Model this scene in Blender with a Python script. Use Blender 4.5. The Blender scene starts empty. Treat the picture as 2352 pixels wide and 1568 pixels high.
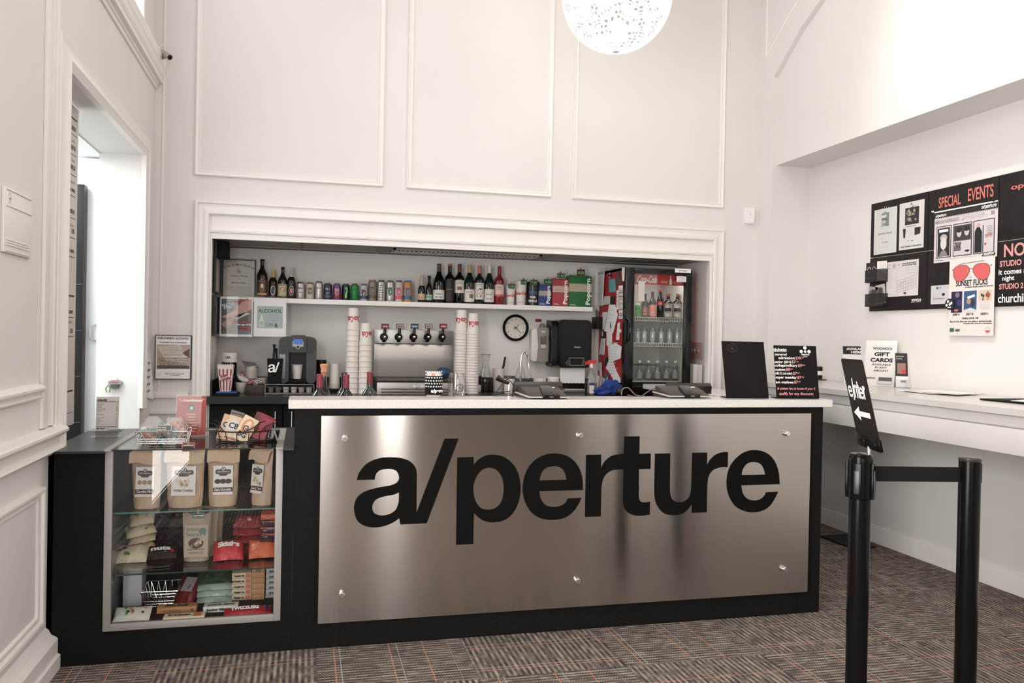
import bpy, bmesh, math, random
from mathutils import Vector, Matrix
random.seed(7)
SC = bpy.context.scene
COL = SC.collection
PI = math.pi

# ------------------------------------------------------------ camera
FPX = 1880.61                       # focal length in pixels of the 2352 x 1568 frame
CAM_H = 1.36
def _basis():
    a = Vector((8600-1176, 915-784, FPX)).normalized()      # world X (along the counter)
    b = Vector((700-1176, 762-784, FPX)).normalized()       # world Y (away from the viewer)
    c = a.cross(b)
    if c.y > 0: c = -c                                      # world Z (up)
    return a, b, c
BX, BY, BZ = _basis()
def _w(v):                           # camera vector (right, down, forward) -> world
    return Vector((BX.dot(v), BY.dot(v), BZ.dot(v)))
cam = bpy.data.cameras.new('camera'); camo = bpy.data.objects.new('camera', cam); COL.objects.link(camo)
cx, cy, cz = _w(Vector((1,0,0))), _w(Vector((0,-1,0))), _w(Vector((0,0,-1)))
camo.matrix_world = Matrix(((cx.x,cy.x,cz.x,0),(cx.y,cy.y,cz.y,0),(cx.z,cy.z,cz.z,CAM_H),(0,0,0,1)))
cam.sensor_width = 36; cam.lens = FPX*36/2352; cam.clip_start = .05
SC.camera = camo
def ray(px, py): return _w(Vector(((px-1176)/FPX, (py-784)/FPX, 1)))
def onY(px, py, Y): w = ray(px,py); return w*(Y/w.y)+Vector((0,0,CAM_H))
def onX(px, py, X): w = ray(px,py); return w*(X/w.x)+Vector((0,0,CAM_H))
def onZ(px, py, Z): w = ray(px,py); return w*((Z-CAM_H)/w.z)+Vector((0,0,CAM_H))

# ------------------------------------------------------------ view, world, big lights
vs = SC.view_settings
vs.view_transform = 'Standard'; vs.look = 'None'; vs.gamma = 1; vs.use_curve_mapping = False
vs.exposure = -0.16
cy_ = SC.cycles
cy_.use_denoising = True
try: cy_.denoiser = 'OPENIMAGEDENOISE'; cy_.denoising_input_passes = 'RGB_ALBEDO_NORMAL'
except Exception: pass
cy_.max_bounces = 10; cy_.diffuse_bounces = 5; cy_.glossy_bounces = 5; cy_.transmission_bounces = 8; cy_.transparent_max_bounces = 16
cy_.caustics_reflective = False; cy_.caustics_refractive = False
cy_.sample_clamp_indirect = 4
world = bpy.data.worlds.new('world'); SC.world = world; world.use_nodes = True
bg = world.node_tree.nodes['Background']; bg.inputs[0].default_value = (.75,.85,1,1); bg.inputs[1].default_value = .6
def area(name, loc, rot, sx, sy, power, col=(1,.95,.9)):
    l = bpy.data.lights.new(name, 'AREA'); l.shape = 'RECTANGLE'; l.size = sx; l.size_y = sy; l.energy = power; l.color = col
    o = bpy.data.objects.new(name, l); o.location = loc; o.rotation_euler = rot; COL.objects.link(o); return o
def point(name, loc, r, power, col=(1,.93,.86)):
    l = bpy.data.lights.new(name, 'POINT'); l.shadow_soft_size = r; l.energy = power; l.color = col
    o = bpy.data.objects.new(name, l); o.location = loc; COL.objects.link(o); return o
def spot(name, loc, to, deg, power, col=(1,.95,.88), r=.05, blend=.6):
    l = bpy.data.lights.new(name, 'SPOT'); l.spot_size = math.radians(deg); l.spot_blend = blend; l.energy = power; l.color = col; l.shadow_soft_size = r
    o = bpy.data.objects.new(name, l); o.location = loc
    o.rotation_euler = (Vector(to)-Vector(loc)).to_track_quat('-Z','Y').to_euler(); COL.objects.link(o); return o
ZC = 4.75                                                  # ceiling height
# area lights added as daylight from an assumed, unseen glazed front behind the viewer
area('assumed_front_light_a', (-.35,-2.95,1.5), (PI/2,0,0), 1.5, 2.4, 66, (1,.98,.955))
area('assumed_front_light_b', (1.05,-2.95,1.5), (PI/2,0,0), .35, 2.4, 24, (1,.98,.955))
# added fill light at the left wall, brightens the wall under the right counter
area('left_fill_light', (-.96,.5,1.35), (PI/2,0,-PI/2), 1.8, 2.3, 235, (1,.975,.94))
# added high fill behind the viewer at right, brightens the left wall
area('right_fill_light', (3.44,-1.3,3.4), (PI/2,0,PI/2), 2.6, 1.3, 62, (1,.965,.92))
# assumed cool light in the kitchen passage left of the counter, then an added fill
area('passage_light', (-1.9,4.9,2.40), (0,0,0), 1.0, 1.0, 60, (.94,.98,1))
area('passage_fill_light', (-2.45,4.5,1.65), (PI/2,0,-PI/2), 1.7, 1.3, 14, (.97,.985,1))  # extra fill towards the wall under the right counter, no window there
# added ceiling lights for the lobby, no such lamps seen
area('added_ceiling_light_a', (.9,1.3,ZC-.05), (0,0,0), 1.6, 1.6, 30, (1,.95,.9))
area('added_ceiling_light_b', (1.6,3.9,ZC-.05), (0,0,0), 1.2, .9, 20, (1,.95,.9))
# assumed, unseen spots washing the raised wall on the right
spot('assumed_spot_a', (1.9,3.2,ZC-.15), (3.5,3.1,3.3), 80, 170)
spot('assumed_spot_b', (2.2,2.2,ZC-.15), (3.8,3.6,1.4), 70, 60)

# ------------------------------------------------------------ materials
def _n(nt, t, **k):
    n = nt.nodes.new(t)
    for a, b in k.items(): setattr(n, a, b)
    return n
def mat(name, col, rough=.5, metal=0, bump=0, bscale=40, vary=.0, vscale=6, trans=0, ior=1.45, alpha=1, emit=0, coat=0, spec=None, sheen=0):
    m = bpy.data.materials.new(name); m.use_nodes = True; nt = m.node_tree
    b = nt.nodes['Principled BSDF']
    c = (*col, 1)
    b.inputs['Base Color'].default_value = c
    b.inputs['Roughness'].default_value = rough; b.inputs['Metallic'].default_value = metal
    b.inputs['IOR'].default_value = ior; b.inputs['Transmission Weight'].default_value = trans
    b.inputs['Alpha'].default_value = alpha; b.inputs['Coat Weight'].default_value = coat
    if spec is not None: b.inputs['Specular IOR Level'].default_value = spec
    if emit: b.inputs['Emission Color'].default_value = c; b.inputs['Emission Strength'].default_value = emit
    if vary or bump:
        tc = _n(nt, 'ShaderNodeTexCoord')
    if vary:
        no = _n(nt, 'ShaderNodeTexNoise'); no.inputs['Scale'].default_value = vscale; no.inputs['Detail'].default_value = 4
        nt.links.new(tc.outputs['Object'], no.inputs['Vector'])
        mx = _n(nt, 'ShaderNodeMixRGB', blend_type='MULTIPLY'); mx.inputs[0].default_value = 1
        cr = _n(nt, 'ShaderNodeValToRGB'); cr.color_ramp.elements[0].position = .3; cr.color_ramp.elements[1].position = .7
        lo = 1-vary; cr.color_ramp.elements[0].color = (lo,lo,lo,1)
        nt.links.new(no.outputs['Fac'], cr.inputs[0]); mx.inputs[1].default_value = c
        nt.links.new(cr.outputs[0], mx.inputs[2]); nt.links.new(mx.outputs[0], b.inputs['Base Color'])
    if bump:
        n2 = _n(nt, 'ShaderNodeTexNoise'); n2.inputs['Scale'].default_value = bscale; n2.inputs['Detail'].default_value = 3
        nt.links.new(tc.outputs['Object'], n2.inputs['Vector'])
        bp = _n(nt, 'ShaderNodeBump'); bp.inputs['Strength'].default_value = bump; bp.inputs['Distance'].default_value = .01
        nt.links.new(n2.outputs['Fac'], bp.inputs['Height']); nt.links.new(bp.outputs[0], b.inputs['Normal'])
    return m
_mc = {}
def C(r, g, b, rough=.5, **k):       # plain colour from 0-255 sRGB, cached
    key = (r,g,b,rough,tuple(sorted(k.items())))
    if key not in _mc:
        f = lambda v: ((v/255+.055)/1.055)**2.4 if v > 10 else v/255/12.92
        _mc[key] = mat('paint_%d_%d_%d' % (r,g,b), (f(r),f(g),f(b)), rough, **k)
    return _mc[key]
def hexc(r, g, b):
    f = lambda v: ((v/255+.055)/1.055)**2.4 if v > 10 else v/255/12.92
    return (f(r),f(g),f(b))
WALL = mat('wall_paint', (.735,.71,.69), .55, bump=.12, bscale=14, vary=.03, vscale=1.3)
TRIM = mat('trim_paint', (.80,.77,.745), .38, bump=.06, bscale=30)
CEIL = mat('ceiling_paint', (.7,.67,.64), .8)
TILE = mat('ceiling_tile', (.42,.39,.375), .9, bump=.5, bscale=160)
LAM = mat('black_laminate', (.0095,.0085,.008), .55, bump=.1, bscale=220, vary=.3, vscale=60, spec=.1)
LAMTOP = mat('black_laminate_top', (.018,.0165,.0155), .3, bump=.15, bscale=200, vary=.2, vscale=80, spec=.35)
BLACK = mat('black_plastic', (.008,.007,.007), .4, spec=.3)
GLOSS = mat('gloss_black', (.006,.0055,.0055), .15, coat=.1, spec=.35)
MATT = mat('matt_black', (.008,.0072,.007), .7, spec=.15)
CHALK = mat('chalkboard_black', (.021,.018,.017), .5, spec=.15, vary=.3, vscale=14)
CHROME = mat('chrome', (.8,.8,.8), .12, metal=1)
ALU = mat('aluminium', (.33,.315,.30), .5, metal=.3, vary=.05, vscale=30)
WHITE = mat('white_plastic', (.75,.73,.71), .4)
PAPER = mat('white_paper', (.82,.80,.79), .7)
INK = mat('black_ink', (.02,.018,.018), .6)
GREY = mat('grey_ink', (.28,.27,.265), .6)
LGREY = mat('light_grey_ink', (.52,.5,.49), .6)
CORAL = mat('coral_chalk', (.62,.17,.14), .8)
PINK = mat('pink_chalk', (.66,.29,.28), .8)
CHW = mat('white_chalk', (.86,.84,.82), .8)
WOOD = mat('brown_wood', (.06,.032,.022), .5, bump=.2, vary=.4, vscale=20)
def glassmat(name, col=(1,1,1), rough=.0, fac=.12, cap=.3):
    m = bpy.data.materials.new(name); m.use_nodes = True; nt = m.node_tree
    nt.nodes.remove(nt.nodes['Principled BSDF']); out = nt.nodes['Material Output']
    t = _n(nt,'ShaderNodeBsdfTransparent'); t.inputs[0].default_value = (*col,1)
    g = _n(nt,'ShaderNodeBsdfGlossy'); g.inputs['Roughness'].default_value = rough
    lw = _n(nt,'ShaderNodeFresnel'); lw.inputs[0].default_value = 1.5
    mu = _n(nt,'ShaderNodeMath', operation='MULTIPLY'); mu.inputs[1].default_value = fac/.04; mu.use_clamp = True
    mx = _n(nt,'ShaderNodeMixShader'); mn = _n(nt,'ShaderNodeMath', operation='MINIMUM'); mn.inputs[1].default_value = cap
    nt.links.new(lw.outputs[0], mu.inputs[0]); nt.links.new(mu.outputs[0], mn.inputs[0]); nt.links.new(mn.outputs[0], mx.inputs[0]); nt.links.new(t.outputs[0], mx.inputs[1]); nt.links.new(g.outputs[0], mx.inputs[2])
    nt.links.new(mx.outputs[0], out.inputs[0]); return m
GLASS = glassmat('clear_glass', (.965,.98,.975), 0, .04)
GLASS2 = glassmat('thin_drinking_glass', (.985,.985,.985), 0, .04)
GLASSF = glassmat('case_front_glass', (.98,.985,.985), 0, .02)
SLEEVE = glassmat('clear_sleeve', (.98,.98,.98), 0, .008)
CLEAR = glassmat('clear_plastic', (.95,.95,.95), .03, .03)
# brushed steel
def steel_mat(name, col, rough, aniso, axis, bands=0.0):
    m = bpy.data.materials.new(name); m.use_nodes = True; nt = m.node_tree; b = nt.nodes['Principled BSDF']
    b.inputs['Base Color'].default_value = (*col,1); b.inputs['Metallic'].default_value = 1
    b.inputs['Roughness'].default_value = rough; b.inputs['Anisotropic'].default_value = aniso
    tg = _n(nt,'ShaderNodeTangent', direction_type='RADIAL', axis=axis); nt.links.new(tg.outputs[0], b.inputs['Tangent']); b.inputs['Anisotropic Rotation'].default_value = .25
    tc = _n(nt,'ShaderNodeTexCoord'); mp = _n(nt,'ShaderNodeMapping'); mp.inputs['Scale'].default_value = (2.5,1,500)
    no = _n(nt,'ShaderNodeTexNoise'); no.inputs['Scale'].default_value = 1; no.inputs['Detail'].default_value = 3
    nt.links.new(tc.outputs['Object'], mp.inputs[0]); nt.links.new(mp.outputs[0], no.inputs['Vector'])
    mr = _n(nt,'ShaderNodeMapRange'); mr.inputs['To Min'].default_value = rough-.01; mr.inputs['To Max'].default_value = rough+.01
    nt.links.new(no.outputs['Fac'], mr.inputs['Value']); nt.links.new(mr.outputs[0], b.inputs['Roughness'])
    if bands:                         # gentle long waves of thin sheet metal
        n2 = _n(nt,'ShaderNodeTexNoise'); n2.inputs['Scale'].default_value = 1; n2.inputs['Detail'].default_value = 1
        m2 = _n(nt,'ShaderNodeMapping'); m2.inputs['Scale'].default_value = (2.2,1,.25)
        nt.links.new(tc.outputs['Object'], m2.inputs[0]); nt.links.new(m2.outputs[0], n2.inputs['Vector'])
        bp = _n(nt,'ShaderNodeBump'); bp.inputs['Strength'].default_value = bands; bp.inputs['Distance'].default_value = .05
        nt.links.new(n2.outputs['Fac'], bp.inputs['Height']); nt.links.new(bp.outputs[0], b.inputs['Normal'])
    return m
STEEL = steel_mat('brushed_steel_sheet', (.46,.425,.40), .17, 1.0, 'Z', 0)
STEEL2 = steel_mat('brushed_steel_appliance', (.50,.475,.455), .42, .3, 'Z', .0)
# quartz worktop
QUARTZ = mat('quartz', (.7,.675,.65), .22, vary=.22, vscale=260)
# carpet tiles
def carpet():
    m = bpy.data.materials.new('carpet_tiles'); m.use_nodes = True; nt = m.node_tree; b = nt.nodes['Principled BSDF']
    L = nt.links.new
    def mth(op, a, c=None, d=None):
        n = _n(nt,'ShaderNodeMath', operation=op)
        for i, v in enumerate((a,c,d)):
            if v is None: continue
            if isinstance(v,(int,float)): n.inputs[i].default_value = v
            else: L(v, n.inputs[i])
        return n.outputs[0]
    tc = _n(nt,'ShaderNodeTexCoord'); sp = _n(nt,'ShaderNodeSeparateXYZ'); L(tc.outputs['Object'], sp.inputs[0])
    T = .625
    U = mth('DIVIDE', mth('SUBTRACT', sp.outputs[0], 1.32-10*T), T); V = mth('DIVIDE', mth('SUBTRACT', sp.outputs[1], 3.16-20*T), T)
    iu, iv = mth('FLOOR', U), mth('FLOOR', V); fu, fv = mth('FRACT', U), mth('FRACT', V)
    par = mth('FLOORED_MODULO', mth('ADD', iu, iv), 2)      # checkerboard
    # tile (1.32..1.945, 3.16..3.785): iu=10, iv=20 -> par 0: coloured lines run along Y, ribs along X
    inv = mth('SUBTRACT', 1, par)
    a = mth('ADD', mth('MULTIPLY', fu, inv), mth('MULTIPLY', fv, par))      # across the coloured lines
    c = mth('ADD', mth('MULTIPLY', fv, inv), mth('MULTIPLY', fu, par))      # across the ribs
    # dashed ribs
    rib = mth('SINE', mth('MULTIPLY', c, 2*PI*26))
    cmb = _n(nt,'ShaderNodeCombineXYZ'); L(mth('MULTIPLY', mth('ADD', a, iu), 9), cmb.inputs[0]); L(mth('MULTIPLY', mth('FLOOR', mth('MULTIPLY', mth('ADD', c, iv), 52)), 3.7), cmb.inputs[1])
    ns = _n(nt,'ShaderNodeTexNoise'); ns.inputs['Scale'].default_value = 1; ns.inputs['Detail'].default_value = 2; L(cmb.outputs[0], ns.inputs['Vector'])
    dash = mth('SINE', mth('ADD', mth('MULTIPLY', a, 2*PI*55), mth('MULTIPLY', mth('FLOOR', mth('MULTIPLY', c, 52)), PI)))
    base = mth('ADD', mth('MULTIPLY', rib, .26), mth('MULTIPLY', dash, .16))
    base = mth('ADD', base, mth('MULTIPLY', mth('SUBTRACT', ns.outputs['Fac'], .5), 1.5))
    fine = _n(nt,'ShaderNodeTexNoise'); fine.inputs['Scale'].default_value = 420; L(tc.outputs['Object'], fine.inputs['Vector'])
    base = mth('ADD', base, mth('MULTIPLY', mth('SUBTRACT', fine.outputs['Fac'], .5), .9))
    val = mth('ADD', mth('MULTIPLY', base, .9), .5)
    cr = _n(nt,'ShaderNodeValToRGB'); e = cr.color_ramp.elements
    e[0].position = .05; e[0].color = (*hexc(38,31,29),1); e[1].position = .95; e[1].color = (*hexc(170,157,145),1)
    k = e.new(.5); k.color = (*hexc(98,87,80),1)
    L(val, cr.inputs[0])
    def line(pos, w): return mth('LESS_THAN', mth('ABSOLUTE', mth('SUBTRACT', a, pos)), w)
    col = cr.outputs[0]
    for pos, w, cc in ((.118,.0036,(204,136,114)), (.49,.0036,(196,128,108)), (.725,.0034,(196,128,106)), (.155,.003,(172,176,178)), (.545,.0028,(160,162,164)), (.90,.002,(140,142,144))):
        mx = _n(nt,'ShaderNodeMixRGB'); L(mth('MULTIPLY', line(pos,w), .85), mx.inputs[0]); L(col, mx.inputs[1]); mx.inputs[2].default_value = (*hexc(*cc),1); col = mx.outputs[0]
    seam = mth('MAXIMUM', mth('LESS_THAN', fu, .006), mth('LESS_THAN', fv, .006))
    mx = _n(nt,'ShaderNodeMixRGB'); L(mth('MULTIPLY', seam, .5), mx.inputs[0]); L(col, mx.inputs[1]); mx.inputs[2].default_value = (*hexc(35,30,27),1); col = mx.outputs[0]
    L(col, b.inputs['Base Color']); b.inputs['Roughness'].default_value = .95
    bp = _n(nt,'ShaderNodeBump'); bp.inputs['Strength'].default_value = .6; bp.inputs['Distance'].default_value = .004; L(val, bp.inputs['Height']); L(bp.outputs[0], b.inputs['Normal'])
    return m
CARPET = carpet()

# ------------------------------------------------------------ mesh builder
class F:                              # a local drawing plane: origin, right, up, outward normal
    def __init__(s, o, u=(1,0,0), v=(0,0,1), flip=False):
        s.o = Vector(o); s.u = Vector(u).normalized(); s.v = Vector(v).normalized(); s.n = s.u.cross(s.v)
    def p(s, x, y, d=0): return s.o+s.u*x+s.v*y+s.n*d
FRONT = ((1,0,0),(0,0,1))             # faces the viewer (-Y)
RIGHTW = ((0,-1,0),(0,0,1))           # on the right wall, faces -X
LEFTW = ((0,1,0),(0,0,1))             # on the left wall, faces +X
TOP = ((1,0,0),(0,1,0))               # lies flat, faces up
_tc = {}
def text_geo(s, bold):
    k = (s, bold)
    if k not in _tc:
        cu = bpy.data.curves.new('t', 'FONT'); cu.body = s; cu.size = 1; cu.offset = bold; cu.resolution_u = 2 if len(s) > 14 else 4
        ob = bpy.data.objects.new('t', cu); COL.objects.link(ob)
        me = bpy.data.meshes.new_from_object(ob)
        vv = [v.co.copy() for v in me.vertices]; ff = [tuple(p.vertices) for p in me.polygons]
        bpy.data.objects.remove(ob); bpy.data.curves.remove(cu); bpy.data.meshes.remove(me)
        x0 = min([v.x for v in vv] or [0]); x1 = max([v.x for v in vv] or [1])
        _tc[k] = (vv, ff, x0, x1)
    return _tc[k]
def fill_polys(polys):
    cu = bpy.data.curves.new('g', 'CURVE'); cu.dimensions = '2D'; cu.fill_mode = 'BOTH'
    for pl in polys:
        sp = cu.splines.new('POLY'); sp.points.add(len(pl)-1); sp.use_cyclic_u = True
        for i, (x, y) in enumerate(pl): sp.points[i].co = (x,y,0,1)
    ob = bpy.data.objects.new('g', cu); COL.objects.link(ob)
    me = bpy.data.meshes.new_from_object(ob)
    vv = [v.co.copy() for v in me.vertices]; ff = [tuple(p.vertices) for p in me.polygons]
    bpy.data.objects.remove(ob); bpy.data.curves.remove(cu); bpy.data.meshes.remove(me)
    return vv, ff
def toward(cx, cy): return -math.atan2(cx, cy)
class MB:
    def __init__(s, M=None): s.bm = bmesh.new(); s.mats = []; s.M = M
    def mi(s, m):
        if m not in s.mats: s.mats.append(m)
        return s.mats.index(m)
    def v(s, p):
        p = Vector(p)
        return s.bm.verts.new(s.M @ p if s.M is not None else p)
    def face(s, vs, m):
        try: f = s.bm.faces.new(vs)
        except ValueError: return None
        f.material_index = s.mi(m); return f
    def box(s, a, b, m, bev=0, seg=2):
        x0,y0,z0 = a; x1,y1,z1 = b
        return s.hexa([(x0,y0,z0),(x1,y0,z0),(x1,y1,z0),(x0,y1,z0),(x0,y0,z1),(x1,y0,z1),(x1,y1,z1),(x0,y1,z1)], m, bev, seg)
    def hexa(s, P, m, bev=0, seg=2):
        V = [s.v(p) for p in P]
        fs = [s.face([V[i] for i in q], m) for q in ((0,3,2,1),(4,5,6,7),(0,1,5,4),(1,2,6,5),(2,3,7,6),(3,0,4,7))]
        if bev:
            ed = list({e for f in fs if f for e in f.edges})
            r = bmesh.ops.bevel(s.bm, geom=ed, offset=bev, segments=seg, affect='EDGES', profile=.6)
            for f in r['faces']: f.material_index = s.mi(m)
        return V
    def fbox(s, f, x0, y0, x1, y1, d0, d1, m, bev=0):
        return s.hexa([f.p(x0,y0,d0),f.p(x1,y0,d0),f.p(x1,y0,d1),f.p(x0,y0,d1),f.p(x0,y1,d0),f.p(x1,y1,d0),f.p(x1,y1,d1),f.p(x0,y1,d1)][::1], m, bev)
    def rect(s, f, x0, y0, x1, y1, m, d=.0006):
        return s.face([s.v(f.p(x0,y0,d)),s.v(f.p(x1,y0,d)),s.v(f.p(x1,y1,d)),s.v(f.p(x0,y1,d))], m)
    def poly(s, f, pts, m, d=.0006): return s.face([s.v(f.p(x,y,d)) for x,y in pts], m)
    def prism(s, f, pts, d0, d1, m, cap=True):
        A = [s.v(f.p(x,y,d0)) for x,y in pts]; B = [s.v(f.p(x,y,d1)) for x,y in pts]; n = len(pts)
        if cap: s.face(A[::-1], m); s.face(B, m)
        for i in range(n): s.face([A[i],A[(i+1)%n],B[(i+1)%n],B[i]], m)
    def disc(s, f, x, y, r, m, d=.0006, n=24, ry=None, r0=0):
        ry = ry or r; P = [(x+r*math.cos(2*PI*i/n), y+ry*math.sin(2*PI*i/n)) for i in range(n)]
        if not r0: return s.poly(f, P, m, d)
        Q = [(x+(r-r0)*math.cos(2*PI*i/n), y+(ry-r0)*math.sin(2*PI*i/n)) for i in range(n)]
        A = [s.v(f.p(a,b,d)) for a,b in P]; B = [s.v(f.p(a,b,d)) for a,b in Q]
        for i in range(n): s.face([A[i],A[(i+1)%n],B[(i+1)%n],B[i]], m)
    def lathe(s, c, prof, m, seg=20, ax=(0,0,1), mats=None, cap=True, scx=1):
        c = Vector(c); ax = Vector(ax).normalized(); t = ax.orthogonal().normalized(); t = Vector((1,0,0)) if abs(ax.z) > .99 else t; u = ax.cross(t)
        R = []
        for r, z in prof:
            R.append([s.v(c+ax*z+(t*math.cos(2*PI*i/seg)*scx+u*math.sin(2*PI*i/seg))*max(r,1e-5)) for i in range(seg)])
        for k in range(len(R)-1):
            mm = mats[k] if mats else m
            for i in range(seg): s.face([R[k][i],R[k][(i+1)%seg],R[k+1][(i+1)%seg],R[k+1][i]], mm)
        if cap:
            s.face(R[0][::-1], mats[0] if mats else m); s.face(R[-1], mats[-1] if mats else m)
    def cyl(s, a, b, r, m, seg=14, r2=None):
        a, b = Vector(a), Vector(b); d = b-a
        s.lathe(a, [(r,0),(r if r2 is None else r2,d.length)], m, seg, d)
    def tube(s, pts, r, m, seg=8, closed=False):
        pts = [Vector(p) for p in pts]; n = len(pts); rings = []; up = None
        for i, p in enumerate(pts):
            a = pts[(i-1)%n] if (closed or i) else p; b = pts[(i+1)%n] if (closed or i < n-1) else p
            d = (b-a).normalized()
            if up is None: up = d.orthogonal().normalized()
            up = (up-d*up.dot(d)); up = up.normalized() if up.length > 1e-6 else d.orthogonal().normalized()
            w = d.cross(up)
            rr = r[i] if isinstance(r,(list,tuple)) else r
            rings.append([s.v(p+(up*math.cos(2*PI*k/seg)+w*math.sin(2*PI*k/seg))*rr) for k in range(seg)])
        for i in range(n if closed else n-1):
            A, B = rings[i], rings[(i+1)%n]
            for k in range(seg): s.face([A[k],A[(k+1)%seg],B[(k+1)%seg],B[k]], m)
        if not closed: s.face(rings[0][::-1], m); s.face(rings[-1], m)
    def text(s, f, t, x, y, h, m, align='l', bold=.0, d=.0009, w=None, shear=0):
        """h = cap height; y = baseline; w = forced width"""
        vv, ff, x0, x1 = text_geo(t, bold); k = h/.73; kx = k if w is None else w/max(x1-x0,1e-6)
        off = {'l':-x0*kx,'c':-(x0+x1)/2*kx,'r':-x1*kx}[align]
        V = [s.v(f.p(x+off+v.x*kx+v.y*k*shear, y+v.y*k, d)) for v in vv]
        for q in ff: s.face([V[i] for i in q], m)
    def ctext(s, cx, cy, r, t, z, h, m, phi=0, bold=0, w=None, r2=None, hz=None):
        """text wrapped on an upright cylinder (or cone: r at z, r2 at z+hz)"""
        vv, ff, x0, x1 = text_geo(t, bold); k = h/.73; kx = k if w is None else w/max(x1-x0,1e-6); V = []
        for v in vv:
            rr = r if r2 is None else r+(r2-r)*(v.y*k)/hz
            a = phi+(v.x-(x0+x1)/2)*kx/rr; V.append(s.v((cx+(rr+.0007)*math.sin(a), cy-(rr+.0007)*math.cos(a), z+v.y*k)))
        for q in ff: s.face([V[i] for i in q], m)
    def cband(s, cx, cy, r, a0, a1, z0, z1, m, r2=None, n=10, e=.0004):
        r2 = r if r2 is None else r2; P = []
        for i in range(n+1):
            a = a0+(a1-a0)*i/n
            P.append((s.v((cx+(r+e)*math.sin(a),cy-(r+e)*math.cos(a),z0)), s.v((cx+(r2+e)*math.sin(a),cy-(r2+e)*math.cos(a),z1))))
        for p, q in zip(P, P[1:]): s.face([p[0],q[0],q[1],p[1]], m)
    def coval(s, cx, cy, r, phi, zc, rx, rz, m, n=16, e=.0008):
        s.face([s.v((cx+(r+e)*math.sin(phi+rx/r*math.cos(2*PI*i/n)), cy-(r+e)*math.cos(phi+rx/r*math.cos(2*PI*i/n)), zc+rz*math.sin(2*PI*i/n))) for i in range(n)], m)
    def geo(s, f, g, x, y, kx, ky, m, d=.0009, cyl=None):
        V = [s.v(f.p(x+v.x*kx, y+v.y*ky, d)) for v in g[0]]
        for q in g[1]: s.face([V[i] for i in q], m)
    def build(s, name, parent=None, loc=None, smooth=40, mods=None):
        bm = s.bm; bmesh.ops.recalc_face_normals(bm, faces=list(bm.faces)); bm.normal_update()
        if smooth:
            a = math.radians(smooth)
            for f_ in bm.faces: f_.smooth = True
            for e in bm.edges:
                e.smooth = not (len(e.link_faces) != 2 or e.calc_face_angle(0) > a)
        if parent is None:
            if loc is None:
                xs = [v.co.x for v in bm.verts]; ys = [v.co.y for v in bm.verts]; zs = [v.co.z for v in bm.verts]
                loc = ((min(xs)+max(xs))/2,(min(ys)+max(ys))/2,min(zs))
            off = Vector(loc)
        else: off = Vector(parent['_o'])
        bmesh.ops.translate(bm, verts=bm.verts, vec=-off)
        me = bpy.data.meshes.new(name); bm.to_mesh(me); bm.free()
        for m in s.mats: me.materials.append(m)
        o = bpy.data.objects.new(name, me); COL.objects.link(o)
        if parent is None: o.location = off; o['_o'] = tuple(off)
        else:
            o['_o'] = tuple(off); o.parent = parent
            if parent.type == 'MESH' and parent.parent: o['_o'] = parent['_o']
        return o
def tag(o, label, cat, group=None):
    o['label'] = label; o['category'] = cat
    if group: o['group'] = group
    return o
def T(name, label, cat, loc, group=None):
    o = bpy.data.objects.new(name, None); COL.objects.link(o); o.location = loc; o['_o'] = tuple(loc); o.empty_display_size = .05
    return tag(o, label, cat, group)
def struct(name, mb, smooth=40):
    o = mb.build(name, smooth=smooth); o['kind'] = 'structure'; return o
def frame_sweep(mb, f, x0, y0, x1, y1, prof, m, closed=True):
    """profile [(inset, depth)] swept round a rectangle with mitred corners (open at the bottom when closed is False)"""
    R = []
    for t, d in prof:
        if closed: P = [(x0+t,y0+t),(x0+t,y1-t),(x1-t,y1-t),(x1-t,y0+t)]
        else: P = [(x0+t,y0),(x0+t,y1-t),(x1-t,y1-t),(x1-t,y0)]
        R.append([mb.v(f.p(x,y,d)) for x,y in P])
    for a, b in zip(R, R[1:]):
        for i in range(4 if closed else 3): mb.face([a[i],b[i],b[(i+1)%4],a[(i+1)%4]], m)
def smooth_path(pts, n=6):
    """closed outline: (x,y) smooth, (x,y,1) corner"""
    N = len(pts); out = []
    for i in range(N):
        p1 = pts[i]; p2 = pts[(i+1)%N]
        p0 = pts[i-1] if len(p1) < 3 else p1; p3 = pts[(i+2)%N] if len(p2) < 3 else p2
        if len(p1) == 3 and len(p2) == 3: out.append(p1[:2]); continue
        for k in range(n):
            t = k/n; q = []
            for j in (0,1):
                a,b,c,d = p0[j],p1[j],p2[j],p3[j]
                q.append(.5*(2*b+(c-a)*t+(2*a-5*b+4*c-d)*t*t+(3*b-a-3*c+d)*t**3))
            out.append(tuple(q))
    return out

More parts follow.
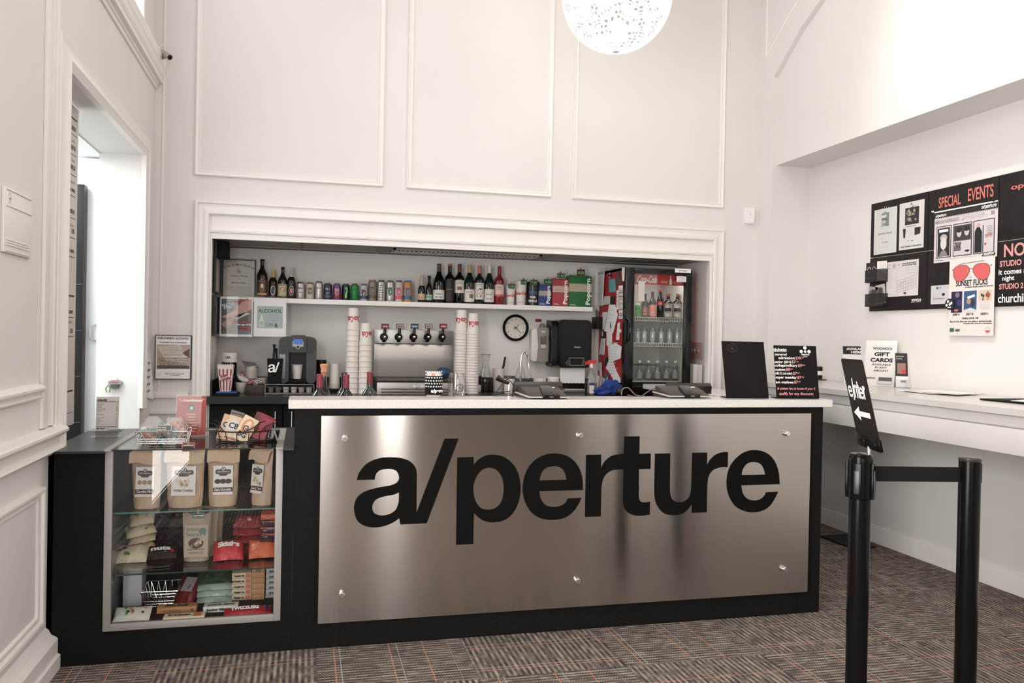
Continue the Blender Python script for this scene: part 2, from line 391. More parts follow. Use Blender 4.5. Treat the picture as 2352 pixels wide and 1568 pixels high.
# the cinema's wordmark, traced as outlines
_L1 = (5.8075,800,990); _L2 = (6.533,1180,990); _L3 = (6.189,1480,990)
WORD = [
 (_L1,[(112,652,1),(150,545),(250,430),(400,363),(545,347),(700,357),(820,400),(895,480),(915,570,1),(910,1085,1),(1285,100,1),(1472,98,1),(1047,1226,1),(695,1244,1),(680,1160,1),(600,1215),(480,1265),(350,1283),(220,1262),(120,1190),(78,1060),(85,960),(130,870),(230,800),(400,750),(550,725),(640,690),(675,640),(672,585),(640,530),(585,507),(520,504),(440,515),(385,550),(360,600),(353,645,1)]),
 (_L1,[(675,815,1),(610,845),(500,865),(400,895),(340,945),(320,1020),(345,1090),(430,1122),(540,1108),(630,1050),(668,960),(676,900,1)]),
 (_L1,[(1453,349,1),(1672,343,1),(1674,452,1),(1730,385),(1830,325),(1940,313),(2070,340),(2190,430),(2270,570),(2300,760),(2270,950),(2190,1100),(2070,1190),(1910,1215),(1780,1180),(1676,1095,1),(1668,1503,1),(1437,1515,1)]),
 (_L1,[(1880,487),(1780,520),(1700,630),(1668,765),(1695,920),(1765,1020),(1865,1045),(1970,1020),(2045,930),(2073,770),(2050,620),(1980,520)]),
 (_L2,[(1038,882,1),(1030,700),(980,550),(890,430),(760,355),(610,333),(450,360),(300,450),(190,600),(135,830),(160,1030),(250,1200),(390,1300),(580,1330),(760,1300),(890,1210),(970,1100),(1016,1000,1),(805,1008,1),(780,1070),(700,1120),(585,1137),(480,1105),(410,1020),(383,898,1)]),
 (_L2,[(387,740,1),(420,620),(500,545),(610,525),(700,545),(760,610),(795,727,1)]),
 (_L2,[(1085,354,1),(1312,350,1),(1314,548,1),(1370,450),(1470,370),(1600,343),(1652,340,1),(1660,78,1),(1890,76,1),(1885,338,1),(2057,334,1),(2054,566,1),(1880,570,1),(1876,980,1),(1895,1045),(1950,1068),(2046,1058,1),(2042,1250,1),(1950,1265),(1830,1265),(1720,1225),(1655,1140),(1640,1060,1),(1648,573,1),(1530,577),(1430,610),(1350,700),(1316,840,1),(1306,1278,1),(1070,1287,1)]),
 (_L3,[(152,318,1),(370,314,1),(363,800,1),(372,900),(410,980),(490,1008),(580,990),(645,920),(668,810,1),(682,306,1),(893,303,1),(893,482,1),(940,400),(1020,330),(1120,298),(1190,297,1),(1186,512,1),(1090,514),(980,550),(915,640),(895,760,1),(887,1153,1),(676,1161,1),(675,1040,1),(600,1130),(510,1180),(400,1193),(280,1165),(190,1070),(150,950),(142,820,1)]),
 (_L3,[(1924,752,1),(1910,580),(1850,420),(1740,310),(1580,267),(1420,300),(1280,410),(1195,560),(1170,740),(1200,910),(1290,1060),(1410,1130),(1545,1153),(1700,1120),(1810,1030),(1903,860,1),(1730,868,1),(1705,920),(1640,970),(1550,983),(1460,955),(1400,880),(1377,770,1)]),
 (_L3,[(1382,625,1),(1400,540),(1465,460),(1560,438),(1650,465),(1700,540),(1720,617,1)])]
WPOLY = []
for (k, ox, oy), pts in WORD:
    WPOLY.append([(lambda q: (q.x, q.z))(onY(ox+x/k, oy+y/k, 3.575)) for x, y in smooth_path(pts)])
WORDMARK = fill_polys(WPOLY)                                   # in metres on the counter front
_wx = [v.x for v in WORDMARK[0]]; _base = onY(925,1204,3.575).z
_wz0 = onY(800+695/5.8075, 990+1244/5.8075, 3.575).z
W0, W1 = min(_wx), max(_wx)
GLY_A = fill_polys(WPOLY[:2])                                   # the letters a/
def wordmark(mb, f, x, y, w, m, d=.001, ky=1.0, g=None):
    g = g or WORDMARK; xs = [v.x for v in g[0]]; a, b = min(xs), max(xs); k = w/(b-a)
    mb.geo(f, g, x-a*k, y-_wz0*k*ky, k, k*ky, m, d)
# ============================================================ the setting
YW, YB, XL, XR0, XR = 5.82, 6.40, -.98, 3.46, 3.80          # main wall, alcove back, left wall, header wall, recessed wall
YF = 3.606                                                  # counter front
mb = MB(); mb.face([mb.v(p) for p in ((-2.6,-3,0),(3.9,-3,0),(3.9,6.45,0),(-2.6,6.45,0))], CARPET)
o = mb.build('floor', loc=(0,0,0)); o['kind'] = 'structure'
mb = MB(); mb.box((-2.7,-3.1,ZC),(3.95,6.5,ZC+.1), CEIL); struct('ceiling', mb)
# main wall with the serving opening
OX0, OX1, OZ = -.616, 3.051, 1.97
mb = MB()
mb.box((XL-.2,YW,0),(OX0,YB+.1,ZC), WALL); mb.box((OX1,YW,0),(XR+.1,YB+.1,ZC), WALL); mb.box((OX0,YW,OZ+.02),(OX1,YB+.1,ZC), WALL)
mb.box((OX0,YB,0),(OX1,YB+.1,OZ+.02), WALL)
struct('wall_back', mb)
# alcove ceiling: tiles in a dark grid
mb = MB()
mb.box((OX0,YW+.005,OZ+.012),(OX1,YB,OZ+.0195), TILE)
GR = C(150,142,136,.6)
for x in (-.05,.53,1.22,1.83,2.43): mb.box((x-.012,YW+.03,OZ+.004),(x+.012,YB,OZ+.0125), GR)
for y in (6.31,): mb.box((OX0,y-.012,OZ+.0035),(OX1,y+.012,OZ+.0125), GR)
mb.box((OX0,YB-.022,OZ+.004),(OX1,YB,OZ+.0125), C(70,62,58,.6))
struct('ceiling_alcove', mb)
# casing of the opening
fw = F((0,YW,0), *FRONT)
mb = MB()
frame_sweep(mb, fw, -.722, 0, 3.16, 2.225, [(0,0),(0,.028),(.006,.034),(.018,.034),(.022,.022),(.030,.018),(.042,.020),(.058,.030),(.075,.040),(.088,.042),(.094,.036),(.094,.012)], TRIM, False)
mb.fbox(fw, -.628, 2.02, 3.066, 2.131, .0, .014, TRIM)
mb.fbox(fw, -.628, 2.020, 3.066, 2.032, .0, .034, TRIM, .003)
frame_sweep(mb, fw, -.628, 0, 3.063, 2.020, [(0,0),(0,.030),(.006,.032),(.010,.022),(.018,.020),(.018,-.03)], TRIM, False)
mb.fbox(fw, -.615, 1.972, 3.05, 2.004, -.01, .021, TRIM)
struct('trim_1', mb)
# raised panel mouldings on the main wall
PM = [(0,0),(0,.016),(.005,.019),(.012,.012),(.020,.008),(.028,.012),(.033,.010),(.037,0)]
for i, (x0, x1) in enumerate(((-.728,.515),(.680,1.750),(1.913,3.153))):
    mb = MB(); frame_sweep(mb, fw, x0, 2.39, x1, 4.45, PM, TRIM); struct('trim_%d' % (i+2), mb)
# right wall: header band, arched reveal, recess, soffit
mb = MB()
ZS, YE = 2.712, 5.63
mb.box((XR,-3,0),(XR+.1,YE,ZS+.02), WALL)                               # recessed wall
mb.box((XR0,YE,0),(XR+.1,YW,ZS), WALL)                                  # pilaster at the far end
mb.box((3.50,-3,ZS),(XR+.1,YE+.01,ZC), WALL)                            # raised wall above the soffit
arch = [(YE,ZS),(YE,3.385),(5.45,3.52),(5.29,3.64),(4.98,3.79),(4.5,4.02),(3.9,4.22),(3.3,4.34),(2.6,4.38),(1.8,4.3),(1.0,4.1),(.2,3.7),(-.2,3.35),(-.2,ZS)]
fr = F((XR0,0,0), *RIGHTW)
outer = [(YW,ZS),(YW,ZC),(-3,ZC),(-3,ZS)]
ring_o = [(-a,b) for a,b in outer]; 
# outer skin around the arch as quads from the arch to the top edge
A = arch
for (a0,b0),(a1,b1) in zip(A[1:-1], A[2:-1]):
    mb.face([mb.v((XR0,a0,b0)),mb.v((XR0,a0,ZC)),mb.v((XR0,a1,ZC)),mb.v((XR0,a1,b1))], WALL)
    mb.face([mb.v((XR0,a0,b0)),mb.v((XR0,a1,b1)),mb.v((3.50,a1,b1)),mb.v((3.50,a0,b0))], WALL)
mb.box((XR0,YE,ZS),(3.501,YW,ZC), WALL); mb.box((XR0,-3,0),(3.501,-.2,ZC), WALL)
struct('wall_right', mb, 30)
# thin moulding following the arch
mb = MB()
pts = [(XR0-.003,a+.0,b+.17) for a,b in ((5.735,3.40),(5.45,3.60),(5.29,3.70),(4.98,3.87),(4.5,4.1),(3.9,4.3),(3.3,4.42),(2.6,4.46))]
mb.tube(pts, .009, TRIM, 6); mb.tube([(XR0-.003,5.735,3.57),(XR0-.003,5.735,4.7)], .008, TRIM, 6)
struct('trim_5', mb)
# left wall with the kitchen doorway
DY0, DY1, DZ = 3.80, 5.45, 2.42
mb = MB()
mb.box((XL-.25,-3,0),(XL,DY0-.006,ZC), WALL); mb.box((XL-.25,DY0-.006,DZ+.006),(XL,DY1+.006,ZC), WALL)
mb.box((XL-.25,DY1+.006,0),(XL,YW,ZC), WALL)
# clerestory window opening is kept as a shallow bright recess further up (see window_1)
struct('wall_left', mb)
fl = F((XL,0,0), *LEFTW)
mb = MB()                                                   # doorway casing
frame_sweep(mb, fl, 3.62, .87, 5.575, 2.55, [(0,0),(0,.012),(.010,.020),(.03,.016),(.05,.016),(.075,.030),(.095,.036),(.11,.026),(.125,.018),(.125,-.012)], TRIM, False)
struct('trim_6', mb)
mb = MB()                                                   # outer pilaster strip beside the doorway
mb.fbox(fl, 3.475, .97, 3.535, ZC, 0, .014, TRIM, .003); mb.fbox(fl, 3.535, .97, 3.625, ZC, 0, .008, TRIM, .002)
mb.fbox(fl, 3.59, .97, 3.622, ZC, .006, .018, TRIM, .003)
struct('trim_7', mb)
def rail(name, y1, prof, yy0=-2.9):
    mb = MB(); A = [mb.v((XL+d,yy0,z)) for d,z in prof]; B = [mb.v((XL+d,y1,z)) for d,z in prof]
    for i in range(len(prof)-1): mb.face([A[i],B[i],B[i+1],A[i+1]], TRIM)
    mb.face(B[::-1], TRIM); struct(name, mb, 25)
rail('trim_8', 3.455, [(0,1.145),(.022,1.138),(.03,1.13),(.03,1.122),(.012,1.106),(.012,1.098),(.020,1.094),(.016,1.088),(0,1.084)])
rail('trim_9', 3.69, [(0,.965),(.045,.956),(.052,.950),(.052,.940),(.034,.924),(.02,.92),(.02,.885),(.034,.880),(.038,.872),(.028,.862),(.01,.85),(0,.845)])
mb = MB(); frame_sweep(mb, fl, -.6, .205, 3.51, .742, [(0,0),(0,.018),(.006,.022),(.016,.020),(.024,.010),(.034,.012),(.042,.008),(.046,0)], TRIM); struct('trim_10', mb)
mb = MB(); frame_sweep(mb, fl, -.6, 1.20, 3.44, 4.3, PM, TRIM); 
rail('baseboard_left', 3.60, [(0,.165),(.012,.155),(.022,.135),(.04,.125),(.046,.118),(.046,.06),(.056,.055),(.056,0)])
mb.bm.free()
# cornice above the doorway
mb = MB(); prof = [(0,2.935),(.010,2.935),(.014,2.945),(.014,2.953),(.022,2.956),(.024,2.965),(.024,2.972),(.046,2.975),(.046,3.0),(.050,3.004),(.056,3.02),(.058,3.024),(.058,3.038),(.064,3.055),(.067,3.06),(.067,3.08),(.072,3.095),(.072,3.11),(0,3.115)]
A = [mb.v((XL+d,1.0,z)) for d,z in prof]; B = [mb.v((XL+d,5.815,z)) for d,z in prof]
for i in range(len(prof)-1): mb.face([A[i],B[i],B[i+1],A[i+1]], TRIM)
mb.face(B[::-1], TRIM); struct('trim_11', mb, 25)
# clerestory window over the cornice
mb = MB(); 
frame_sweep(mb, fl, 1.2, 3.13, 5.28, 4.4, [(0,0),(0,.03),(.05,.03),(.05,-.0)], TRIM); mb.rect(fl, 1.24,3.17,5.24,4.36, mat('daylit_pane', (.95,.97,1), .3, emit=2.2), .004)
for k in range(1,6): mb.fbox(fl, 1.2+k*.68-.012, 3.2, 1.2+k*.68+.012, 4.38, .004, .02, TRIM)
struct('window_1', mb)
mb = MB(); P_ = [(3.49,5.02),(3.78,5.02),(3.70,4.66),(3.52,4.66)]; mb.prism(F((0,0,0),*TOP), P_, .0005, .004, MATT)
for k in range(9): mb.box((3.53+.012*0,4.68+k*.036,.004),(3.74,4.692+k*.036,.006), C(60,54,50,.5))
o = mb.build('floor_vent'); tag(o, 'dark flat vent in the carpet by the right wall beyond the counter end', 'vent')
# recess wall baseboard on the right
mb = MB(); prof = [(0,.118),(.012,.112),(.016,.10),(.016,0)]
A = [mb.v((XR-d,-3,z)) for d,z in prof]; B = [mb.v((XR-d,YE,z)) for d,z in prof]
for i in range(3): mb.face([A[i],A[i+1],B[i+1],B[i]], TRIM)
struct('baseboard_right', mb, 25)
# wainscot moulding and baseboard left of the serving opening
mb = MB()
mb.fbox(fw, XL, .905, -.745, .945, 0, .016, TRIM, .004); mb.fbox(fw, XL, .80, -.735, .83, 0, .02, TRIM, .004); mb.fbox(fw, XL,0,-.722,.14,0,.02,TRIM,.003)
mb.fbox(fw, XL+.045, .945, XL+.06, 4.6, 0, .005, TRIM, .002)
struct('trim_12', mb)
# room behind the viewer
WALLD = mat('dark_front_wall', (.16,.14,.125), .5)  # unseen wall, colour darkened to dim the steel sheet's reflection
mb = MB(); mb.box((-2.6,-3.12,0),(-1.1,-3,ZC), WALLD); mb.box((.4,-3.12,0),(.85,-3,ZC), WALLD); mb.box((1.25,-3.12,0),(3.9,-3,ZC), WALLD); mb.box((-1.1,-3.12,3.1),(1.25,-3,ZC), WALLD)
struct('wall_front', mb)
for k, (x0, x1) in enumerate(((-1.1,.4),(.85,1.25))):  # assumed front windows, unseen, placed for bright bands in the steel
    mb = MB(); f_ = F((0,-3.0,0), (-1,0,0), (0,0,1)); frame_sweep(mb, f_, -x1, 0, -x0, 3.1, [(0,0),(0,.05),(.06,.05),(.06,-.06)], MATT)
    mb.fbox(f_, -(x0+x1)/2-.03, 0, -(x0+x1)/2+.03, 3.1, -.03, .03, MATT); mb.rect(f_, -x1,0,-x0,3.1, GLASS, -.03); struct('window_%d' % (k+2), mb)
# assumed, unseen slim side windows in the right wall behind the viewer
for k,(y0,y1) in enumerate(((-1.5,-1.15),(-.35,.0))):  # glowing panes added to put bright bands in the steel reflection
    mb = MB(); f_ = F((XR,0,0), *RIGHTW); frame_sweep(mb, f_, -y1, 1.25, -y0, 2.5, [(0,0),(0,.03),(.03,.03),(.03,0)], TRIM); mb.rect(f_, -y1+.03,1.28,-y0-.03,2.47, mat('added_glow_pane_%d'%k, (.9,.95,1), .3, emit=4), .004); struct('window_%d'%(k+4), mb)
# kitchen passage seen through the doorway
WC = mat('passage_white', (.86,.88,.88), .35)
mb = MB(); XP = XL-.25
mb.box((-2.55,3.3,DZ),(XP,5.75,DZ+.1), WC)                             # low ceiling
mb.box((-2.6,5.60,0),(XP,5.72,DZ), WC)                                 # end wall, faces the viewer
mb.box((-2.7,3.3,0),(-2.55,5.7,DZ), WC)
mb.box((-2.6,3.2,0),(XP,3.3,DZ), WC)
struct('wall_passage', mb)
# ============================================================ service counter
XC0, XC1 = -.98, 2.535
t = T('counter_cabinet', 'long black laminate service counter carrying the steel sign and white worktop', 'counter', (1.2,YF,0))
mb = MB(); mb.box((-.035,YF,0),(XC1,YF+.02,1.0325), LAM); mb.box((XC1-.02,YF+.02,0),(XC1,3.80,1.0325), LAM); mb.box((-.035,YF+.02,0),(-.015,3.80,1.0325), LAM)
mb.box((.17,YF-.006,.006),(2.40,YF,.998), LAM); 
mb.box((XC1-.02,3.80,0),(XC1,4.38,.82), LAM); mb.box((-.035,3.80,0),(-.015,4.38,.82), LAM); mb.build('body', t)
mb = MB(); mb.box((-.015,YF+.28,.82),(XC1,4.40,.84), LAMTOP); mb.box((-.015,4.36,.0),(XC1,4.38,.82), LAM); mb.build('lower_worktop', t)
# worktop
mb = MB(); mb.box((-.062,3.585,1.033),(2.575,3.81,1.071), QUARTZ, .002, 1)
o = mb.build('worktop'); tag(o, 'speckled white quartz worktop along the top of the black service counter', 'worktop')
# side ledge running back towards the wall
mb = MB(); mb.box((2.46,4.42,.985),(2.78,5.70,1.02), QUARTZ, .002, 1); mb.box((2.50,4.44,0),(2.74,5.68,.985), LAM)
o = mb.build('side_ledge'); tag(o, 'white ledge running back to the wall behind the two black table signs', 'counter')
# steel sign
t = T('steel_sign', 'large brushed steel sign with huge black lower case lettering on the counter front', 'sign', (1.26,3.59,.116))
mb = MB(); mb.box((.075,3.576,.116),(2.447,3.582,1.004), STEEL); mb.build('sheet', t)
mb = MB(); f = F((0,3.5755,0), *FRONT); mb.geo(f, WORDMARK, 0, 0, 1, 1, mat('sign_lettering', (.005,.0045,.004), .6, spec=.06), .0008); mb.build('lettering', t)
for px, py in ((793,1009),(1335,1001),(1811,996),(786,1368),(1329,1335),(1805,1308)):
    q = onY(px,py,3.555); mb = MB(); mb.lathe((q.x,3.606,q.z), [(.013,0),(.013,.045),(.0125,.05),(.0105,.052)], CHROME, 20, (0,-1,0)); mb.build('standoff', t)
# ---- display case module
t = T('display_case', 'black counter module with aluminium framed glass display case of snacks', 'display case', (-.5,YF,0))
CX0, CX1, CZ0, CZ1 = -.772, -.080, .133, .872                           # aluminium frame outside
mb = MB()
mb.box((XC0,YF,0),(CX0,YF+.02,.86), LAM); mb.box((CX1,YF,0),(-.0355,YF+.02,.86), LAM); mb.box((CX0,YF,0),(CX1,YF+.02,CZ0), LAM)
mb.box((CX0,YF+.03,CZ0),(CX1,4.20,CZ0+.02), LAM)                        # case floor
mb.box((CX0,4.18,CZ0),(CX1,4.20,.85), LAM)                              # case back
mb.box((CX1-.005,YF+.03,CZ0),(CX1+.01,4.2,.85), LAM)
mb.box((XC0,YF+.0,0),(XC0+.02,4.3,.86), LAM); mb.build('body', t)
mb = MB(); mb.box((-.985,3.545,.862),(-.768,4.33,.872), LAMTOP); mb.box((CX1,3.552,.862),(-.0355,4.33,.872), LAMTOP); mb.box((-.768,4.265,.862),(CX1,4.33,.872), LAMTOP); mb.build('side_top', t)
mb = MB(); fw_ = .029
f = F((0,YF,0), *FRONT)
for a in ((CX0,CZ0,CX0+fw_,CZ1-.002),(CX1-fw_,CZ0,CX1,CZ1-.002),(CX0+fw_,CZ0,CX1-fw_,CZ0+fw_)): mb.fbox(f, *a, -.01, .008, ALU, .0015)
for x0,x1 in ((CX0,CX0+fw_),(CX1-fw_,CX1)): mb.box((x0,3.556,CZ1-.004),(x1,4.26,CZ1+.002), ALU)
mb.box((CX0+fw_,4.235,CZ1-.004),(CX1-fw_,4.26,CZ1+.002), ALU); mb.build('frame', t)
mb = MB(); mb.box((CX0+fw_,YF-.002,CZ0+fw_),(CX1-fw_,YF+.003,CZ1-.006), GLASSF); mb.build('front_glass', t)
mb = MB(); mb.box((CX0+fw_,YF-.03,CZ1-.005),(CX1-fw_,4.235,CZ1), GLASS); 
mb.box((CX0+fw_,YF-.0305,CZ1-.005),(CX1-fw_,YF-.029,CZ1), BLACK); mb.build('top_glass', t)
SH1, SH2 = .606, .352
for z in (SH1, SH2):
    mb = MB(); mb.box((CX0+.006,YF+.03,z-.006),(CX1-.006,4.17,z), GLASS); mb.box((CX0+.006,YF+.0285,z-.006),(CX1-.006,YF+.030,z), C(70,120,110,.2) if z == SH1 else C(40,60,58,.2)); mb.build('shelf', t)
mb = MB(); mb.box((CX0,YF+.03,CZ0),(CX0+.006,4.18,.85), C(115,118,118,.15)); mb.build('side_panel', t)
# ============================================================ the alcove
ZZ = {'4':(480,540,4.1263),'5':(820,540,4.1263),'6':(1120,560,4.3556),'7':(1340,560,4.3556),'8':(1640,760,5.2263),'k':(480,780,8.4),'b':(400,760,6.5333),
      's':(1140,780,10.455),'p':(1000,780,7.84),'w':(720,820,13.067),'f':(1350,600,8.708),'g':(1350,760,9.225)}
def px(z, x, y): o = ZZ[z]; return o[0]+x/o[2], o[1]+y/o[2]
def BX4(z, x0, x1, y0, y1, Y):
    a = onY(*px(z,x0,y0), Y); b = onY(*px(z,x1,y1), Y); c = onY(*px(z,(x0+x1)/2,y0), Y); d = onY(*px(z,(x0+x1)/2,y1), Y)
    return a.x, b.x, c.z, d.z                                             # left, right, top, bottom
WT = .92                                                                 # alcove worktop height
YSH = 6.27; ZSH = 1.602
# wall shelf
mb = MB(); mb.box((-.585,6.18,1.566),(2.225,6.40,ZSH), TRIM, .002); o = mb.build('wall_shelf'); tag(o, 'long white wall shelf holding the beer cans, wine bottles and popcorn boxes', 'shelf')
# worktop with upstand and cabinets under it
t = T('back_worktop', 'dark worktop with upstand along the alcove under the white shelf', 'worktop', (1.2,5.9,.88))
mb = MB(); mb.box((-.635,5.72,.872),(-.61,5.82,WT), LAMTOP); mb.box((-.61,5.72,.872),(3.045,6.40,WT), LAMTOP); mb.build('slab', t)
mb = MB(); mb.box((-.61,6.385,WT),(3.04,6.40,1.02), LAMTOP); mb.box((-.61,5.83,WT),(-.597,6.385,1.02), LAMTOP); mb.build('upstand', t)
t = T('base_cabinet', 'black base cabinet with two upright chrome handles behind the display case', 'cabinet', (0,5.9,0))
mb = MB(); mb.box((-.605,5.79,0),(3.04,6.39,.87), LAM); mb.build('body', t)
for x0, x1, hx in ((-.60,-.14,None),(-.13,.27,633),(.28,.66,671)):
    mb = MB(); mb.box((x0,5.77,.10),(x1,5.789,.86), LAM, .002); d = mb.build('door', t)
for hx in (633,671):
    a = onY(hx,945,5.74); b = onY(hx,985,5.74); mb = MB(); mb.tube([(a.x,5.77,a.z-.005),(a.x,5.74,a.z),(a.x,5.74,b.z-.03),(a.x,5.77,b.z-.03)], .006, CHROME, 8); mb.build('handle', t)
# speaker in the corner
t = T('loudspeaker', 'small black loudspeaker with a red light in the top left corner of the alcove', 'speaker', (-.56,6.0,1.85))
mb = MB(); mb.box((-.595,5.93,1.862),(-.52,6.10,1.972), MATT, .004); mb.build('cabinet', t)
mb = MB(); f = F((-.52,6.10,0),(0,-1,0),(0,0,1)); f = F((-.52,5.93,0),(0,1,0),(0,0,1))
mb.disc(f, .085, 1.898, .026, C(30,28,28,.5), .002, 20); mb.build('woofer', t)
mb = MB(); mb.disc(f, .085, 1.944, .011, C(34,32,32,.5), .002, 16); mb.build('tweeter', t)
mb = MB(); mb.disc(f,.14,1.955,.004,mat('red_led',(1,.03,.02),.4,emit=3),.003,10); mb.build('indicator_light', t)
# framed sheets on the alcove's side wall
for nm, z0, z1, y0, y1, lab, dark in (('framed_notice',1.616,1.875,5.90,6.28,'narrow black framed certificate with gold seal on the alcove side wall, upper one',0),('framed_notice',1.325,1.602,5.86,6.22,'black framed dark photograph on the alcove side wall, below the certificate',1)):
    t = T(nm, lab, 'picture frame', (-.605,6.0,z0))
    f = F((-.61,0,0), *LEFTW)
    mb = MB(); frame_sweep(mb, f, y0, z0, y1, z1, [(0,.001),(0,.018),(.012,.018),(.012,.008)], BLACK); mb.build('frame', t)
    mb = MB(); mb.rect(f, y0+.01,z0+.01,y1-.01,z1-.01, C(46,42,40,.3) if dark else C(196,188,178,.3), .007)
    if dark:
        for k,(a,b,cc) in enumerate(((.1,.5,(120,110,100)),(.3,.72,(90,30,34)),(.62,.9,(150,142,135)))): mb.rect(f, y0+.04+a*.25, z0+.04+b*.1, y0+.09+a*.25, z0+.10+b*.14, C(*cc,.5), .0085)
        mb.text(f,'ONYX',y0+.04,z1-.05,.02,LGREY,bold=.03,d=.0085)
    else: mb.disc(f, y0+.08, z0+.06, .03, C(205,198,170,.4), .008, 20)
    mb.build('picture', t)
def wall_y(zid, x0, x1, y0, y1, Y): return BX4(zid, x0, x1, y0, y1, Y)
# licence certificate standing at the back of the shelf
x0,x1,z1,z0 = BX4('4',128,438,228,585,6.36); z0 = ZSH
t = T('framed_licence', 'black framed state licence certificate standing at the left end of the shelf', 'picture frame', ((x0+x1)/2,6.37,z0))
f = F((0,6.365,0), *FRONT)
mb = MB(); frame_sweep(mb, f, x0,z0,x1,z1, [(0,-.015),(0,.004),(.007,.004),(.007,0)], BLACK); mb.rect(f,x0,z0,x1,z1,BLACK,-.014); mb.build('frame', t)
mb = MB(); mb.rect(f, x0+.006,z0+.006,x1-.006,z1-.006, C(172,164,156,.25), .0003); xc=(x0+x1)/2; H=z1-z0; W=x1-x0
s_ = 'State of North Carolina'
for i,ch in enumerate(s_):
    a = (i-len(s_)/2+.5)*.0096; mb.text(f, ch, xc+a, z1-.045-a*a*2.2, .014, INK, 'c', .02)
mb.disc(f, xc, z1-.09, .016, GREY, .0008, 20, r0=.003); mb.disc(f, xc, z1-.09, .008, GREY)
mb.text(f,'Certificate of Beverage',xc,z1-.128,.010,INK,'c',.02); mb.text(f,'issued to',xc,z1-.148,.006,INK,'c'); mb.text(f,'Aperture Cinema',xc,z1-.178,.011,INK,'c',.02)
for k in range(7): mb.rect(f, x0+.03, z1-.20-k*.010, x1-.03-(.05 if k==6 else 0), z1-.2022-k*.010, GREY)
mb.disc(f, x0+.04, z0+.035, .021, C(196,190,172,.4), .001, 24); mb.text(f,'Signed, Director',x1-.05,z0+.02,.006,INK,'c'); mb.build('certificate', t)
# ---- beer bottles
LBLK = C(22,20,20,.4)
def amber(name, c): return mat(name, hexc(*c), .08, coat=.3)
BOTTLE_BROWN = amber('brown_bottle_glass', (26,13,9)); BOTTLE_BLACK = amber('dark_bottle_glass', (12,12,12)); BOTTLE_GREEN = amber('green_bottle_glass', (20,32,26))
BP_BEER = [(0,0),(.46,.003),(.5,.02),(.5,.55),(.47,.62),(.33,.70),(.20,.78),(.175,.86),(.17,.955),(.205,.958),(.205,.995),(.19,1)]
BP_WINE = [(0,0),(.47,.003),(.5,.02),(.5,.60),(.485,.64),(.40,.69),(.27,.73),(.2,.76),(.185,.80),(.175,.97),(.195,.972),(.195,.992),(.17,1)]
BP_BURG = [(0,0),(.47,.003),(.5,.02),(.5,.50),(.47,.56),(.38,.64),(.27,.72),(.2,.79),(.175,.84),(.165,.97),(.185,.972),(.185,.992),(.16,1)]
BP_CHAM = [(0,0),(.47,.003),(.5,.02),(.5,.42),(.47,.5),(.36,.62),(.24,.72),(.19,.8),(.2,.88),(.25,.9),(.25,.96),(.2,1)]
def bottle(x, y, zb, w, h, prof, body, cap, capz, label, lab, cat, grp, deco, name='bottle'):
    t = T(name, lab, cat, (x,y,zb), grp)
    P = [(r*w, z*h) for r,z in prof]
    mb = MB(); mb.lathe((x,y,zb), P, body, 24); mb.build('glass_body', t)
    mb = MB(); Q = [(r+.0008, z) for r,z in P if z/h >= capz]
    if Q[0][1] > capz*h:
        k = [i for i,p in enumerate(P) if p[1] == Q[0][1]][0]; (r0,z0_),(r1,z1_) = P[k-1],P[k]; tt=(capz*h-z0_)/(z1_-z0_); Q = [(r0+(r1-r0)*tt+.0008,capz*h)]+Q
    Q[-1] = (Q[-1][0], Q[-1][1]+.001); mb.lathe((x,y,zb), Q, cap, 20); mb.build('cap', t)
    if label:
        mb = MB(); R = .5*w+.0006; ph = toward(x,y); a,b,m = label
        mb.cband(x,y,R,ph-1.25,ph+1.25,zb+a*h,zb+b*h,m,n=20); deco(mb,x,y,R+.0006,ph,zb+a*h,zb+b*h); mb.build('label', t)
    return t
def nodeco(*a): pass
G1 = 'beer bottles on the shelf'
CR = C(206,190,160,.5); TAN = C(150,110,82,.5); DK = C(40,26,22,.5)
def d_stone(mb,x,y,r,p,a,b):
    mb.coval(x,y,r,p,(a+b)/2,.018,.03,TAN); mb.coval(x,y,r+.001,p,(a+b)/2+.01,.010,.018,C(214,196,170,.5)); mb.ctext(x,y,r+.002,'STONE',b-.018,.010,C(160,140,110,.5),p,.02); mb.cband(x,y,r+.001,p-1,p+1,a,a+.018,C(180,140,100,.5))
def d_star(mb,x,y,r,p,a,b):
    mb.coval(x,y,r,p,(a+b)/2,.017,.036,C(216,204,180,.5)); mb.coval(x,y,r+.001,p,(a+b)/2,.013,.022,C(60,50,44,.5)); mb.coval(x,y,r+.0016,p,(a+b)/2,.008,.008,C(50,90,130,.5)); mb.ctext(x,y,r+.0016,'BROWN ALE',b-.014,.005,DK,p,.02)
def d_crm(mb,x,y,r,p,a,b):
    mb.coval(x,y,r,p,(a+b)/2+.004,.018,.020,C(110,78,60,.5)); mb.ctext(x,y,r+.001,'AMBER ALE',b-.012,.007,DK,p,.02); mb.ctext(x,y,r+.001,'NEW BELGIUM',a+.006,.005,DK,p,.02)
def d_oval(mb,x,y,r,p,a,b):
    mb.coval(x,y,r,p,(a+b)/2,.019,.036,C(200,190,180,.5)); mb.coval(x,y,r+.001,p,(a+b)/2,.016,.031,C(36,30,30,.5)); mb.coval(x,y,r+.0016,p,(a+b)/2,.010,.020,C(190,130,110,.5))
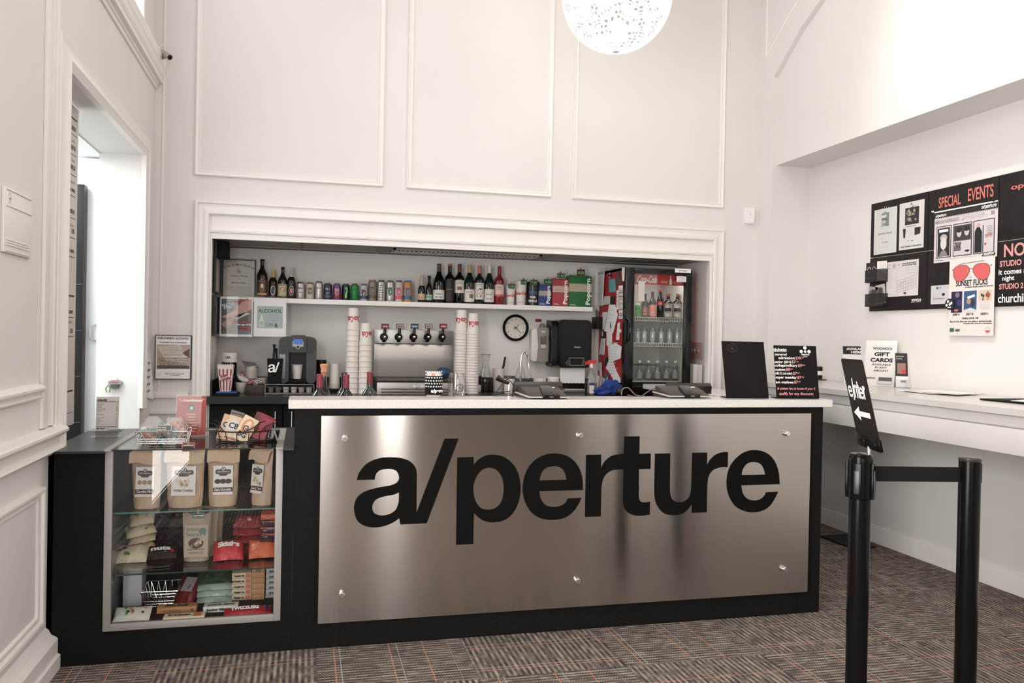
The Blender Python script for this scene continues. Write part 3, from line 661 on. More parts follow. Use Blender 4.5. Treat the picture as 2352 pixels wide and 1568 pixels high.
for (x0,x1,y0),lab,lz,dd,cap,cz in (((455,553,230),'tallest brown beer bottle with a tan gargoyle label, left end of the beers',(.07,.47,C(90,60,44,.5)),d_stone,BOTTLE_BLACK,.9),
  ((568,645,332),'short brown beer bottle with gold neck foil and oval cream label',(.06,.50,LBLK),d_star,C(196,160,110,.35),.74),
  ((658,738,303),'brown beer bottle with wide cream label and black cap',(.07,.46,C(196,180,150,.5)),d_crm,BLACK,.92),
  ((742,820,316),'dark beer bottle with silver neck foil and white ringed oval label',(.07,.46,LBLK),d_oval,C(188,182,176,.3),.72)):
    a,b,zt,_ = BX4('4',x0,x1,y0,585,YSH); bottle((a+b)/2,YSH,ZSH,(b-a),zt-ZSH,BP_BEER,BOTTLE_BROWN,cap,cz,lz,lab,'beer bottle',G1,dd,'beer_bottle')
# ---- cans
CANP = [(.40,0),(.47,.02),(.5,.06),(.5,.87),(.47,.92),(.43,.955),(.43,.985),(.41,1),(.39,.975),(.0,.97)]
G2 = 'drink cans on the shelf'
def can(a, b, zt, lab, body, deco, y=YSH, zb=ZSH, cat='can', grp=G2, name='drink_can', lid=CHROME):
    x=(a+b)/2; w=(b-a)*.97; h=zt-zb; t = T(name, lab, cat, (x,y,zb), grp)
    mb = MB(); mb.lathe((x,y,zb), [(r*w,z*h) for r,z in CANP[:5]], body, 24); ph = toward(x,y)
    deco(mb,x,y,w/2+.0006,ph,zb,h); mb.build('body', t)
    mb = MB(); mb.lathe((x,y,zb), [(r*w,z*h) for r,z in CANP[4:]], lid, 24); mb.build('lid', t)
    return t
def cw(t1, col, bandc=None, oval=None, t2=None):
    def fn(mb,x,y,r,p,zb,h):
        if bandc: mb.cband(x,y,r,p-1.4,p+1.4,zb+.12*h,zb+.30*h,C(*bandc,.4),n=18)
        if oval: mb.coval(x,y,r+.0004,p,zb+.47*h,.017,.2*h,C(*oval,.4),20)
        if t1: mb.ctext(x,y,r+.0012,t1,zb+.60*h,.012,C(*col,.4),p-.1,.03,w=min(.036,.011*len(t1)))
        if t2: mb.ctext(x,y,r+.0012,t2,zb+.36*h,.008,C(*col,.4),p,.02,w=min(.034,.007*len(t2)))
    return fn
SIL = C(176,172,168,.28,metal=.6)
cans = [('4',828,910,445,'silver lager can with a slanted blue word, first can of the row',SIL,cw('Bud',(40,50,120),None,(196,192,190),'LIGHT')),
 ('4',918,997,450,'cream can with a brown oval seal, second can of the row',C(186,176,162,.35),cw('LAGER',(80,50,44),None,(140,118,98),'PREMIUM')),
 ('4',1003,1080,438,'taller plain silver can with small red lettering',SIL,cw('Coors',(140,40,44),None,None,None)),
 ('4',1088,1166,455,'dark navy can with pale lettering',C(34,38,66,.3),cw('PILS',(170,174,190),(70,74,96),None,'CRAFT')),
 ('4',1176,1250,458,'purple and red can with a round emblem',C(92,62,120,.3),cw('ALE',(220,190,170),(130,44,40),(178,110,90),None)),
 ('4',1260,1335,460,'black can with a glowing green swirl and flame',C(16,20,16,.3),None),
 ('4',1342,1420,460,'bright green can between the black and the small white can',C(20,118,50,.3),cw('gluten',(30,80,40),(16,96,42),None,'FREE')),
 ('4',1430,1503,463,'small white and navy can with a dark round emblem',C(176,174,180,.3),cw('IPA',(170,50,50),(60,60,90),(50,46,60),None)),
 ('5',107,187,425,'tall brown and silver pattern can with a brown rim',C(128,118,106,.3,metal=.3),cw('SIERRA',(50,56,44),(90,70,54),(90,96,80),'NEVADA')),
 ('5',190,270,427,'tall silver can covered in small black lettering',SIL,'letters'),
 ('5',275,353,430,'tall silver can with a green patch',SIL,cw('HOPS',(60,60,56),None,(50,120,70),'GREEN')),
 ('5',357,435,430,'tall white can with pink and teal drawing',C(190,178,174,.3),cw('hoppy',(60,90,96),(196,90,100),(198,92,104),'ALE')),
 ('5',440,518,432,'tall orange can with a blue emblem and blue rim',C(190,128,76,.3),cw('Hop',(50,80,110),(50,96,130),(50,104,140),'NOSH'))]
for z,x0,x1,y0,lab,body,dd in cans:
    a,b,zt,_ = BX4(z,x0,x1,y0,600,YSH)
    if dd is None:
        def dd(mb,x,y,r,p,zb,h):
            gg = C(120,200,120,.4)
            for k in range(9): an = -1.2+k*.42; mb.coval(x,y,r,p+.12+.28*math.cos(an)*(.4+k*.06),zb+(.58+.16*math.sin(an))*h,.004,.007,gg,8)
            mb.coval(x,y,r,p,zb+.26*h,.007,.16*h,gg,10)
    if dd == 'letters':
        def dd(mb,x,y,r,p,zb,h):
            for k,s in enumerate(('LIQUID','GOLD','HEADY','TOPPER','DOUBLE','IPA')): mb.ctext(x,y,r,s,zb+(.72-.11*k)*h,.009,INK,p,.03,w=.032)
    can(a,b,zt,lab,body,dd,lid=C(150,110,96,.3) if 'brown rim' in lab else (C(40,110,150,.3) if 'blue rim' in lab else CHROME))
# ---- small sparkling bottles and wine bottles
G3 = 'wine bottles on the shelf'
def d_txt(words, col=(50,44,44), sz=.009, blk=None, leaves=False):
    def fn(mb,x,y,r,p,a,b):
        h=b-a
        for k,(s,f_) in enumerate(words): mb.ctext(x,y,r+.0008,s,a+f_*h,sz,C(*col,.5),p,.01,w=min(.052,.0075*len(s)))
        if blk: mb.cband(x,y,r+.0006,p-blk[0],p+blk[1],a+blk[2]*h,a+blk[3]*h,C(*blk[4],.5))
        if leaves:
            rnd = random.Random(3)
            for k in range(16): mb.coval(x,y,r+.0006,p+rnd.uniform(-.8,.8),a+rnd.uniform(.15,.68)*h,rnd.uniform(.002,.0045),rnd.uniform(.003,.007),INK if k%5 else C(150,60,50,.5),7)
    return fn
WL = C(214,206,198,.5)
wines = [(580,645,380,'small sparkling wine bottle with gold foil and beige label',BP_CHAM,BOTTLE_BLACK,C(186,172,146,.3),.62,(.10,.32,C(196,170,140,.5)),d_txt([('brut',.3)])),
 (652,713,385,'small black topped bottle with a pale green label',BP_CHAM,BOTTLE_BLACK,BLACK,.7,(.10,.30,C(150,176,160,.5)),d_txt([('prosecco',.5)])),
 (722,830,272,'wide shouldered wine bottle with a white script label and grey cap',BP_BURG,BOTTLE_BLACK,C(70,66,64,.3),.80,(.09,.33,WL),d_txt([('Avalon',.52),('PINOT NOIR',.16)],sz=.012)),
 (830,925,274,'black wine bottle with an orange tipped neck and dark red label',BP_WINE,BOTTLE_BLACK,C(196,100,70,.35),.955,(.06,.60,C(38,24,24,.5)),d_txt([('CABERNET',.52)],(180,150,140),.006)),
 (925,1015,275,'wine bottle with dark red cap and tall white label with a brown picture',BP_WINE,BOTTLE_BLACK,C(84,26,28,.35),.80,(.27,.59,WL),d_txt([('Columbia',.82),('Crest',.7)],sz=.007,blk=(.4,.5,.22,.5,(120,90,80)))),
 (1015,1115,283,'wine bottle with a tan cap and white label with a grey square',BP_BURG,BOTTLE_GREEN,C(186,160,126,.4),.80,(.05,.37,WL),d_txt([('LaCrema',.76)],sz=.009,blk=(-.05,.75,.3,.62,(110,98,94)))),
 (1115,1203,290,'wine bottle with an orange cap and black leaf pattern label',BP_WINE,BOTTLE_GREEN,C(204,108,80,.4),.80,(.12,.55,WL),d_txt([('TRIVENTO',.86)],sz=.006,leaves=True)),
 (1205,1300,287,'green wine bottle with white neck and white label',BP_BURG,BOTTLE_GREEN,C(220,214,210,.4),.80,(.06,.39,WL),d_txt([('Simonet',.55),('CHARDONNAY',.2)],sz=.009)),
 (1303,1392,296,'rose wine bottle with red cap and pale pink label',BP_WINE,mat('rose_wine_glass',hexc(120,34,44),.08,coat=.3),C(130,30,42,.4),.80,(.22,.52,C(222,186,180,.5)),d_txt([('ROSE',.75),('wine',.55)],sz=.007,blk=(1.2,1.2,0,.16,(196,90,104))))]
for x0,x1,y0,lab,prof,body,cap,cz,lz,dd in wines:
    a,b,zt,_ = BX4('5',x0,x1,y0,630,YSH); bottle((a+b)/2,YSH,ZSH,(b-a)*.955,zt-ZSH,prof,body,cap,cz,lz,lab,'wine bottle',G3,dd,'wine_bottle')
# ---- paper cups and popcorn boxes with price tags
COKE = C(176,30,40,.5); CUPW = C(214,206,200,.45)
def cup(x, y, zb, r0, r1, h, lab, cat='cup', grp=None, word='Coca-Cola', wz=.45, wh=.022, m=CUPW, inv=False, name='paper_cup', extra=None, col=None):
    t = T(name, lab, cat, (x,y,zb), grp); mb = MB()
    mb.lathe((x,y,zb), [(r0*.9,.002),(r0,0),(r1,h),(r1*.96,h),(r1*.93,h-.004),(r0*.9,h*.1)], m, 26)
    if word:
        rz = r0+(r1-r0)*wz; mb.ctext(x,y,rz+.001,word,zb+wz*h,wh,col or COKE,toward(x,y),.03,w=wh*.5*len(word),r2=rz+.001+(r1-r0)*.3,hz=.3*h)
    if extra: extra(mb,x,y)
    mb.build('body', t); mb = MB(); R=[(r1+.0025*math.cos(2*PI*k/8)) for k in range(8)]
    mb.lathe((x,y,zb+h), [(r1*.97,-.001),(r1+.002,-.001),(r1+.003,.001),(r1+.001,.003),(r1*.97,.002)], m, 26); mb.build('rim', t)
    return t
a,b,zt,_ = BX4('6',180,275,425,600,YSH); cup((a+b)/2,YSH,ZSH,(b-a)*.36,(b-a)*.5,zt-ZSH,'small white soda cup with red script, under the 3.00 tag',word='Coca-Cola',grp='paper cups on the shelf',wh=.020,extra=lambda mb,x,y: mb.ctext(x,y,(b-a)*.4,'medium',ZSH+.018,.008,GREY,toward(x,y)))
a2,b2,zt2,_ = BX4('6',275,388,380,600,YSH); cup((a2+b2)/2,YSH,ZSH,(b2-a2)*.36,(b2-a2)*.5,zt2-ZSH,'large white soda cup with red script, under the first 4.50 tag',word='Coca-Cola',grp='paper cups on the shelf',wh=.026,extra=lambda mb,x,y: mb.ctext(x,y,(b2-a2)*.4,'LARGE',ZSH+.018,.012,GREY,toward(x,y)))
a3,b3,zt3,_ = BX4('6',393,513,385,600,YSH)
def fr_(mb,x,y):
    r=(b3-a3)*.45; mb.ctext(x,y,r,'FREE',ZSH+.060,.016,CHW,toward(x,y),.03); mb.ctext(x,y,r-.001,'REFILLS',ZSH+.030,.016,CHW,toward(x,y),.03)
    mb.cband(x,y,r+.003,toward(x,y)-.7,toward(x,y)+.7,ZSH+.09,ZSH+.115,C(40,70,120,.4))
cup((a3+b3)/2,YSH,ZSH,(b3-a3)*.43,(b3-a3)*.5,zt3-ZSH,'black refillable tumbler with FREE REFILLS written on it',word=None,m=C(26,24,24,.3),extra=fr_,name='refill_tumbler')
def pbox(z,x0,x1,y0,lab,col,band,w2,u,size):
    a,b,zt,_ = BX4(z,x0,x1,y0,605,YSH-.02); a+=.003; b-=.003; t = T('popcorn_box', lab, 'popcorn box', ((a+b)/2,YSH,ZSH), 'popcorn boxes on the shelf'); h=zt-ZSH
    mb = MB(); mb.box((a,YSH-.02,ZSH),(b,YSH+.07,zt), C(*col,.4), .002); f = F((0,YSH-.02,0), *FRONT)
    mb.rect(f,a,ZSH+h*u[0],b,ZSH+h*u[1],C(*band,.4),.0006)
    fv = F((b-.012,YSH-.0206,ZSH+.02),(0,0,1),(-1,0,0)); mb.text(fv,'Popcorn',0,0,size,CHW,bold=.03,w=h*.86,d=.001)
    mb.text(f,w2,a+.016,ZSH+h*.44,.013,C(110,100,96,.5)); mb.text(f,'gourmet',a+.02,ZSH+h*.60,.010,C(130,118,110,.5)); mb.rect(f,a+.012,ZSH+.012,a+.06,ZSH+.016,C(200,190,190,.5),.001); mb.rect(f,a+.012,ZSH+.020,a+.05,ZSH+.023,C(200,190,190,.5),.001)
    mb.build('carton', t); mb = MB(); mb.hexa([(a,YSH-.02,zt),(b,YSH-.02,zt),(b,YSH+.07,zt),(a,YSH+.07,zt),(a+.02,YSH+.024,zt+.012),(b-.02,YSH+.024,zt+.012),(b-.02,YSH+.026,zt+.012),(a+.02,YSH+.026,zt+.012)], C(*col,.4)); mb.build('top_flap', t)
pbox('6',507,638,415,'small blue popcorn box',(34,58,120),(170,158,150),'SMALL',(.50,.74),.030)
pbox('6',648,810,352,'medium red popcorn box',(160,56,64),(196,164,150),'CLASSIC',(.52,.75),.034)
pbox('6',812,1040,325,'large green popcorn box at the right end of the shelf',(22,96,44),(178,166,142),'SEA SALT',(.50,.76),.038)
def ptag(x0,x1,y0,y1,txt,lab,edge,Y=YSH-.05):
    a,b,zt,zb = BX4('6',x0,x1,y0,y1,Y); t = T('price_tag', lab, 'price tag', ((a+b)/2,Y,zb), 'chalk price tags on the shelf')
    mb = MB(); mb.box((a,Y,zb),(b,Y+.004,zt), C(*edge,.5), .001); f = F((0,Y,0), *FRONT); mb.rect(f,a+.004,zb+.004,b-.004,zt-.004,C(16,18,16,.5),.0005); mb.text(f,txt,(a+b)/2,zb+(zt-zb)*.25,(zt-zb)*.5,C(130,190,120,.5),'c',.02,w=(b-a)*.72,d=.001); mb.build('card', t)
    mb = MB(); mb.box(((a+b)/2-.004,Y-.003,zt-.003),((a+b)/2+.004,Y+.02,zt+.012), C(150,120,86,.6), .001); mb.build('clip', t)
for q in ((208,270,400,446,'3.00','price tag reading 3.00 above the small soda cup',(60,80,50)),(333,393,357,407,'4.50','price tag reading 4.50 above the large soda cup',(60,120,100)),(430,497,357,410,'7.00','price tag reading 7.00 above the black tumbler',(50,110,80)),(563,645,352,405,'4.50','price tag reading 4.50 on the blue popcorn box',(50,110,100)),(693,775,290,348,'5.50','price tag reading 5.50 on the red popcorn box',(190,180,150)),(895,972,255,317,'8.00','price tag reading 8.00 on the green popcorn box',(120,50,50))): ptag(*q)
# ---- notices hanging from the shelf
a,b,zt,zb = BX4('4',105,410,590,960,6.165)
t = T('alcohol_law_notice', 'colour notice about alcohol law in a clear sleeve, left one under the shelf', 'notice', ((a+b)/2,6.165,zb)); f = F((0,6.165,0), *FRONT)
mb = MB(); mb.box((a,6.165,zb),(b,6.168,zt), PAPER); xx=lambda u:a+u*(b-a); zz=lambda v:zb+v*(zt-zb)
mb.rect(f,xx(.05),zz(.06),xx(.97),zz(.96),C(60,52,60,.4))
for pts,cc in ((((.05,.5),(.35,.62),(.75,.95),(.97,.96),(.97,.72),(.6,.5),(.3,.42)),(186,140,120)),(((.4,.52),(.75,.62),(.92,.60),(.55,.45)),(214,200,190)),(((.05,.06),(.3,.3),(.55,.25),(.4,.06)),(84,70,70)),(((.05,.30),(.3,.52),(.45,.36),(.2,.2)),(170,120,104)),(((.45,.06),(.6,.2),(.97,.12),(.97,.06)),(90,100,124)),(((.05,.96),(.4,.96),(.3,.8),(.05,.72)),(50,60,74))):
    mb.poly(f,[(xx(u),zz(v)) for u,v in pts],C(*cc,.4),.0009)
fs = F(f.p(xx(.08),zz(.76),0),(1,0,.22),(-.22,0,1)); mb.text(fs,'N.C. LAW',0,0,.017,CHW,bold=.04,d=.002); mb.text(fs,'STRICTLY',.005,-.02,.017,CHW,bold=.04,d=.002); mb.text(fs,'PROHIBITS',.085,.008,.015,C(190,60,50,.5),bold=.04,d=.002)
for k,s in enumerate(('selling to anyone under','the age of 21','Please','have ID')): mb.text(f,s,xx(.95),zz(.36-k*.07),.012,C(200,60,56,.5) if k!=1 else CHW,'r',.03,d=.002,w=(.6,.42,.35,.3)[k]*(b-a))
mb.build('sheet', t)
mb = MB(); mb.box((a-.004,6.1630,zb-.003),(b+.004,6.1636,zt+.006), SLEEVE); mb.build('sleeve', t)
a,b,zt,zb = BX4('4',428,728,600,960,6.163)
t = T('birth_year_notice', 'grey green ALCOHOL birth year notice in a clear sleeve, right one under the shelf', 'notice', ((a+b)/2,6.163,zb)); f = F((0,6.163,0), *FRONT)
mb = MB(); mb.box((a,6.163,zb),(b,6.166,zt), PAPER); mb.rect(f,xx(.1),zz(.22),xx(.90),zz(.80),C(150,166,160,.4))
mb.text(f,'To purchase',xx(.5),zz(.755),.008,INK,'c'); mb.text(f,'ALCOHOL',xx(.5),zz(.63),.026,INK,'c',.03,w=.74*(b-a))
for k,s in enumerate(('a buyer must be','21 years of age','born on or before',"today's date in")): mb.text(f,s,xx(.63),zz(.575-k*.055),.0075,INK,'c')
mb.text(f,'199',xx(.40),zz(.26),.026,INK,bold=.0); mb.text(f,'6',xx(.645),zz(.25),.030,INK,bold=.05)
mb.prism(f,[(xx(u),zz(v)) for u,v in ((.16,.26),(.32,.26),(.32,.42),(.27,.48),(.27,.56),(.21,.56),(.21,.48),(.16,.42))],.0008,.0012,C(200,206,190,.5)); mb.rect(f,xx(.18),zz(.30),xx(.30),zz(.40),C(160,176,166,.5),.002); mb.build('sheet', t)
mb = MB(); mb.box((a-.006,6.1606,zb-.003),(b+.012,6.1614,zt+.016), SLEEVE); mb.build('sleeve', t)
# ---- wall clock
q = onY(1184.5,752.5,6.385); R_ = .108
t = T('wall_clock', 'round black rimmed wall clock reading about twenty past one', 'clock', (q.x,6.385,q.z-R_))
mb = MB(); mb.lathe((q.x,6.40,q.z), [(R_*.98,0),(R_,.012),(R_*.97,.028),(R_*.90,.034),(R_*.83,.028),(R_*.80,.014)], MATT, 40, (0,-1,0), cap=False); mb.build('rim', t)
f = F((q.x,6.386,q.z), *FRONT)
mb = MB(); mb.disc(f,0,0,R_*.83,C(222,216,208,.5),0,40)
for k in range(1,13): an = PI/2-k*PI/6; mb.text(f,str(k),R_*.64*math.cos(an),R_*.64*math.sin(an)-.006,.013,INK,'c',.01)
for k in range(60): an=k*PI/30; mb.disc(f,R_*.765*math.cos(an),R_*.765*math.sin(an),.0012 if k%5 else .002,INK,.0006,6)
mb.text(f,'QUARTZ',0,-.03,.004,INK,'c'); mb.build('dial', t)
def hand(an,l,w,m,d):
    mb = MB(); u=Vector((math.cos(an),math.sin(an))); n_=Vector((-u.y,u.x)); P=[(-u*.018+n_*w),(-u*.018-n_*w),(u*l-n_*w*.5),(u*l+n_*w*.5)]; mb.prism(f,[tuple(p) for p in P],d,d+.001,m); mb.build('hand', t)
hand(math.radians(47),R_*.40,.003,INK,.002); hand(math.radians(-43),R_*.60,.0024,INK,.0035); hand(math.radians(184),R_*.30,.0012,INK,.005)
# ---- soap dispenser
a,b,zt,zb = BX4('6',470,615,850,1175,6.30)
a -= .018
t = T('soap_dispenser', 'white and grey wall soap dispenser between clock and towel dispenser', 'soap dispenser', ((a+b)/2,6.36,zb)); w=b-a;h=zt-zb; xc=(a+b)/2
f = F((0,6.40,0), *FRONT)
mb = MB(); mb.prism(f,[(a,zb+.04*h),(a+.1*w,zb+.0*h),(b-.08*w,zb+.0*h),(b,zb+.04*h),(b,zt-.05*h),(b-.1*w,zt),(a+.12*w,zt),(a,zt-.06*h)],0,.075,WHITE); mb.build('housing', t)
mb = MB(); g_=C(140,132,126,.35); pr_=[(a+.34*w,zt+.01),(a+.90*w,zt+.01),(a+.98*w,zt-.06*h),(a+.90*w,zb+.5*h),(a+.96*w,zb),(a+.66*w,zb-.035*h),(a+.32*w,zb),(a+.42*w,zb+.5*h),(a+.32*w,zt-.06*h)]
mb.prism(f,pr_,.074,.10,g_); mb.text(F((0,6.30,0),*FRONT),'GOJO',a+.64*w,zt-.10*h,.011,CHW,'c',.04,d=.001); mb.build('cover', t)
mb = MB(); mb.fbox(f,a+.46*w,zb+.38*h,a+.82*w,zb+.78*h,.095,.1015,C(96,90,86,.12),.004); mb.fbox(f,a+.48*w,zb+.40*h,a+.80*w,zb+.52*h,.10,.1025,C(190,184,178,.2)); mb.build('window', t)
mb = MB(); mb.lathe((a+.62*w,6.33,zt+.005),[(.022,0),(.026,.015),(.02,.03),(.01,.04)],C(104,116,84,.5),14); mb.build('green_cap', t)
a,b,zt,zb = BX4('6',480,540,750,780,6.39); mb = MB(); mb.box((a,6.392,zb),(b,6.40,zt),C(120,40,40,.5),.001); o=mb.build('wall_sticker'); tag(o,'small red sticker on the wall above the soap dispenser','sticker')
# ---- towel dispenser
a,b,zt,zb = BX4('6',665,1045,758,1240,6.19)
t = T('towel_dispenser', 'large glossy black paper towel dispenser on the alcove wall', 'paper towel dispenser', ((a+b)/2,6.3,zb)); w=b-a;h=zt-zb
prof=[(6.40,zb+.02*h),(6.24,zb),(6.20,zb+.03*h),(6.19,zb+.3*h),(6.19,zt-.16*h),(6.215,zt-.05*h),(6.26,zt),(6.40,zt)]
SMK = mat('smoked_plastic', (.005,.0045,.0045), .2, spec=.22)
def rrq(x0,z0,x1,z1,r,n=6):
    P=[]
    for cx_,cz_,a0 in ((x1-r,z0+r,-PI/2),(x1-r,z1-r,0),(x0+r,z1-r,PI/2),(x0+r,z0+r,PI)):
        for i in range(n+1): an=a0+PI/2*i/n; P.append((cx_+r*math.cos(an),cz_+r*math.sin(an)))
    return P
fT=F((0,6.40,0),*FRONT)
mb = MB(); 
def slabx(mb, x0, x1, prof, m, inset=0):
    A=[mb.v((x0,y,z)) for y,z in prof]; B=[mb.v((x1,y,z)) for y,z in prof]; n=len(prof)
    for i in range(n): mb.face([A[i],B[i],B[(i+1)%n],A[(i+1)%n]],m)
    mb.face(A[::-1],m); mb.face(B,m)
mb.prism(fT,rrq(a+.13*w,zb,b,zt,.042),0,.185,SMK); mb.prism(fT,rrq(a+.145*w,zb+.006,b-.008,zt-.006,.038),.185,.198,SMK); mb.prism(fT,rrq(a+.175*w,zb+.02,b-.025,zt-.02,.03),.198,.2095,SMK); mb.build('cover', t)
mb = MB(); slabx(mb,a,a+.16*w,[(6.40,zb+.03*h),(6.27,zb+.01*h),(6.225,zb+.06*h),(6.22,zt-.16*h),(6.26,zt-.03*h),(6.40,zt-.01*h)],SMK); mb.build('side', t)
mb = MB(); f=F((0,6.19,0),*FRONT); mb.text(f,'Tennant',a+.6*w,zb+.42*h,.012,C(190,184,178,.4),'c',.03,shear=.3); mb.build('brand_word',t); mb = MB()
L_=C(180,176,172,.4); cxx=a+.59*w; zc_=zb+.13*h
for s in (-1,1):
    mb.tube([(cxx+s*.06*1.0,6.188,zc_+.03),(cxx+s*.062,6.188,zc_+.008),(cxx+s*.085,6.188,zc_-.008),(cxx+s*.078,6.188,zc_-.025),(cxx+s*.05,6.188,zc_-.03)],.0016,L_,5)
    mb.tube([(cxx+s*.045,6.188,zc_-.012),(cxx+s*.055,6.188,zc_+.002),(cxx+s*.066,6.188,zc_-.012),(cxx+s*.05,6.188,zc_-.022)],.0014,L_,5)
mb.tube([(cxx-.06,6.188,zc_+.03),(cxx+.06,6.188,zc_+.03)],.0016,L_,5); mb.tube([(cxx-.05,6.188,zc_-.03),(cxx+.05,6.188,zc_-.03)],.0016,L_,5); mb.build('marking', t)
p0=onY(*px('6',725,1240),6.25); p1=onY(*px('6',970,1390),6.25)
mb = MB(); A=[]; n=14
for i in range(n+1): A.append((p0.x+(p1.x-p0.x)*i/n, p1.z-(.004 if i%2 else 0)))
mb.prism(F((0,6.25,0),*FRONT),A+[(p1.x,p0.z+.03),(p0.x,p0.z+.03)],0,.001,PAPER); mb.build('paper_towel', t)
# ============================================================ things on the alcove worktop
def base(zid, x, y, z=WT):
    p = onZ(*px(zid,x,y), z)
    return p if p.y < 6.3 else onY(*px(zid,x,y), 6.3)
# popcorn bag on a tray
a,b,zt,zb = BX4('k',100,565,990,1075,5.80); Y0=5.80
t = T('tray', 'flat black tray with blue rim under the striped popcorn bag', 'tray', ((a+b)/2,Y0+.06,WT))
mb = MB(); mb.box((a,Y0,WT),(b,Y0+.16,WT+.016), MATT, .005); mb.build('base', t)
mb = MB(); mb.box((a+.012,Y0+.004,WT+.0165),(b-.012,Y0+.15,WT+.026), C(36,66,130,.4), .003); mb.build('blue_pad', t)
a,b,zt,_ = BX4('k',168,468,455,1000,Y0+.04); z0=WT+.027; c0=(a+b)/2; wb=(b-a)*.66; h=zt-z0; tb=b-a
t = T('popcorn_bag', 'red and white striped popcorn bag with a zigzag top, standing on the tray', 'popcorn bag', (c0,Y0+.08,z0))
PB=C(214,196,192,.6); RED=C(134,28,40,.6); mb = MB()
mb.hexa([(c0-wb/2,Y0+.045,z0),(c0+wb/2,Y0+.045,z0),(c0+wb/2,Y0+.10,z0),(c0-wb/2,Y0+.10,z0),(c0-tb/2,Y0+.02,zt-.012),(c0+tb/2,Y0+.02,zt-.012),(c0+tb/2,Y0+.125,zt-.012),(c0-tb/2,Y0+.125,zt-.012)],PB)
f = F((c0,Y0+.045,z0),(1,0,0),(0,-.025,h-.012)); HH=h-.012
n=7; P=[(-tb/2,HH)]
for i in range(n): xa=-tb/2+tb*i/n; P+= [(xa+tb/n/2,HH+.012),(xa+tb/n,HH)]
mb.prism(f,P,-.001,.0005,PB)
for k in range(4):
    u0=(-.40+k*.26)
    for (v0,v1) in ((.03,.44),(.60,.86)):
        w0=wb+(tb-wb)*v0; w1=wb+(tb-wb)*v1
        mb.poly(f,[((u0-.045)*w0,v0*HH),((u0+.045)*w0,v0*HH),((u0+.045)*w1,v1*HH),((u0-.045)*w1,v1*HH)],RED,.0012)
fs=F(f.p(0,.53*HH,.0),(1,-.0,.28),(-.28,0,1)); mb.text(fs,'POP',-.008,.006,.016,RED,'c',.05,d=.003); mb.text(fs,'CORN',.004,-.016,.016,RED,'c',.05,d=.003); mb.build('body', t)
def jar(name, lab, cat, zid, x0, x1, y0, y1, body, lid=None, lidf=.2, by=None, Y=None, taper=1.0, grp=None, z=None, txt=None, bv=None, seg=24):
    z = WT if z is None else z
    if Y is None: Y = min(6.28, onZ(*px(zid,(x0+x1)/2,y1), z).y)
    a,b,zt,_ = BX4(zid,x0,x1,y0,y1,Y); x=(a+b)/2; r=(b-a)/2; h=zt-z
    t = T(name, lab, cat, (x,Y,z), grp); mb = MB()
    hl = h*(1-lidf) if lid else h
    mb.lathe((x,Y,z), [(r*taper*.96,0),(r*taper,.003),(r*.985,hl-.002),(r*.97,hl)], body, seg)
    if bv: bv(mb,x,Y,r,z,h)
    mb.build('body', t)
    if lid: mb = MB(); mb.lathe((x,Y,z+hl), [(r,0),(r*1.0,.002),(r,h-hl-.003),(r*.95,h-hl)], lid, seg); (mb.ctext(x,Y,r+.001,txt,z+hl+(h-hl)*.4,.016,INK,toward(x,Y)-.2,.02) if txt else None); mb.build('lid', t)
    return x,Y,r,h
jar('canister','tall black canister with a deep white lid behind the popcorn bag','canister','k',245,535,250,940,BOTTLE_BLACK,WHITE,.235,Y=6.12,txt='UER')
x,Y,r,h=jar('foam_cup','small white foam tub with its lid tilted on top','cup','k',505,735,820,1020,CUPW,taper=.78)
a,b,zt,zb=BX4('k',545,770,700,830,Y); M_=Matrix.Translation((x+.01,Y,zb+.022))@Matrix.Rotation(.45,4,'Y')@Matrix.Rotation(.25,4,'X')
mb=MB(M_); mb.lathe((0,0,0),[(r*1.0,0),(r*1.04,.004),(r*1.04,.012),(r*.9,.016)],WHITE,22); o=mb.build('cup_lid'); tag(o,'white plastic lid lying tilted on the small foam tub','lid')
x,Y,r,h=jar('foam_cup_stack','short stack of white foam cups with red script upside down behind the foam tub','cup','k',690,940,500,905,CUPW,Y=6.22,taper=.86,bv=lambda mb,x,Y,r,z,h: (mb.ctext(x,Y,r*.95,'Coca',z+h*.42,.030,COKE,toward(x,Y)-.15,.02), mb.cband(x,Y,r*1.0,-1.3,1.3,z+h*.78,z+h*.785,LGREY),mb.cband(x,Y,r*1.0,-1.3,1.3,z+h*.68,z+h*.685,LGREY)))
mb=MB(Matrix.Translation((x-.012,Y,WT+h+.012))@Matrix.Rotation(.35,4,'Z')@Matrix.Rotation(.16,4,'Y')@Matrix.Rotation(.30,4,'X')); mb.box((-.05,-.05,0),(.05,.05,.002),C(120,112,110,.5)); o=mb.build('grey_card'); tag(o,'square grey card lying on top of the foam cups','card')
# peppermint bag
mb=MB(); q=onY(*px('k',590,760),6.16); rnd=random.Random(5)
for k in range(14): c_=(q.x+rnd.uniform(-.035,.035),6.16+rnd.uniform(-.02,.02),WT+.02+rnd.uniform(0,.13)); mb.lathe(c_,[(.0,0),(.010,.003),(.010,.006),(0,.009)],C(150,50,50,.3) if k%2 else C(200,190,186,.3),8,(rnd.uniform(-1,1),-1,rnd.uniform(-.4,.4)))
mb.box((q.x-.05,6.13,WT),(q.x+.05,6.20,WT+.03),C(170,120,116,.3),.008); o=mb.build('wrapped_mints'); o['kind']='stuff'; tag(o,'pile of red and white wrapped mints behind the foam tub','candy')
jar('small_bowl','small white bowl left of the black bag','bowl','k',925,1130,735,850,CUPW,Y=6.20,taper=.8,z=WT)
a,b,zt,zb=BX4('k',700,1080,870,1050,5.97)
t=T('wooden_box','low dark brown wooden box full of silver sweetener packets','box',((a+b)/2,6.0,WT)); mb=MB(); zt_=zt
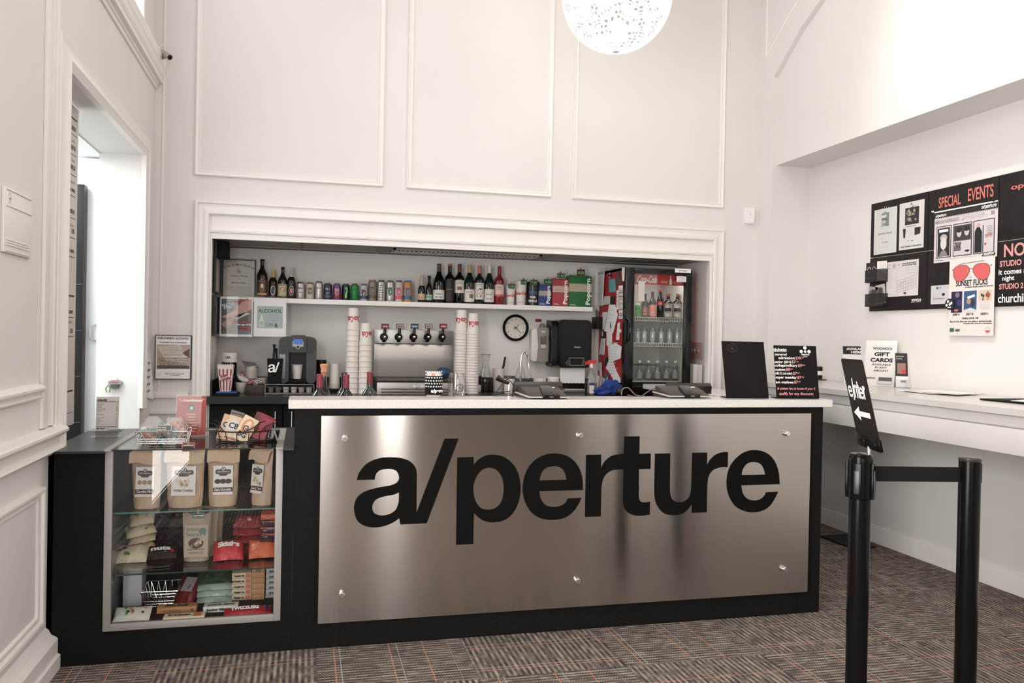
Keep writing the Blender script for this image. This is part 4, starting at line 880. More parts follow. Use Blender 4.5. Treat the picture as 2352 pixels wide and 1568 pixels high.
for q in (((a,5.97,WT),(b,5.98,zt_)),((a,6.09,WT),(b,6.10,zt_)),((a,5.98,WT),(a+.01,6.09,zt_)),((b-.01,5.98,WT),(b,6.09,zt_)),((a+.01,5.98,WT),(b-.01,6.09,WT+.01))): mb.box(*q,WOOD,.001)
mb.build('body',t)
rnd=random.Random(9)
for k in range(14):
    u=rnd.random(); M_=Matrix.Translation((a+.03+u*(b-a-.06),6.0+rnd.random()*.07,zt_+.004+rnd.random()*.022))@Matrix.Rotation(rnd.uniform(-.6,.6),4,'X')@Matrix.Rotation(rnd.uniform(-1,1),4,'Z')@Matrix.Rotation(rnd.uniform(-.4,.4),4,'Y')
    mb=MB(M_); mb.box((-.022,-.014,0),(.022,.014,.003),C(196,192,188,.25,metal=.4) if k%4 else C(190,120,110,.4),.001); o=mb.build('sugar_packet'); tag(o,'small foil packet piled in the wooden box','packet','packets in the wooden box')
# black bag with the a/ mark and utensils
a,b,zt,_=BX4('k',1122,1420,365,900,5.97); ZG=WT+.0725
t=T('black_bag','black paper bag with a white lettered mark beside the coffee maker','bag',((a+b)/2,5.98,ZG)); mb=MB()
mb.hexa([(a+.01,5.962,ZG),(b-.01,5.962,ZG),(b-.01,6.01,ZG),(a+.01,6.01,ZG),(a,5.956,zt),(b,5.956,zt),(b,6.015,zt),(a,6.015,zt)],MATT)
f=F((0,6.066,0),(1,0,0),(0,-.11,1)); mb.geo(F((a+.008,5.957,zt-.105),(1,0,0),(0,-.02,1)),GLY_A,-W0*.17,-_wz0*.17,.17,.19,CHW,.004); mb.build('body',t)
for k,(x,y0,dx) in enumerate(((1262,90,-.006),(1300,165,.006))):
    p=onY(*px('k',x,y0),5.985); mb=MB(); mb.tube([(p.x+dx,5.985,zt-.06),(p.x,5.985,p.z-.02),(p.x-.002,5.985,p.z)],[.006,.0075,.012],BLACK,8); o=mb.build('utensil'); tag(o,('black spoon handle with a round end, the taller one in the black bag','black utensil handle, the shorter one in the black bag')[k],'utensil')
# ---- coffee maker
a,b,zt,_=BX4('b',1572,2128,60,880,6.0); z0=WT+.072; Yc0=5.99
t=T('coffee_maker','grey and black pod coffee maker with a small blue screen','coffee maker',((a+b)/2,6.15,z0)); w=b-a; h=zt-z0; xc=(a+b)/2
CM=C(40,37,36,.3,spec=.3); CM2=C(64,60,58,.3,spec=.3); mb=MB()
def rr(x0,z0_,x1,z1,r,n=5):
    P=[]
    for cx_,cz_,a0 in ((x1-r,z0_+r,-PI/2),(x1-r,z1-r,0),(x0+r,z1-r,PI/2),(x0+r,z0_+r,PI)):
        for i in range(n+1): an=a0+PI/2*i/n; P.append((cx_+r*math.cos(an),cz_+r*math.sin(an)))
    return P
f=F((0,6.36,0),*FRONT); fy=lambda y:6.36-y
mb.prism(f,rr(a+.01,z0,b-.01,zt-.015,.05),0,fy(6.12),CM); mb.build('housing',t)
for x0,x1,nm in ((a,a+.27*w,'side_tower'),(b-.27*w,b,'side_tower')):
    mb=MB(); mb.prism(f,rr(x0,z0+.0,x1,zt-.04*h,.035),fy(6.13),fy(Yc0+.03),CM2); mb.build(nm,t)
mb=MB(); mb.prism(f,rr(a+.03*w,zt-.36*h,b-.03*w,zt-.03*h,.05),fy(6.13),fy(Yc0+.01),CM); mb.build('head',t)
mb=MB(); mb.prism(f,rr(a+.30*w,zt-.36*h,b-.27*w,zt+.0*h,.02),fy(6.13),fy(Yc0-.02),CM,True); mb.build('lid',t)
mb=MB(); mb.lathe((xc+.01*w,6.05,zt-.34*h),[(.20*w,0),(.215*w,.02),(.20*w,.05),(.18*w,.08)],CHROME,28); mb.build('brew_collar',t)
mb=MB(); ff=F((0,Yc0-.021,0),*FRONT); mb.prism(ff,rr(xc-.14*w,zt-.24*h,xc+.15*w,zt-.12*h,.008),-.005,.004,C(150,146,142,.3)); mb.rect(ff,xc-.115*w,zt-.185*h,xc+.125*w,zt-.085*h,mat('blue_screen',hexc(30,80,160),.3,emit=.35),.006); mb.build('screen',t)
mb=MB(); mb.disc(ff,xc+.005*w,zt-.245*h,.055*w,C(150,146,142,.3),.005,22); mb.disc(ff,xc+.005*w,zt-.245*h,.035*w,BLACK,.0065,22); mb.build('button',t)
mb=MB(); mb.box((a+.26*w,Yc0+.03,z0),(b-.26*w,6.13,z0+.03),MATT,.004); mb.box((a+.28*w,6.10,z0+.03),(b-.28*w,6.131,zt-.36*h),BLACK); mb.build('drip_base',t)
mb=MB(); mb.box((a+.02*w,Yc0+.028,z0+.1*h),(a+.06*w+.03,Yc0+.032,zt-.4*h),C(110,106,104,.15)); mb.build('water_window',t)
A_=BX4('b',1760,1930,508,705,Yc0+.07); rr1=(A_[1]-A_[0])/2; cup((A_[0]+A_[1])/2,Yc0+.085,z0+.031,rr1*.72,rr1,A_[2]-z0-.031,'plain white paper cup standing in the coffee maker',word=None)
# pod drawer
a,b,zt,zb=BX4('k',1080,2030,825,1040,5.95)
t=T('pod_drawer','black wire pod drawer under the coffee maker with six pods','drawer',((a+b)/2,6.1,WT)); f=F((0,5.95,0),*FRONT); zt_=WT+.070
mb=MB(); DM=C(60,56,54,.3,metal=.5)
mb.box((a,5.95,zt_-.006),(b,6.34,zt_),BLACK,.001); mb.box((a,5.96,WT),(b,6.34,WT+.004),BLACK); mb.box((a,6.30,WT),(b,6.34,zt_-.006),BLACK)
frame_sweep(mb,f,a,WT+.002,b,zt_+.001,[(0,-.01),(0,.002),(.005,.002),(.005,-.01)],C(120,112,108,.25,metal=.6)); mb.build('frame',t)
mb=MB(); y_=5.947; mb.tube([(a+.01,y_,WT+.052),(a+.28*(b-a),y_,WT+.052),(a+.35*(b-a),y_,WT+.036),(a+.63*(b-a),y_,WT+.036),(a+.70*(b-a),y_,WT+.052),(b-.01,y_,WT+.052)],.0022,CHROME,6); mb.tube([(a+.01,y_,WT+.010),(b-.01,y_,WT+.010)],.0022,CHROME,6); mb.build('rail',t)
first=None
for k,(cx_,cc) in enumerate(((1195,(110,104,102)),(1335,(100,94,92)),(1485,(190,182,176)),(1640,(196,188,182)),(1785,(164,156,150)),(1930,(170,162,156)))):
    p=onY(*px('k',cx_,950),5.99); mb=MB(); mb.lathe((p.x,5.985,WT+.006),[(.016,0),(.0175,.002),(.022,.040),(.025,.042),(.025,.045)],C(*cc,.45),18); o=mb.build('coffee_pod'); tag(o,('dark grey coffee pod, leftmost in the drawer','dark grey coffee pod, second from the left in the drawer','white coffee pod, third from the left in the drawer','white coffee pod, fourth from the left in the drawer','grey beige coffee pod next to the last in the drawer','grey beige coffee pod, rightmost in the drawer')[k],'coffee pod','coffee pods in the drawer')
jar('thermos','tall black cylinder right of the coffee maker','thermos','k',2058,2258,388,980,MATT,BLACK,.1,Y=6.22)
# ---- bottles on the staff side of the counter
WS=.84
def nbot(cxp,y0p,wb,Yb,lab,glass,cap,capm,name='wine_bottle',h=None,prof=BP_WINE,grp='wine bottles behind the counter edge'):
    p=onY(*px('w',cxp,y0p),Yb); bottle(p.x,Yb,WS,wb,p.z-WS,prof,glass,capm,cap,None,lab,'wine bottle',grp,nodeco,name)
nbot(190,512,.078,4.16,'dark wine bottle with pink cap in front of the corked bottle',BOTTLE_BLACK,.79,C(140,52,74,.4))
nbot(990,520,.078,4.16,'dark wine bottle with pink cap, middle one behind the counter edge',BOTTLE_BLACK,.79,C(136,44,66,.4))
nbot(1695,440,.080,4.16,'green wine bottle with ribbed dark red screw cap by the soda dispenser',mat('dark_green_glass',hexc(36,48,44),.06,coat=.4),.81,C(120,46,48,.35))
nbot(925,462,.078,4.30,'dark bottle with black cap hidden behind the middle pink capped bottle',BOTTLE_BLACK,.86,C(40,42,40,.3))
p=onY(*px('w',243,560),4.31); x,y=p.x+.012,4.31; zt=onY(*px('w',243,195),4.31).z
t=T('corked_bottle','clear bottle with a large tan cork stopper behind the first pink capped bottle','bottle',(x,y,WS)); H_=zt-.045-WS
mb=MB(); mb.lathe((x,y,WS),[(.037,0),(.039,.01),(.039,H_*.55),(.030,H_*.68),(.017,H_*.80),(.0145,H_*.98),(.016,H_)],GLASS,20,cap=False); mb.build('glass_body',t)
mb=MB(); mb.lathe((x,y,WS+.001),[(.035,0),(.036,.01),(.036,H_*.5),(.01,H_*.52)],BOTTLE_BLACK,20); mb.build('drink',t)
mb=MB(); CO=C(196,142,108,.6); mb.lathe((x,y,WS+H_),[(.013,-.02),(.013,0),(.0165,.002),(.0165,.013),(.0155,.015),(.020,.034),(.0205,.038),(.016,.044)],CO,20); mb.build('stopper',t)
# upside-down cups with a dome
p=onZ(*px('w',620,1055),WT); a,b,zt,zb=BX4('w',455,800,195,1055,p.y); x,y=(a+b)/2,p.y
t=T('paper_cup','tall white cup upside down in a clear dome between pink capped bottles','cup',(x,y,WT)); h=zt-WT; mb=MB(); R1=(b-a)/2
mb.lathe((x,y,WT+.03),[(R1*.95,0),(R1*.8,h-.032),(R1*.76,h-.03)],CUPW,24)
fv=F((x-R1*.70,y-R1*.58,WT+.07),(0.08,0,1),(-.7,.7,0)); mb.text(fv,'Blueprint',0,0,.008,C(190,100,60,.5),bold=.03,w=h*.5); mb.build('body',t)
mb=MB(); mb.lathe((x,y,WT),[(R1*.95,0),(R1*1.08,.012),(R1*1.12,.05),(R1*1.12,.058),(R1*.9,.066)],CLEAR,24,cap=False); mb.build('dome_lid',t)
# ---- stacks of nested cups, upside down
def cupstack(zid,x0,x1,y0,y1,step,n,word,lab1,labn,grp,Y,inv):
    a,b,zt,_=BX4(zid,x0,x1,y0,y1,Y); x=(a+b)/2; R=(b-a)/2; Hc=.165 if step>.02 else .15; rt=R*.72
    zz_=zt-Hc; n=int((zz_-WT)/step); step=(zz_-WT)/n
    t=T('soda_cup',lab1,'cup',(x,Y,zz_),grp); mb=MB()
    mb.lathe((x,Y,zz_),[(R*.97,0),(R,.002),(R,.006),(R*.955,.008),(rt,Hc-.006),(rt*.94,Hc-.004),(rt*.93,Hc-.008)],CUPW,26)
    M_=Matrix.Translation((x,Y,zz_+Hc*.50))@Matrix.Rotation(PI,4,'Y')
    # the script is printed upside down because the cup is inverted
    vv,ff,u0,u1=text_geo(word,.03); k=.040/.73; rz=(R*.955+rt)/2+.0012; wd=.105; kx=wd/(u1-u0); V=[]; ph=toward(x,Y)+inv
    for v in vv: an=ph-(v.x-(u0+u1)/2)*kx/rz; zz2=Hc*.60-v.y*k; r3=R*.955+(rt-R*.955)*(zz2-.008)/(Hc-.014)+.0012; V.append(mb.v((x+r3*math.sin(an),Y-r3*math.cos(an),zz_+zz2)))
    for q in ff: mb.face([V[i] for i in q],COKE)
    mb.build('body',t)
    mb=MB(); mb.lathe((x,Y,zz_-step),[(R*.965,0),(R,.0015),(R,.005),(R*.97,.0065),(R*.955,.008),(R*.95,step+.004)],CUPW,26); o=mb.build('soda_cup',loc=(x,Y,zz_-step)); tag(o,labn,'cup',grp)
    for k in range(2,n+1): c=o.copy(); COL.objects.link(c); c.location=(x,Y,zz_-step*k); c['label']=labn
cupstack('4',1303,1420,685,1490,.0365,13,'Coca-Cola','top cup with red script of the tallest stack left of the soda dispenser','nested white cup in the tallest stack left of the soda dispenser','cups in the tallest stack left of the dispenser',6.06,.15)
cupstack('4',1425,1540,828,1490,.0365,10,'Coca-Cola','top cup with red script of the shorter stack beside the soda dispenser','nested white cup in the shorter stack left of the soda dispenser','cups in the shorter stack left of the dispenser',6.03,.5)
cupstack('5',928,1040,703,1480,.0205,20,'Coca-Cola','top cup with red script of the taller stack right of the soda dispenser','thin nested white cup in the taller stack right of the dispenser','cups in the taller stack right of the dispenser',6.10,-.1)
cupstack('5',1043,1150,735,1470,.0205,20,'Coca-Cola','top cup with red script of the outer stack right of the soda dispenser','thin nested white cup in the outer stack right of the dispenser','cups in the outer stack right of the dispenser',6.06,.3)
# ---- soda dispenser
a,b,zt,_=BX4('5',165,905,900,1330,6.28)
t=T('soda_dispenser','stainless steel soda dispenser with five black taps','soda dispenser',((a+b)/2,6.2,WT)); w=b-a
z1=BX4('5',165,905,1028,1330,6.28)[2]
mb=MB(); mb.box((a,6.28,z1),(b,6.38,zt),STEEL2,.002); mb.build('valve_panel',t)
mb=MB(); prof=[(6.385,1.03),(6.285,1.03),(6.262,1.15),(6.262,z1-.03),(6.275,z1-.005),(6.385,z1-.005)]; slabx(mb,a,b,prof,STEEL2); mb.build('splash_panel',t)
a2,b2,zg,_=BX4('5',190,905,1372,1520,5.96)
mb=MB(); mb.box((a2,5.96,WT),(b2,6.38,zg-.018),STEEL2,.002); mb.box((a2+.03,5.95,WT+.012),(b2-.02,5.96,WT+.022),C(110,90,80,.3,metal=.7)); mb.box((a2+.03,5.95,WT+.036),(b2-.02,5.96,WT+.043),C(110,90,80,.3,metal=.7)); mb.build('body',t)
mb=MB(); mb.box((a2-.01,5.95,zg-.017),(b2,6.28,zg-.004),BLACK,.001)
for k in range(46): xx_=a2+.01+k*(b2-a2-.02)/45; mb.box((xx_,5.955,zg-.004),(xx_+.005,6.27,zg+.002),C(150,142,138,.3,metal=.6))
mb.build('drip_grill',t)
f=F((0,5.9598,0),*FRONT); p=onY(*px('5',530,1440),5.96); p2=onY(*px('5',630,1400),5.96)
mb=MB(); mb.rect(f,p.x,p.z,p2.x,p2.z,PAPER,.0006); 
for k,s in enumerate(('DO NOT POUR ICE','IN DRAIN PAN','OR GRILL','THANK YOU')): mb.text(f,s,(p.x+p2.x)/2,p2.z-.012-k*.009,.0055,INK,'c',.02,d=.0012,w=.07 if k==0 else None)
mb.build('sticker',t)
for k,(xp,cc,wd) in enumerate(((268,(130,34,38),'Coke'),(408,(150,150,150),'Coke'),(548,(30,70,84),'Sprite'),(683,(156,150,150),'Diet'),(820,(150,36,40),'Coke'))):
    q=onY(*px('5',xp-10,965),6.22); hh=onY(*px('5',xp,862),6.22)
    tp=T('soda_tap',('black soda tap with a red label, leftmost','black soda tap with a silver label, second from left','black soda tap with a teal label, in the middle','black soda tap with a silver label, second from right','black soda tap with a red label, rightmost')[k]+' on the dispenser','tap',(q.x,6.22,q.z))
    tp['group']='taps of the soda dispenser'
    mb=MB(); mb.lathe((q.x,6.285,q.z),[(.030,0),(.031,.03),(.028,.06),(.02,.068)],GLOSS,20,(0,-1,0)); mb.lathe((q.x,6.24,q.z),[(.012,-.038),(.016,-.02),(.02,0)],GLOSS,12); mb.build('valve',tp)
    mb=MB(); mb.lathe((q.x+.004,6.217,q.z),[(.009,0),(.009,.004),(.006,.006)],CHROME,12,(0,-1,0)); mb.build('button',tp)
    mb=MB(); mb.tube([(q.x+.004,6.235,q.z+.02),(hh.x,6.235,hh.z-.016)],[.012,.010],GLOSS,10); mb.box((hh.x-.028,6.225,hh.z-.018),(hh.x+.028,6.245,hh.z+.018),BLACK,.002); mb.build('handle',tp)
    f=F((hh.x,6.2248,hh.z),*FRONT); mb=MB(); mb.rect(f,-.025,-.015,.025,.015,C(*cc,.4)); mb.text(f,wd,0,-.006,.012,CHW if k!=1 and k!=3 else COKE,'c',.03,d=.0014); mb.build('name_label',tp)
# ---- carafe
p=base('5',1215,1465); a,b,zt,zb=BX4('5',1150,1283,1130,1465,p.y); x=(a+b)/2; r=(b-a)/2; h=zt-WT
t=T('glass_carafe','clear glass carafe half full of dark drink','carafe',(x,p.y,WT))
cp=[(r*.9,0),(r,.01),(r*.98,h*.30),(r*.86,h*.45),(r*.42,h*.72),(r*.42,h*.84),(r*.68,h)]
mb=MB(); mb.lathe((x,p.y,WT),cp,GLASS,26,cap=False); mb.tube([(x+r*.68*math.cos(i*PI/12),p.y+r*.68*math.sin(i*PI/12),zt) for i in range(24)],.0018,C(120,112,108,.2),5,True); mb.build('glass_body',t)
mb=MB(); mb.lathe((x,p.y,WT+.002),[(r*.86,0),(r*.96,.01),(r*.94,h*.38),(0,h*.381)],C(44,36,34,.12),26); mb.build('drink',t)
mb=MB(); q=base('5',1168,1460); mb.box((q.x-.02,q.y+.06,WT+.0005),(q.x+.02,q.y+.08,WT+.12),MATT,.003); o=mb.build('black_box'); tag(o,'narrow black box standing behind the glass carafe','box')
x,Y,r,h=jar('knife_tub','white plastic tub with a black handled knife standing in it','tub','5',1285,1395,1262,1465,CUPW,taper=.82)
q=onY(*px('5',1405,1152),Y); mb=MB(); mb.tube([(q.x-.022,Y,WT+h-.02),(q.x-.012,Y,WT+h+.02),(q.x,Y,q.z)],[.006,.0095,.008],BLACK,8); o=mb.build('knife'); tag(o,'knife with a black handle sticking up out of the white tub','knife')
jar('small_tub','low white tub at the foot of the cup stack beside the carafe','tub','5',1055,1175,1420,1482,CUPW)
jar('brown_lid_jar','white jar with a flat brown lid behind the cable','jar','s',185,440,865,1180,CUPW,C(76,62,54,.4),.16,Y=6.1)
# faucet
p=onZ(*px('s',590,1120),WT); Yf=6.08; q=[onY(*px('s',x,y),Yf) for x,y in ((588,990),(588,560),(600,430),(625,330),(665,270),(705,285),(745,370),(770,470),(775,560))]
t=T('faucet','chrome gooseneck faucet behind the first card terminal','faucet',(q[0].x,Yf,WT)); mb=MB(); mb.tube([(q[0].x,Yf,WT)]+[v for v in q],.0085,CHROME,12); mb.build('spout',t)
e=onY(*px('s',780,680),Yf); mb=MB(); mb.tube([q[-1],(e.x,Yf,e.z)],[.010,.011],CHROME,12); mb.build('spray_head',t); mb=MB(); mb.cyl((q[0].x,Yf,WT),(q[0].x,Yf,WT+.03),.02,CHROME); mb.build('base',t)
# clear bottles
def clearb(lab,x0,x1,y0,y1,Y,labc=None,name='clear_bottle'):
    a,b,zt,zb=BX4('s',x0,x1,y0,y1,Y); x=(a+b)/2; r=(b-a)/2; h=zt-WT; t=T(name,lab,'bottle',(x,Y,WT))
    mb=MB(); mb.lathe((x,Y,WT),[(r*.9,0),(r,.01),(r*.97,h*.45),(r*.55,h*.78),(r*.22,h*.93),(r*.2,h)],GLASS2,22,cap=False); mb.build('glass_body',t)
    mb=MB(); mb.lathe((x,Y,WT+.002),[(r*.84,0),(r*.94,.01),(r*.93,h*.30),(0,h*.301)],glassmat('water_tint_'+name+str(int(x0)),(.55,.53,.52),0,.03),22); mb.build('liquid',t)
    if labc: mb=MB(); mb.coval(x,Y,r*.95,toward(x,Y)-.35,WT+h*.36,.020,.024,C(190,200,206,.4)); mb.coval(x,Y,r*.95+.001,toward(x,Y)-.35,WT+h*.40,.018,.012,C(70,120,160,.4)); mb.ctext(x,Y,r*.95+.002,'VOSS',WT+h*.34,.010,C(30,50,90,.4),toward(x,Y)-.35,.03); mb.build('label',t)
clearb('large clear bottle with a round blue label behind the faucet',440,720,530,1180,6.2,True); clearb('small clear dressing bottle right of the faucet',700,880,740,1180,6.15,name='dressing_bottle')
jar('small_tub','low white tub behind the terminal, next to the dressing bottle','tub','s',890,1190,915,1150,CUPW,Y=6.2); jar('small_tub','round white lidded tub below the towel dispenser','tub','s',1225,1500,890,1150,CUPW,WHITE,.12,Y=6.22)
# newspapers under the towel dispenser
q=onZ(*px('s',1850,1240),WT); mb=MB(); mb.box((q.x-.10,q.y-.02,WT),(q.x+.10,q.y+.10,WT+.012),C(170,160,152,.7),.002); mb.box((q.x-.08,q.y-.03,WT+.0125),(q.x+.09,q.y+.08,WT+.02),PAPER,.002); o=mb.build('folded_newspaper'); tag(o,'small pile of folded paper below the hanging paper towel','paper')
# spray bottle
a,b,zt,_=BX4('6',975,1092,1150,1515,5.77); x=(a+b)/2; y=5.77; r=(b-a)/2*.92; z0=WT+.0005
t=T('spray_bottle','clear spray bottle with a red trigger in front of the fridge','spray bottle',(x,y,z0)); hb=onY(*px('6',1030,1235),y).z
mb=MB(); mb.lathe((x,y,z0),[(r*.95,0),(r,.01),(r,(hb-z0)*.62),(r*.7,(hb-z0)*.8),(r*.3,(hb-z0)*.93),(r*.28,(hb-z0))],CLEAR,22,cap=False); mb.build('bottle_body',t)
mb=MB(); mb.lathe((x,y,z0+.002),[(r*.93,0),(r*.96,.01),(r*.96,(hb-z0)*.45),(0,(hb-z0)*.451)],glassmat('spray_liquid',(.75,.73,.71),0,.03),22); mb.build('liquid',t)
mb=MB(); mb.lathe((x,y,hb-.004),[(r*.34,0),(r*.36,.012),(r*.3,.02),(r*.3,.034)],WHITE,16); mb.build('collar',t)
mb=MB(); RT=C(190,54,44,.4); zh=hb+.034; fz=F((x,y-.012,0),*FRONT); mb.prism(fz,[(-.042,zh-.012),(-.040,zh+.004),(-.020,zh+.020),(.036,zh+.020),(.042,zh+.008),(.030,zh-.004)],-.028,0,RT); mb.build('spray_head',t)
mb=MB(); mb.tube([(x-.016,y-.022,zh-.004),(x-.024,y-.022,zh-.022),(x-.018,y-.022,zh-.036)],.004,RT,6); mb.build('trigger',t)
mb=MB(); mb.cband(x,y,r+.0008,toward(x,y)-.2,toward(x,y)+.6,z0+.025,z0+.085,C(206,200,196,.5)); mb.cband(x,y,r+.001,toward(x,y)-.2,toward(x,y)+.6,z0+.085,z0+.105,C(34,48,110,.5)); mb.build('label',t)
# blue cloth bundle
def blob(mb, c, rx, ry, rz, m, seed, amp=.16, n=22, k=10):
    rnd=random.Random(seed); W_=[(rnd.uniform(1.5,5),rnd.uniform(1.5,5),rnd.uniform(0,6)) for _ in range(4)]; G=[]
    for j in range(k+1):
        ph=PI*j/k; row=[]
        for i in range(n):
            th=2*PI*i/n; s_=1+amp*sum(math.sin(a_*th*round(1)+b_*ph+c_) if 0 else math.sin(round(a_)*th+b_*ph+c_) for a_,b_,c_ in W_)*math.sin(ph)/1.6
            row.append(mb.v((c[0]+rx*s_*math.sin(ph)*math.cos(th),c[1]+ry*s_*math.sin(ph)*math.sin(th),c[2]+rz*s_*math.cos(ph) if math.cos(ph)>0 else c[2]+max(rz*math.cos(ph),-rz))))
        G.append(row)
    for a_,b_ in zip(G,G[1:]):
        for i in range(n): mb.face([a_[i],a_[(i+1)%n],b_[(i+1)%n],b_[i]],m)
mb=MB(); NB=C(30,56,128,.75,bump=.4,bscale=60); q=onY(*px('g',440,1300),5.76)
blob(mb,(q.x-.055,5.75,WT+.038),.075,.05,.037,NB,3,.28); blob(mb,(q.x+.035,5.77,WT+.062),.065,.05,.060,NB,8,.32)
rnd=random.Random(12)
for k,(dx,r_,hh) in enumerate(()):
    mb.lathe((q.x+dx,5.76+.014*((k*7)%3-1),WT+.055),[(r_*.8,-.054),(r_,-.01),(r_*1.05,hh*.30),(r_*.7,hh*.55),(r_*.2,hh*.66)],NB,9,(.3*math.sin(k*2.1),.25*math.cos(k*1.7),1))
o=mb.build('blue_cloth',smooth=85); tag(o,'crumpled blue cloth bag on the worktop in front of the fridge','cloth')
# blue glove on the drip tray
q=onY(*px('5',815,1320),6.02); mb=MB(); blob(mb,(q.x,6.02,zg+.045),.050,.035,.045,C(34,62,98,.45),21,.30); o=mb.build('blue_glove',smooth=85); tag(o,'crumpled blue rubber glove on the dispenser tray behind the can','glove')
# file folders between the bottle and the fridge
for k in range(6):
    q=onY(*px('g',150+k*26,800),6.05); mb=MB(Matrix.Translation((q.x,6.0,WT))@Matrix.Rotation(.10,4,'Y')); mb.box((0,0,0),(.004,.22,.145-.004*k),C(196-12*(k%2),188-12*(k%2),182-10*(k%2),.5)); o=mb.build('file_folder'); tag(o,'upright grey folder in the row between spray bottle and fridge','folder','folders beside the fridge')
# ---- fridge
FX0,FX1,FY,FT,FBK=2.357,2.912,5.83,1.899,6.39
t=T('drinks_fridge','black glass door drinks fridge with red side covered in papers','fridge',((FX0+FX1)/2,6.15,WT)); FRD=C(168,40,44,.4)
mb=MB(); mb.box((FX0,FY+.05,WT),(FX0+.012,FBK,FT),FRD); mb.box((FX1-.012,FY+.05,WT),(FX1,FBK,FT),FRD); mb.box((FX0,FY+.05,FT-.02),(FX1,FBK,FT),BLACK); mb.box((FX0,FY+.05,WT),(FX1,FBK,WT+.1),BLACK)
LIN=C(190,184,178,.45); mb.box((FX0+.012,FBK-.02,WT+.1),(FX1-.012,FBK-.01,FT-.02),LIN); mb.box((FX0+.0125,FY+.055,WT+.1),(FX0+.02,FBK-.02,FT-.02),LIN); mb.box((FX1-.02,FY+.055,WT+.1),(FX1-.0125,FBK-.02,FT-.02),LIN); mb.build('cabinet',t)
f=F((0,FY,0),*FRONT); gx0=onY(*px('7',505,800),FY).x; gx1=onY(*px('7',1018,800),FY).x; gz1=onY(*px('7',760,302),FY).z; gz0=onY(*px('7',760,1425),FY).z
mb=MB(); 
for q in ((FX0,WT+.005,gx0,FT),(gx1,WT+.005,FX1,FT),(gx0,gz1,gx1,FT),(gx0,WT+.005,gx1,gz0)): mb.fbox(f,*q,-.045,0,GLOSS,.003)
d=mb.build('door',t)
mb=MB(); mb.fbox(f,gx0,gz0,gx1,gz1,-.02,-.014,GLASS); mb.build('glass_pane',d)
hx=onY(*px('7',440,860),FY).x; h0=onY(*px('7',440,990),FY).z; h1=onY(*px('7',440,735),FY).z
mb=MB(); mb.tube([(hx-.012,FY-.0,h1),(hx+.006,FY-.03,h1-.03),(hx+.008,FY-.034,(h0+h1)/2),(hx+.006,FY-.03,h0+.03),(hx-.012,FY,h0)],.008,GLOSS,8); mb.build('handle',d)
# illuminated-look header strip (printed, unlit)
zh=onY(*px('7',760,408),FY+.03).z
mb=MB(); mb.box((gx0-.01,FY+.06,zh),(gx1+.01,FY+.066,gz1+.02),C(176,48,46,.4)); fh=F((0,FY+.0595,0),*FRONT); mb.text(fh,'Coca-Cola',gx0+.04,zh+.016,.055,C(214,206,200,.4),bold=.03,w=.165,shear=.25)
mb.text(fh,'enjoy',gx0+.245,zh+.02,.018,C(214,206,200,.4)); mb.poly(fh,[(gx0+.315,zh+.004),(gx0+.335,zh+.004),(gx0+.335,zh+.04),(gx0+.329,zh+.055),(gx0+.329,zh+.075),(gx0+.321,zh+.075),(gx0+.321,zh+.055),(gx0+.315,zh+.04)],C(214,206,200,.4)); mb.text(fh,'ice cold',gx0+.348,zh+.02,.016,C(214,206,200,.4)); mb.build('header_strip',t)
shz=[onY(*px('7',760,y),FY+.07).z for y in (740,995,1375)]
for z in shz:
    mb=MB(); WR=C(206,200,194,.4); mb.box((FX0+.02,FY+.07,z-.001),(FX1-.02,FY+.076,z+.004),WR); mb.box((FX0+.02,FY+.07,z-.026),(FX1-.02,FY+.073,z-.022),WR); mb.box((FX0+.02,FY+.08,z-.003),(FX1-.02,FBK-.02,z),C(150,146,142,.3))
    for k in range(30): xx_=gx0+k*(gx1-gx0)/29; mb.box((xx_-.0015,FY+.07,z-.024),(xx_+.0015,FY+.072,z),WR)
    mb.build('shelf',t)
mb=MB(); q0=onY(*px('7',915,285),FY); q1=onY(*px('7',1075,252),FY); mb.rect(f,q0.x,q0.z,q1.x,q1.z,PAPER,.001); mb.text(f,'**** (NO PUBLIC) ****',(q0.x+q1.x)/2,q0.z+.010,.011,INK,'c',.03,d=.0016,w=(q1.x-q0.x)*.86); mb.build('sticker',d)
mb=MB(); q0=onY(*px('7',932,380),FY); q1=onY(*px('7',1027,326),FY); mb.rect(f,q0.x,q0.z,q1.x,q1.z,PAPER,.001)
for k,s in enumerate(('THIS COOLER IS','FOR STAFF ONLY','PLEASE ASK AT','THE COUNTER')): mb.text(f,s,(q0.x+q1.x)/2,q1.z-.013-k*.011,.006,INK,'c',.02,d=.0016,w=(q1.x-q0.x)*.8)
mb.build('sticker',d)
q0=onY(*px('7',515,570),FY); q1=onY(*px('7',610,310),FY); mb=MB(); mb.rect(f,q0.x+.03,q0.z,q1.x+.01,q1.z-.05,C(196,186,180,.4),-.012); mb.build('inner_list',d)
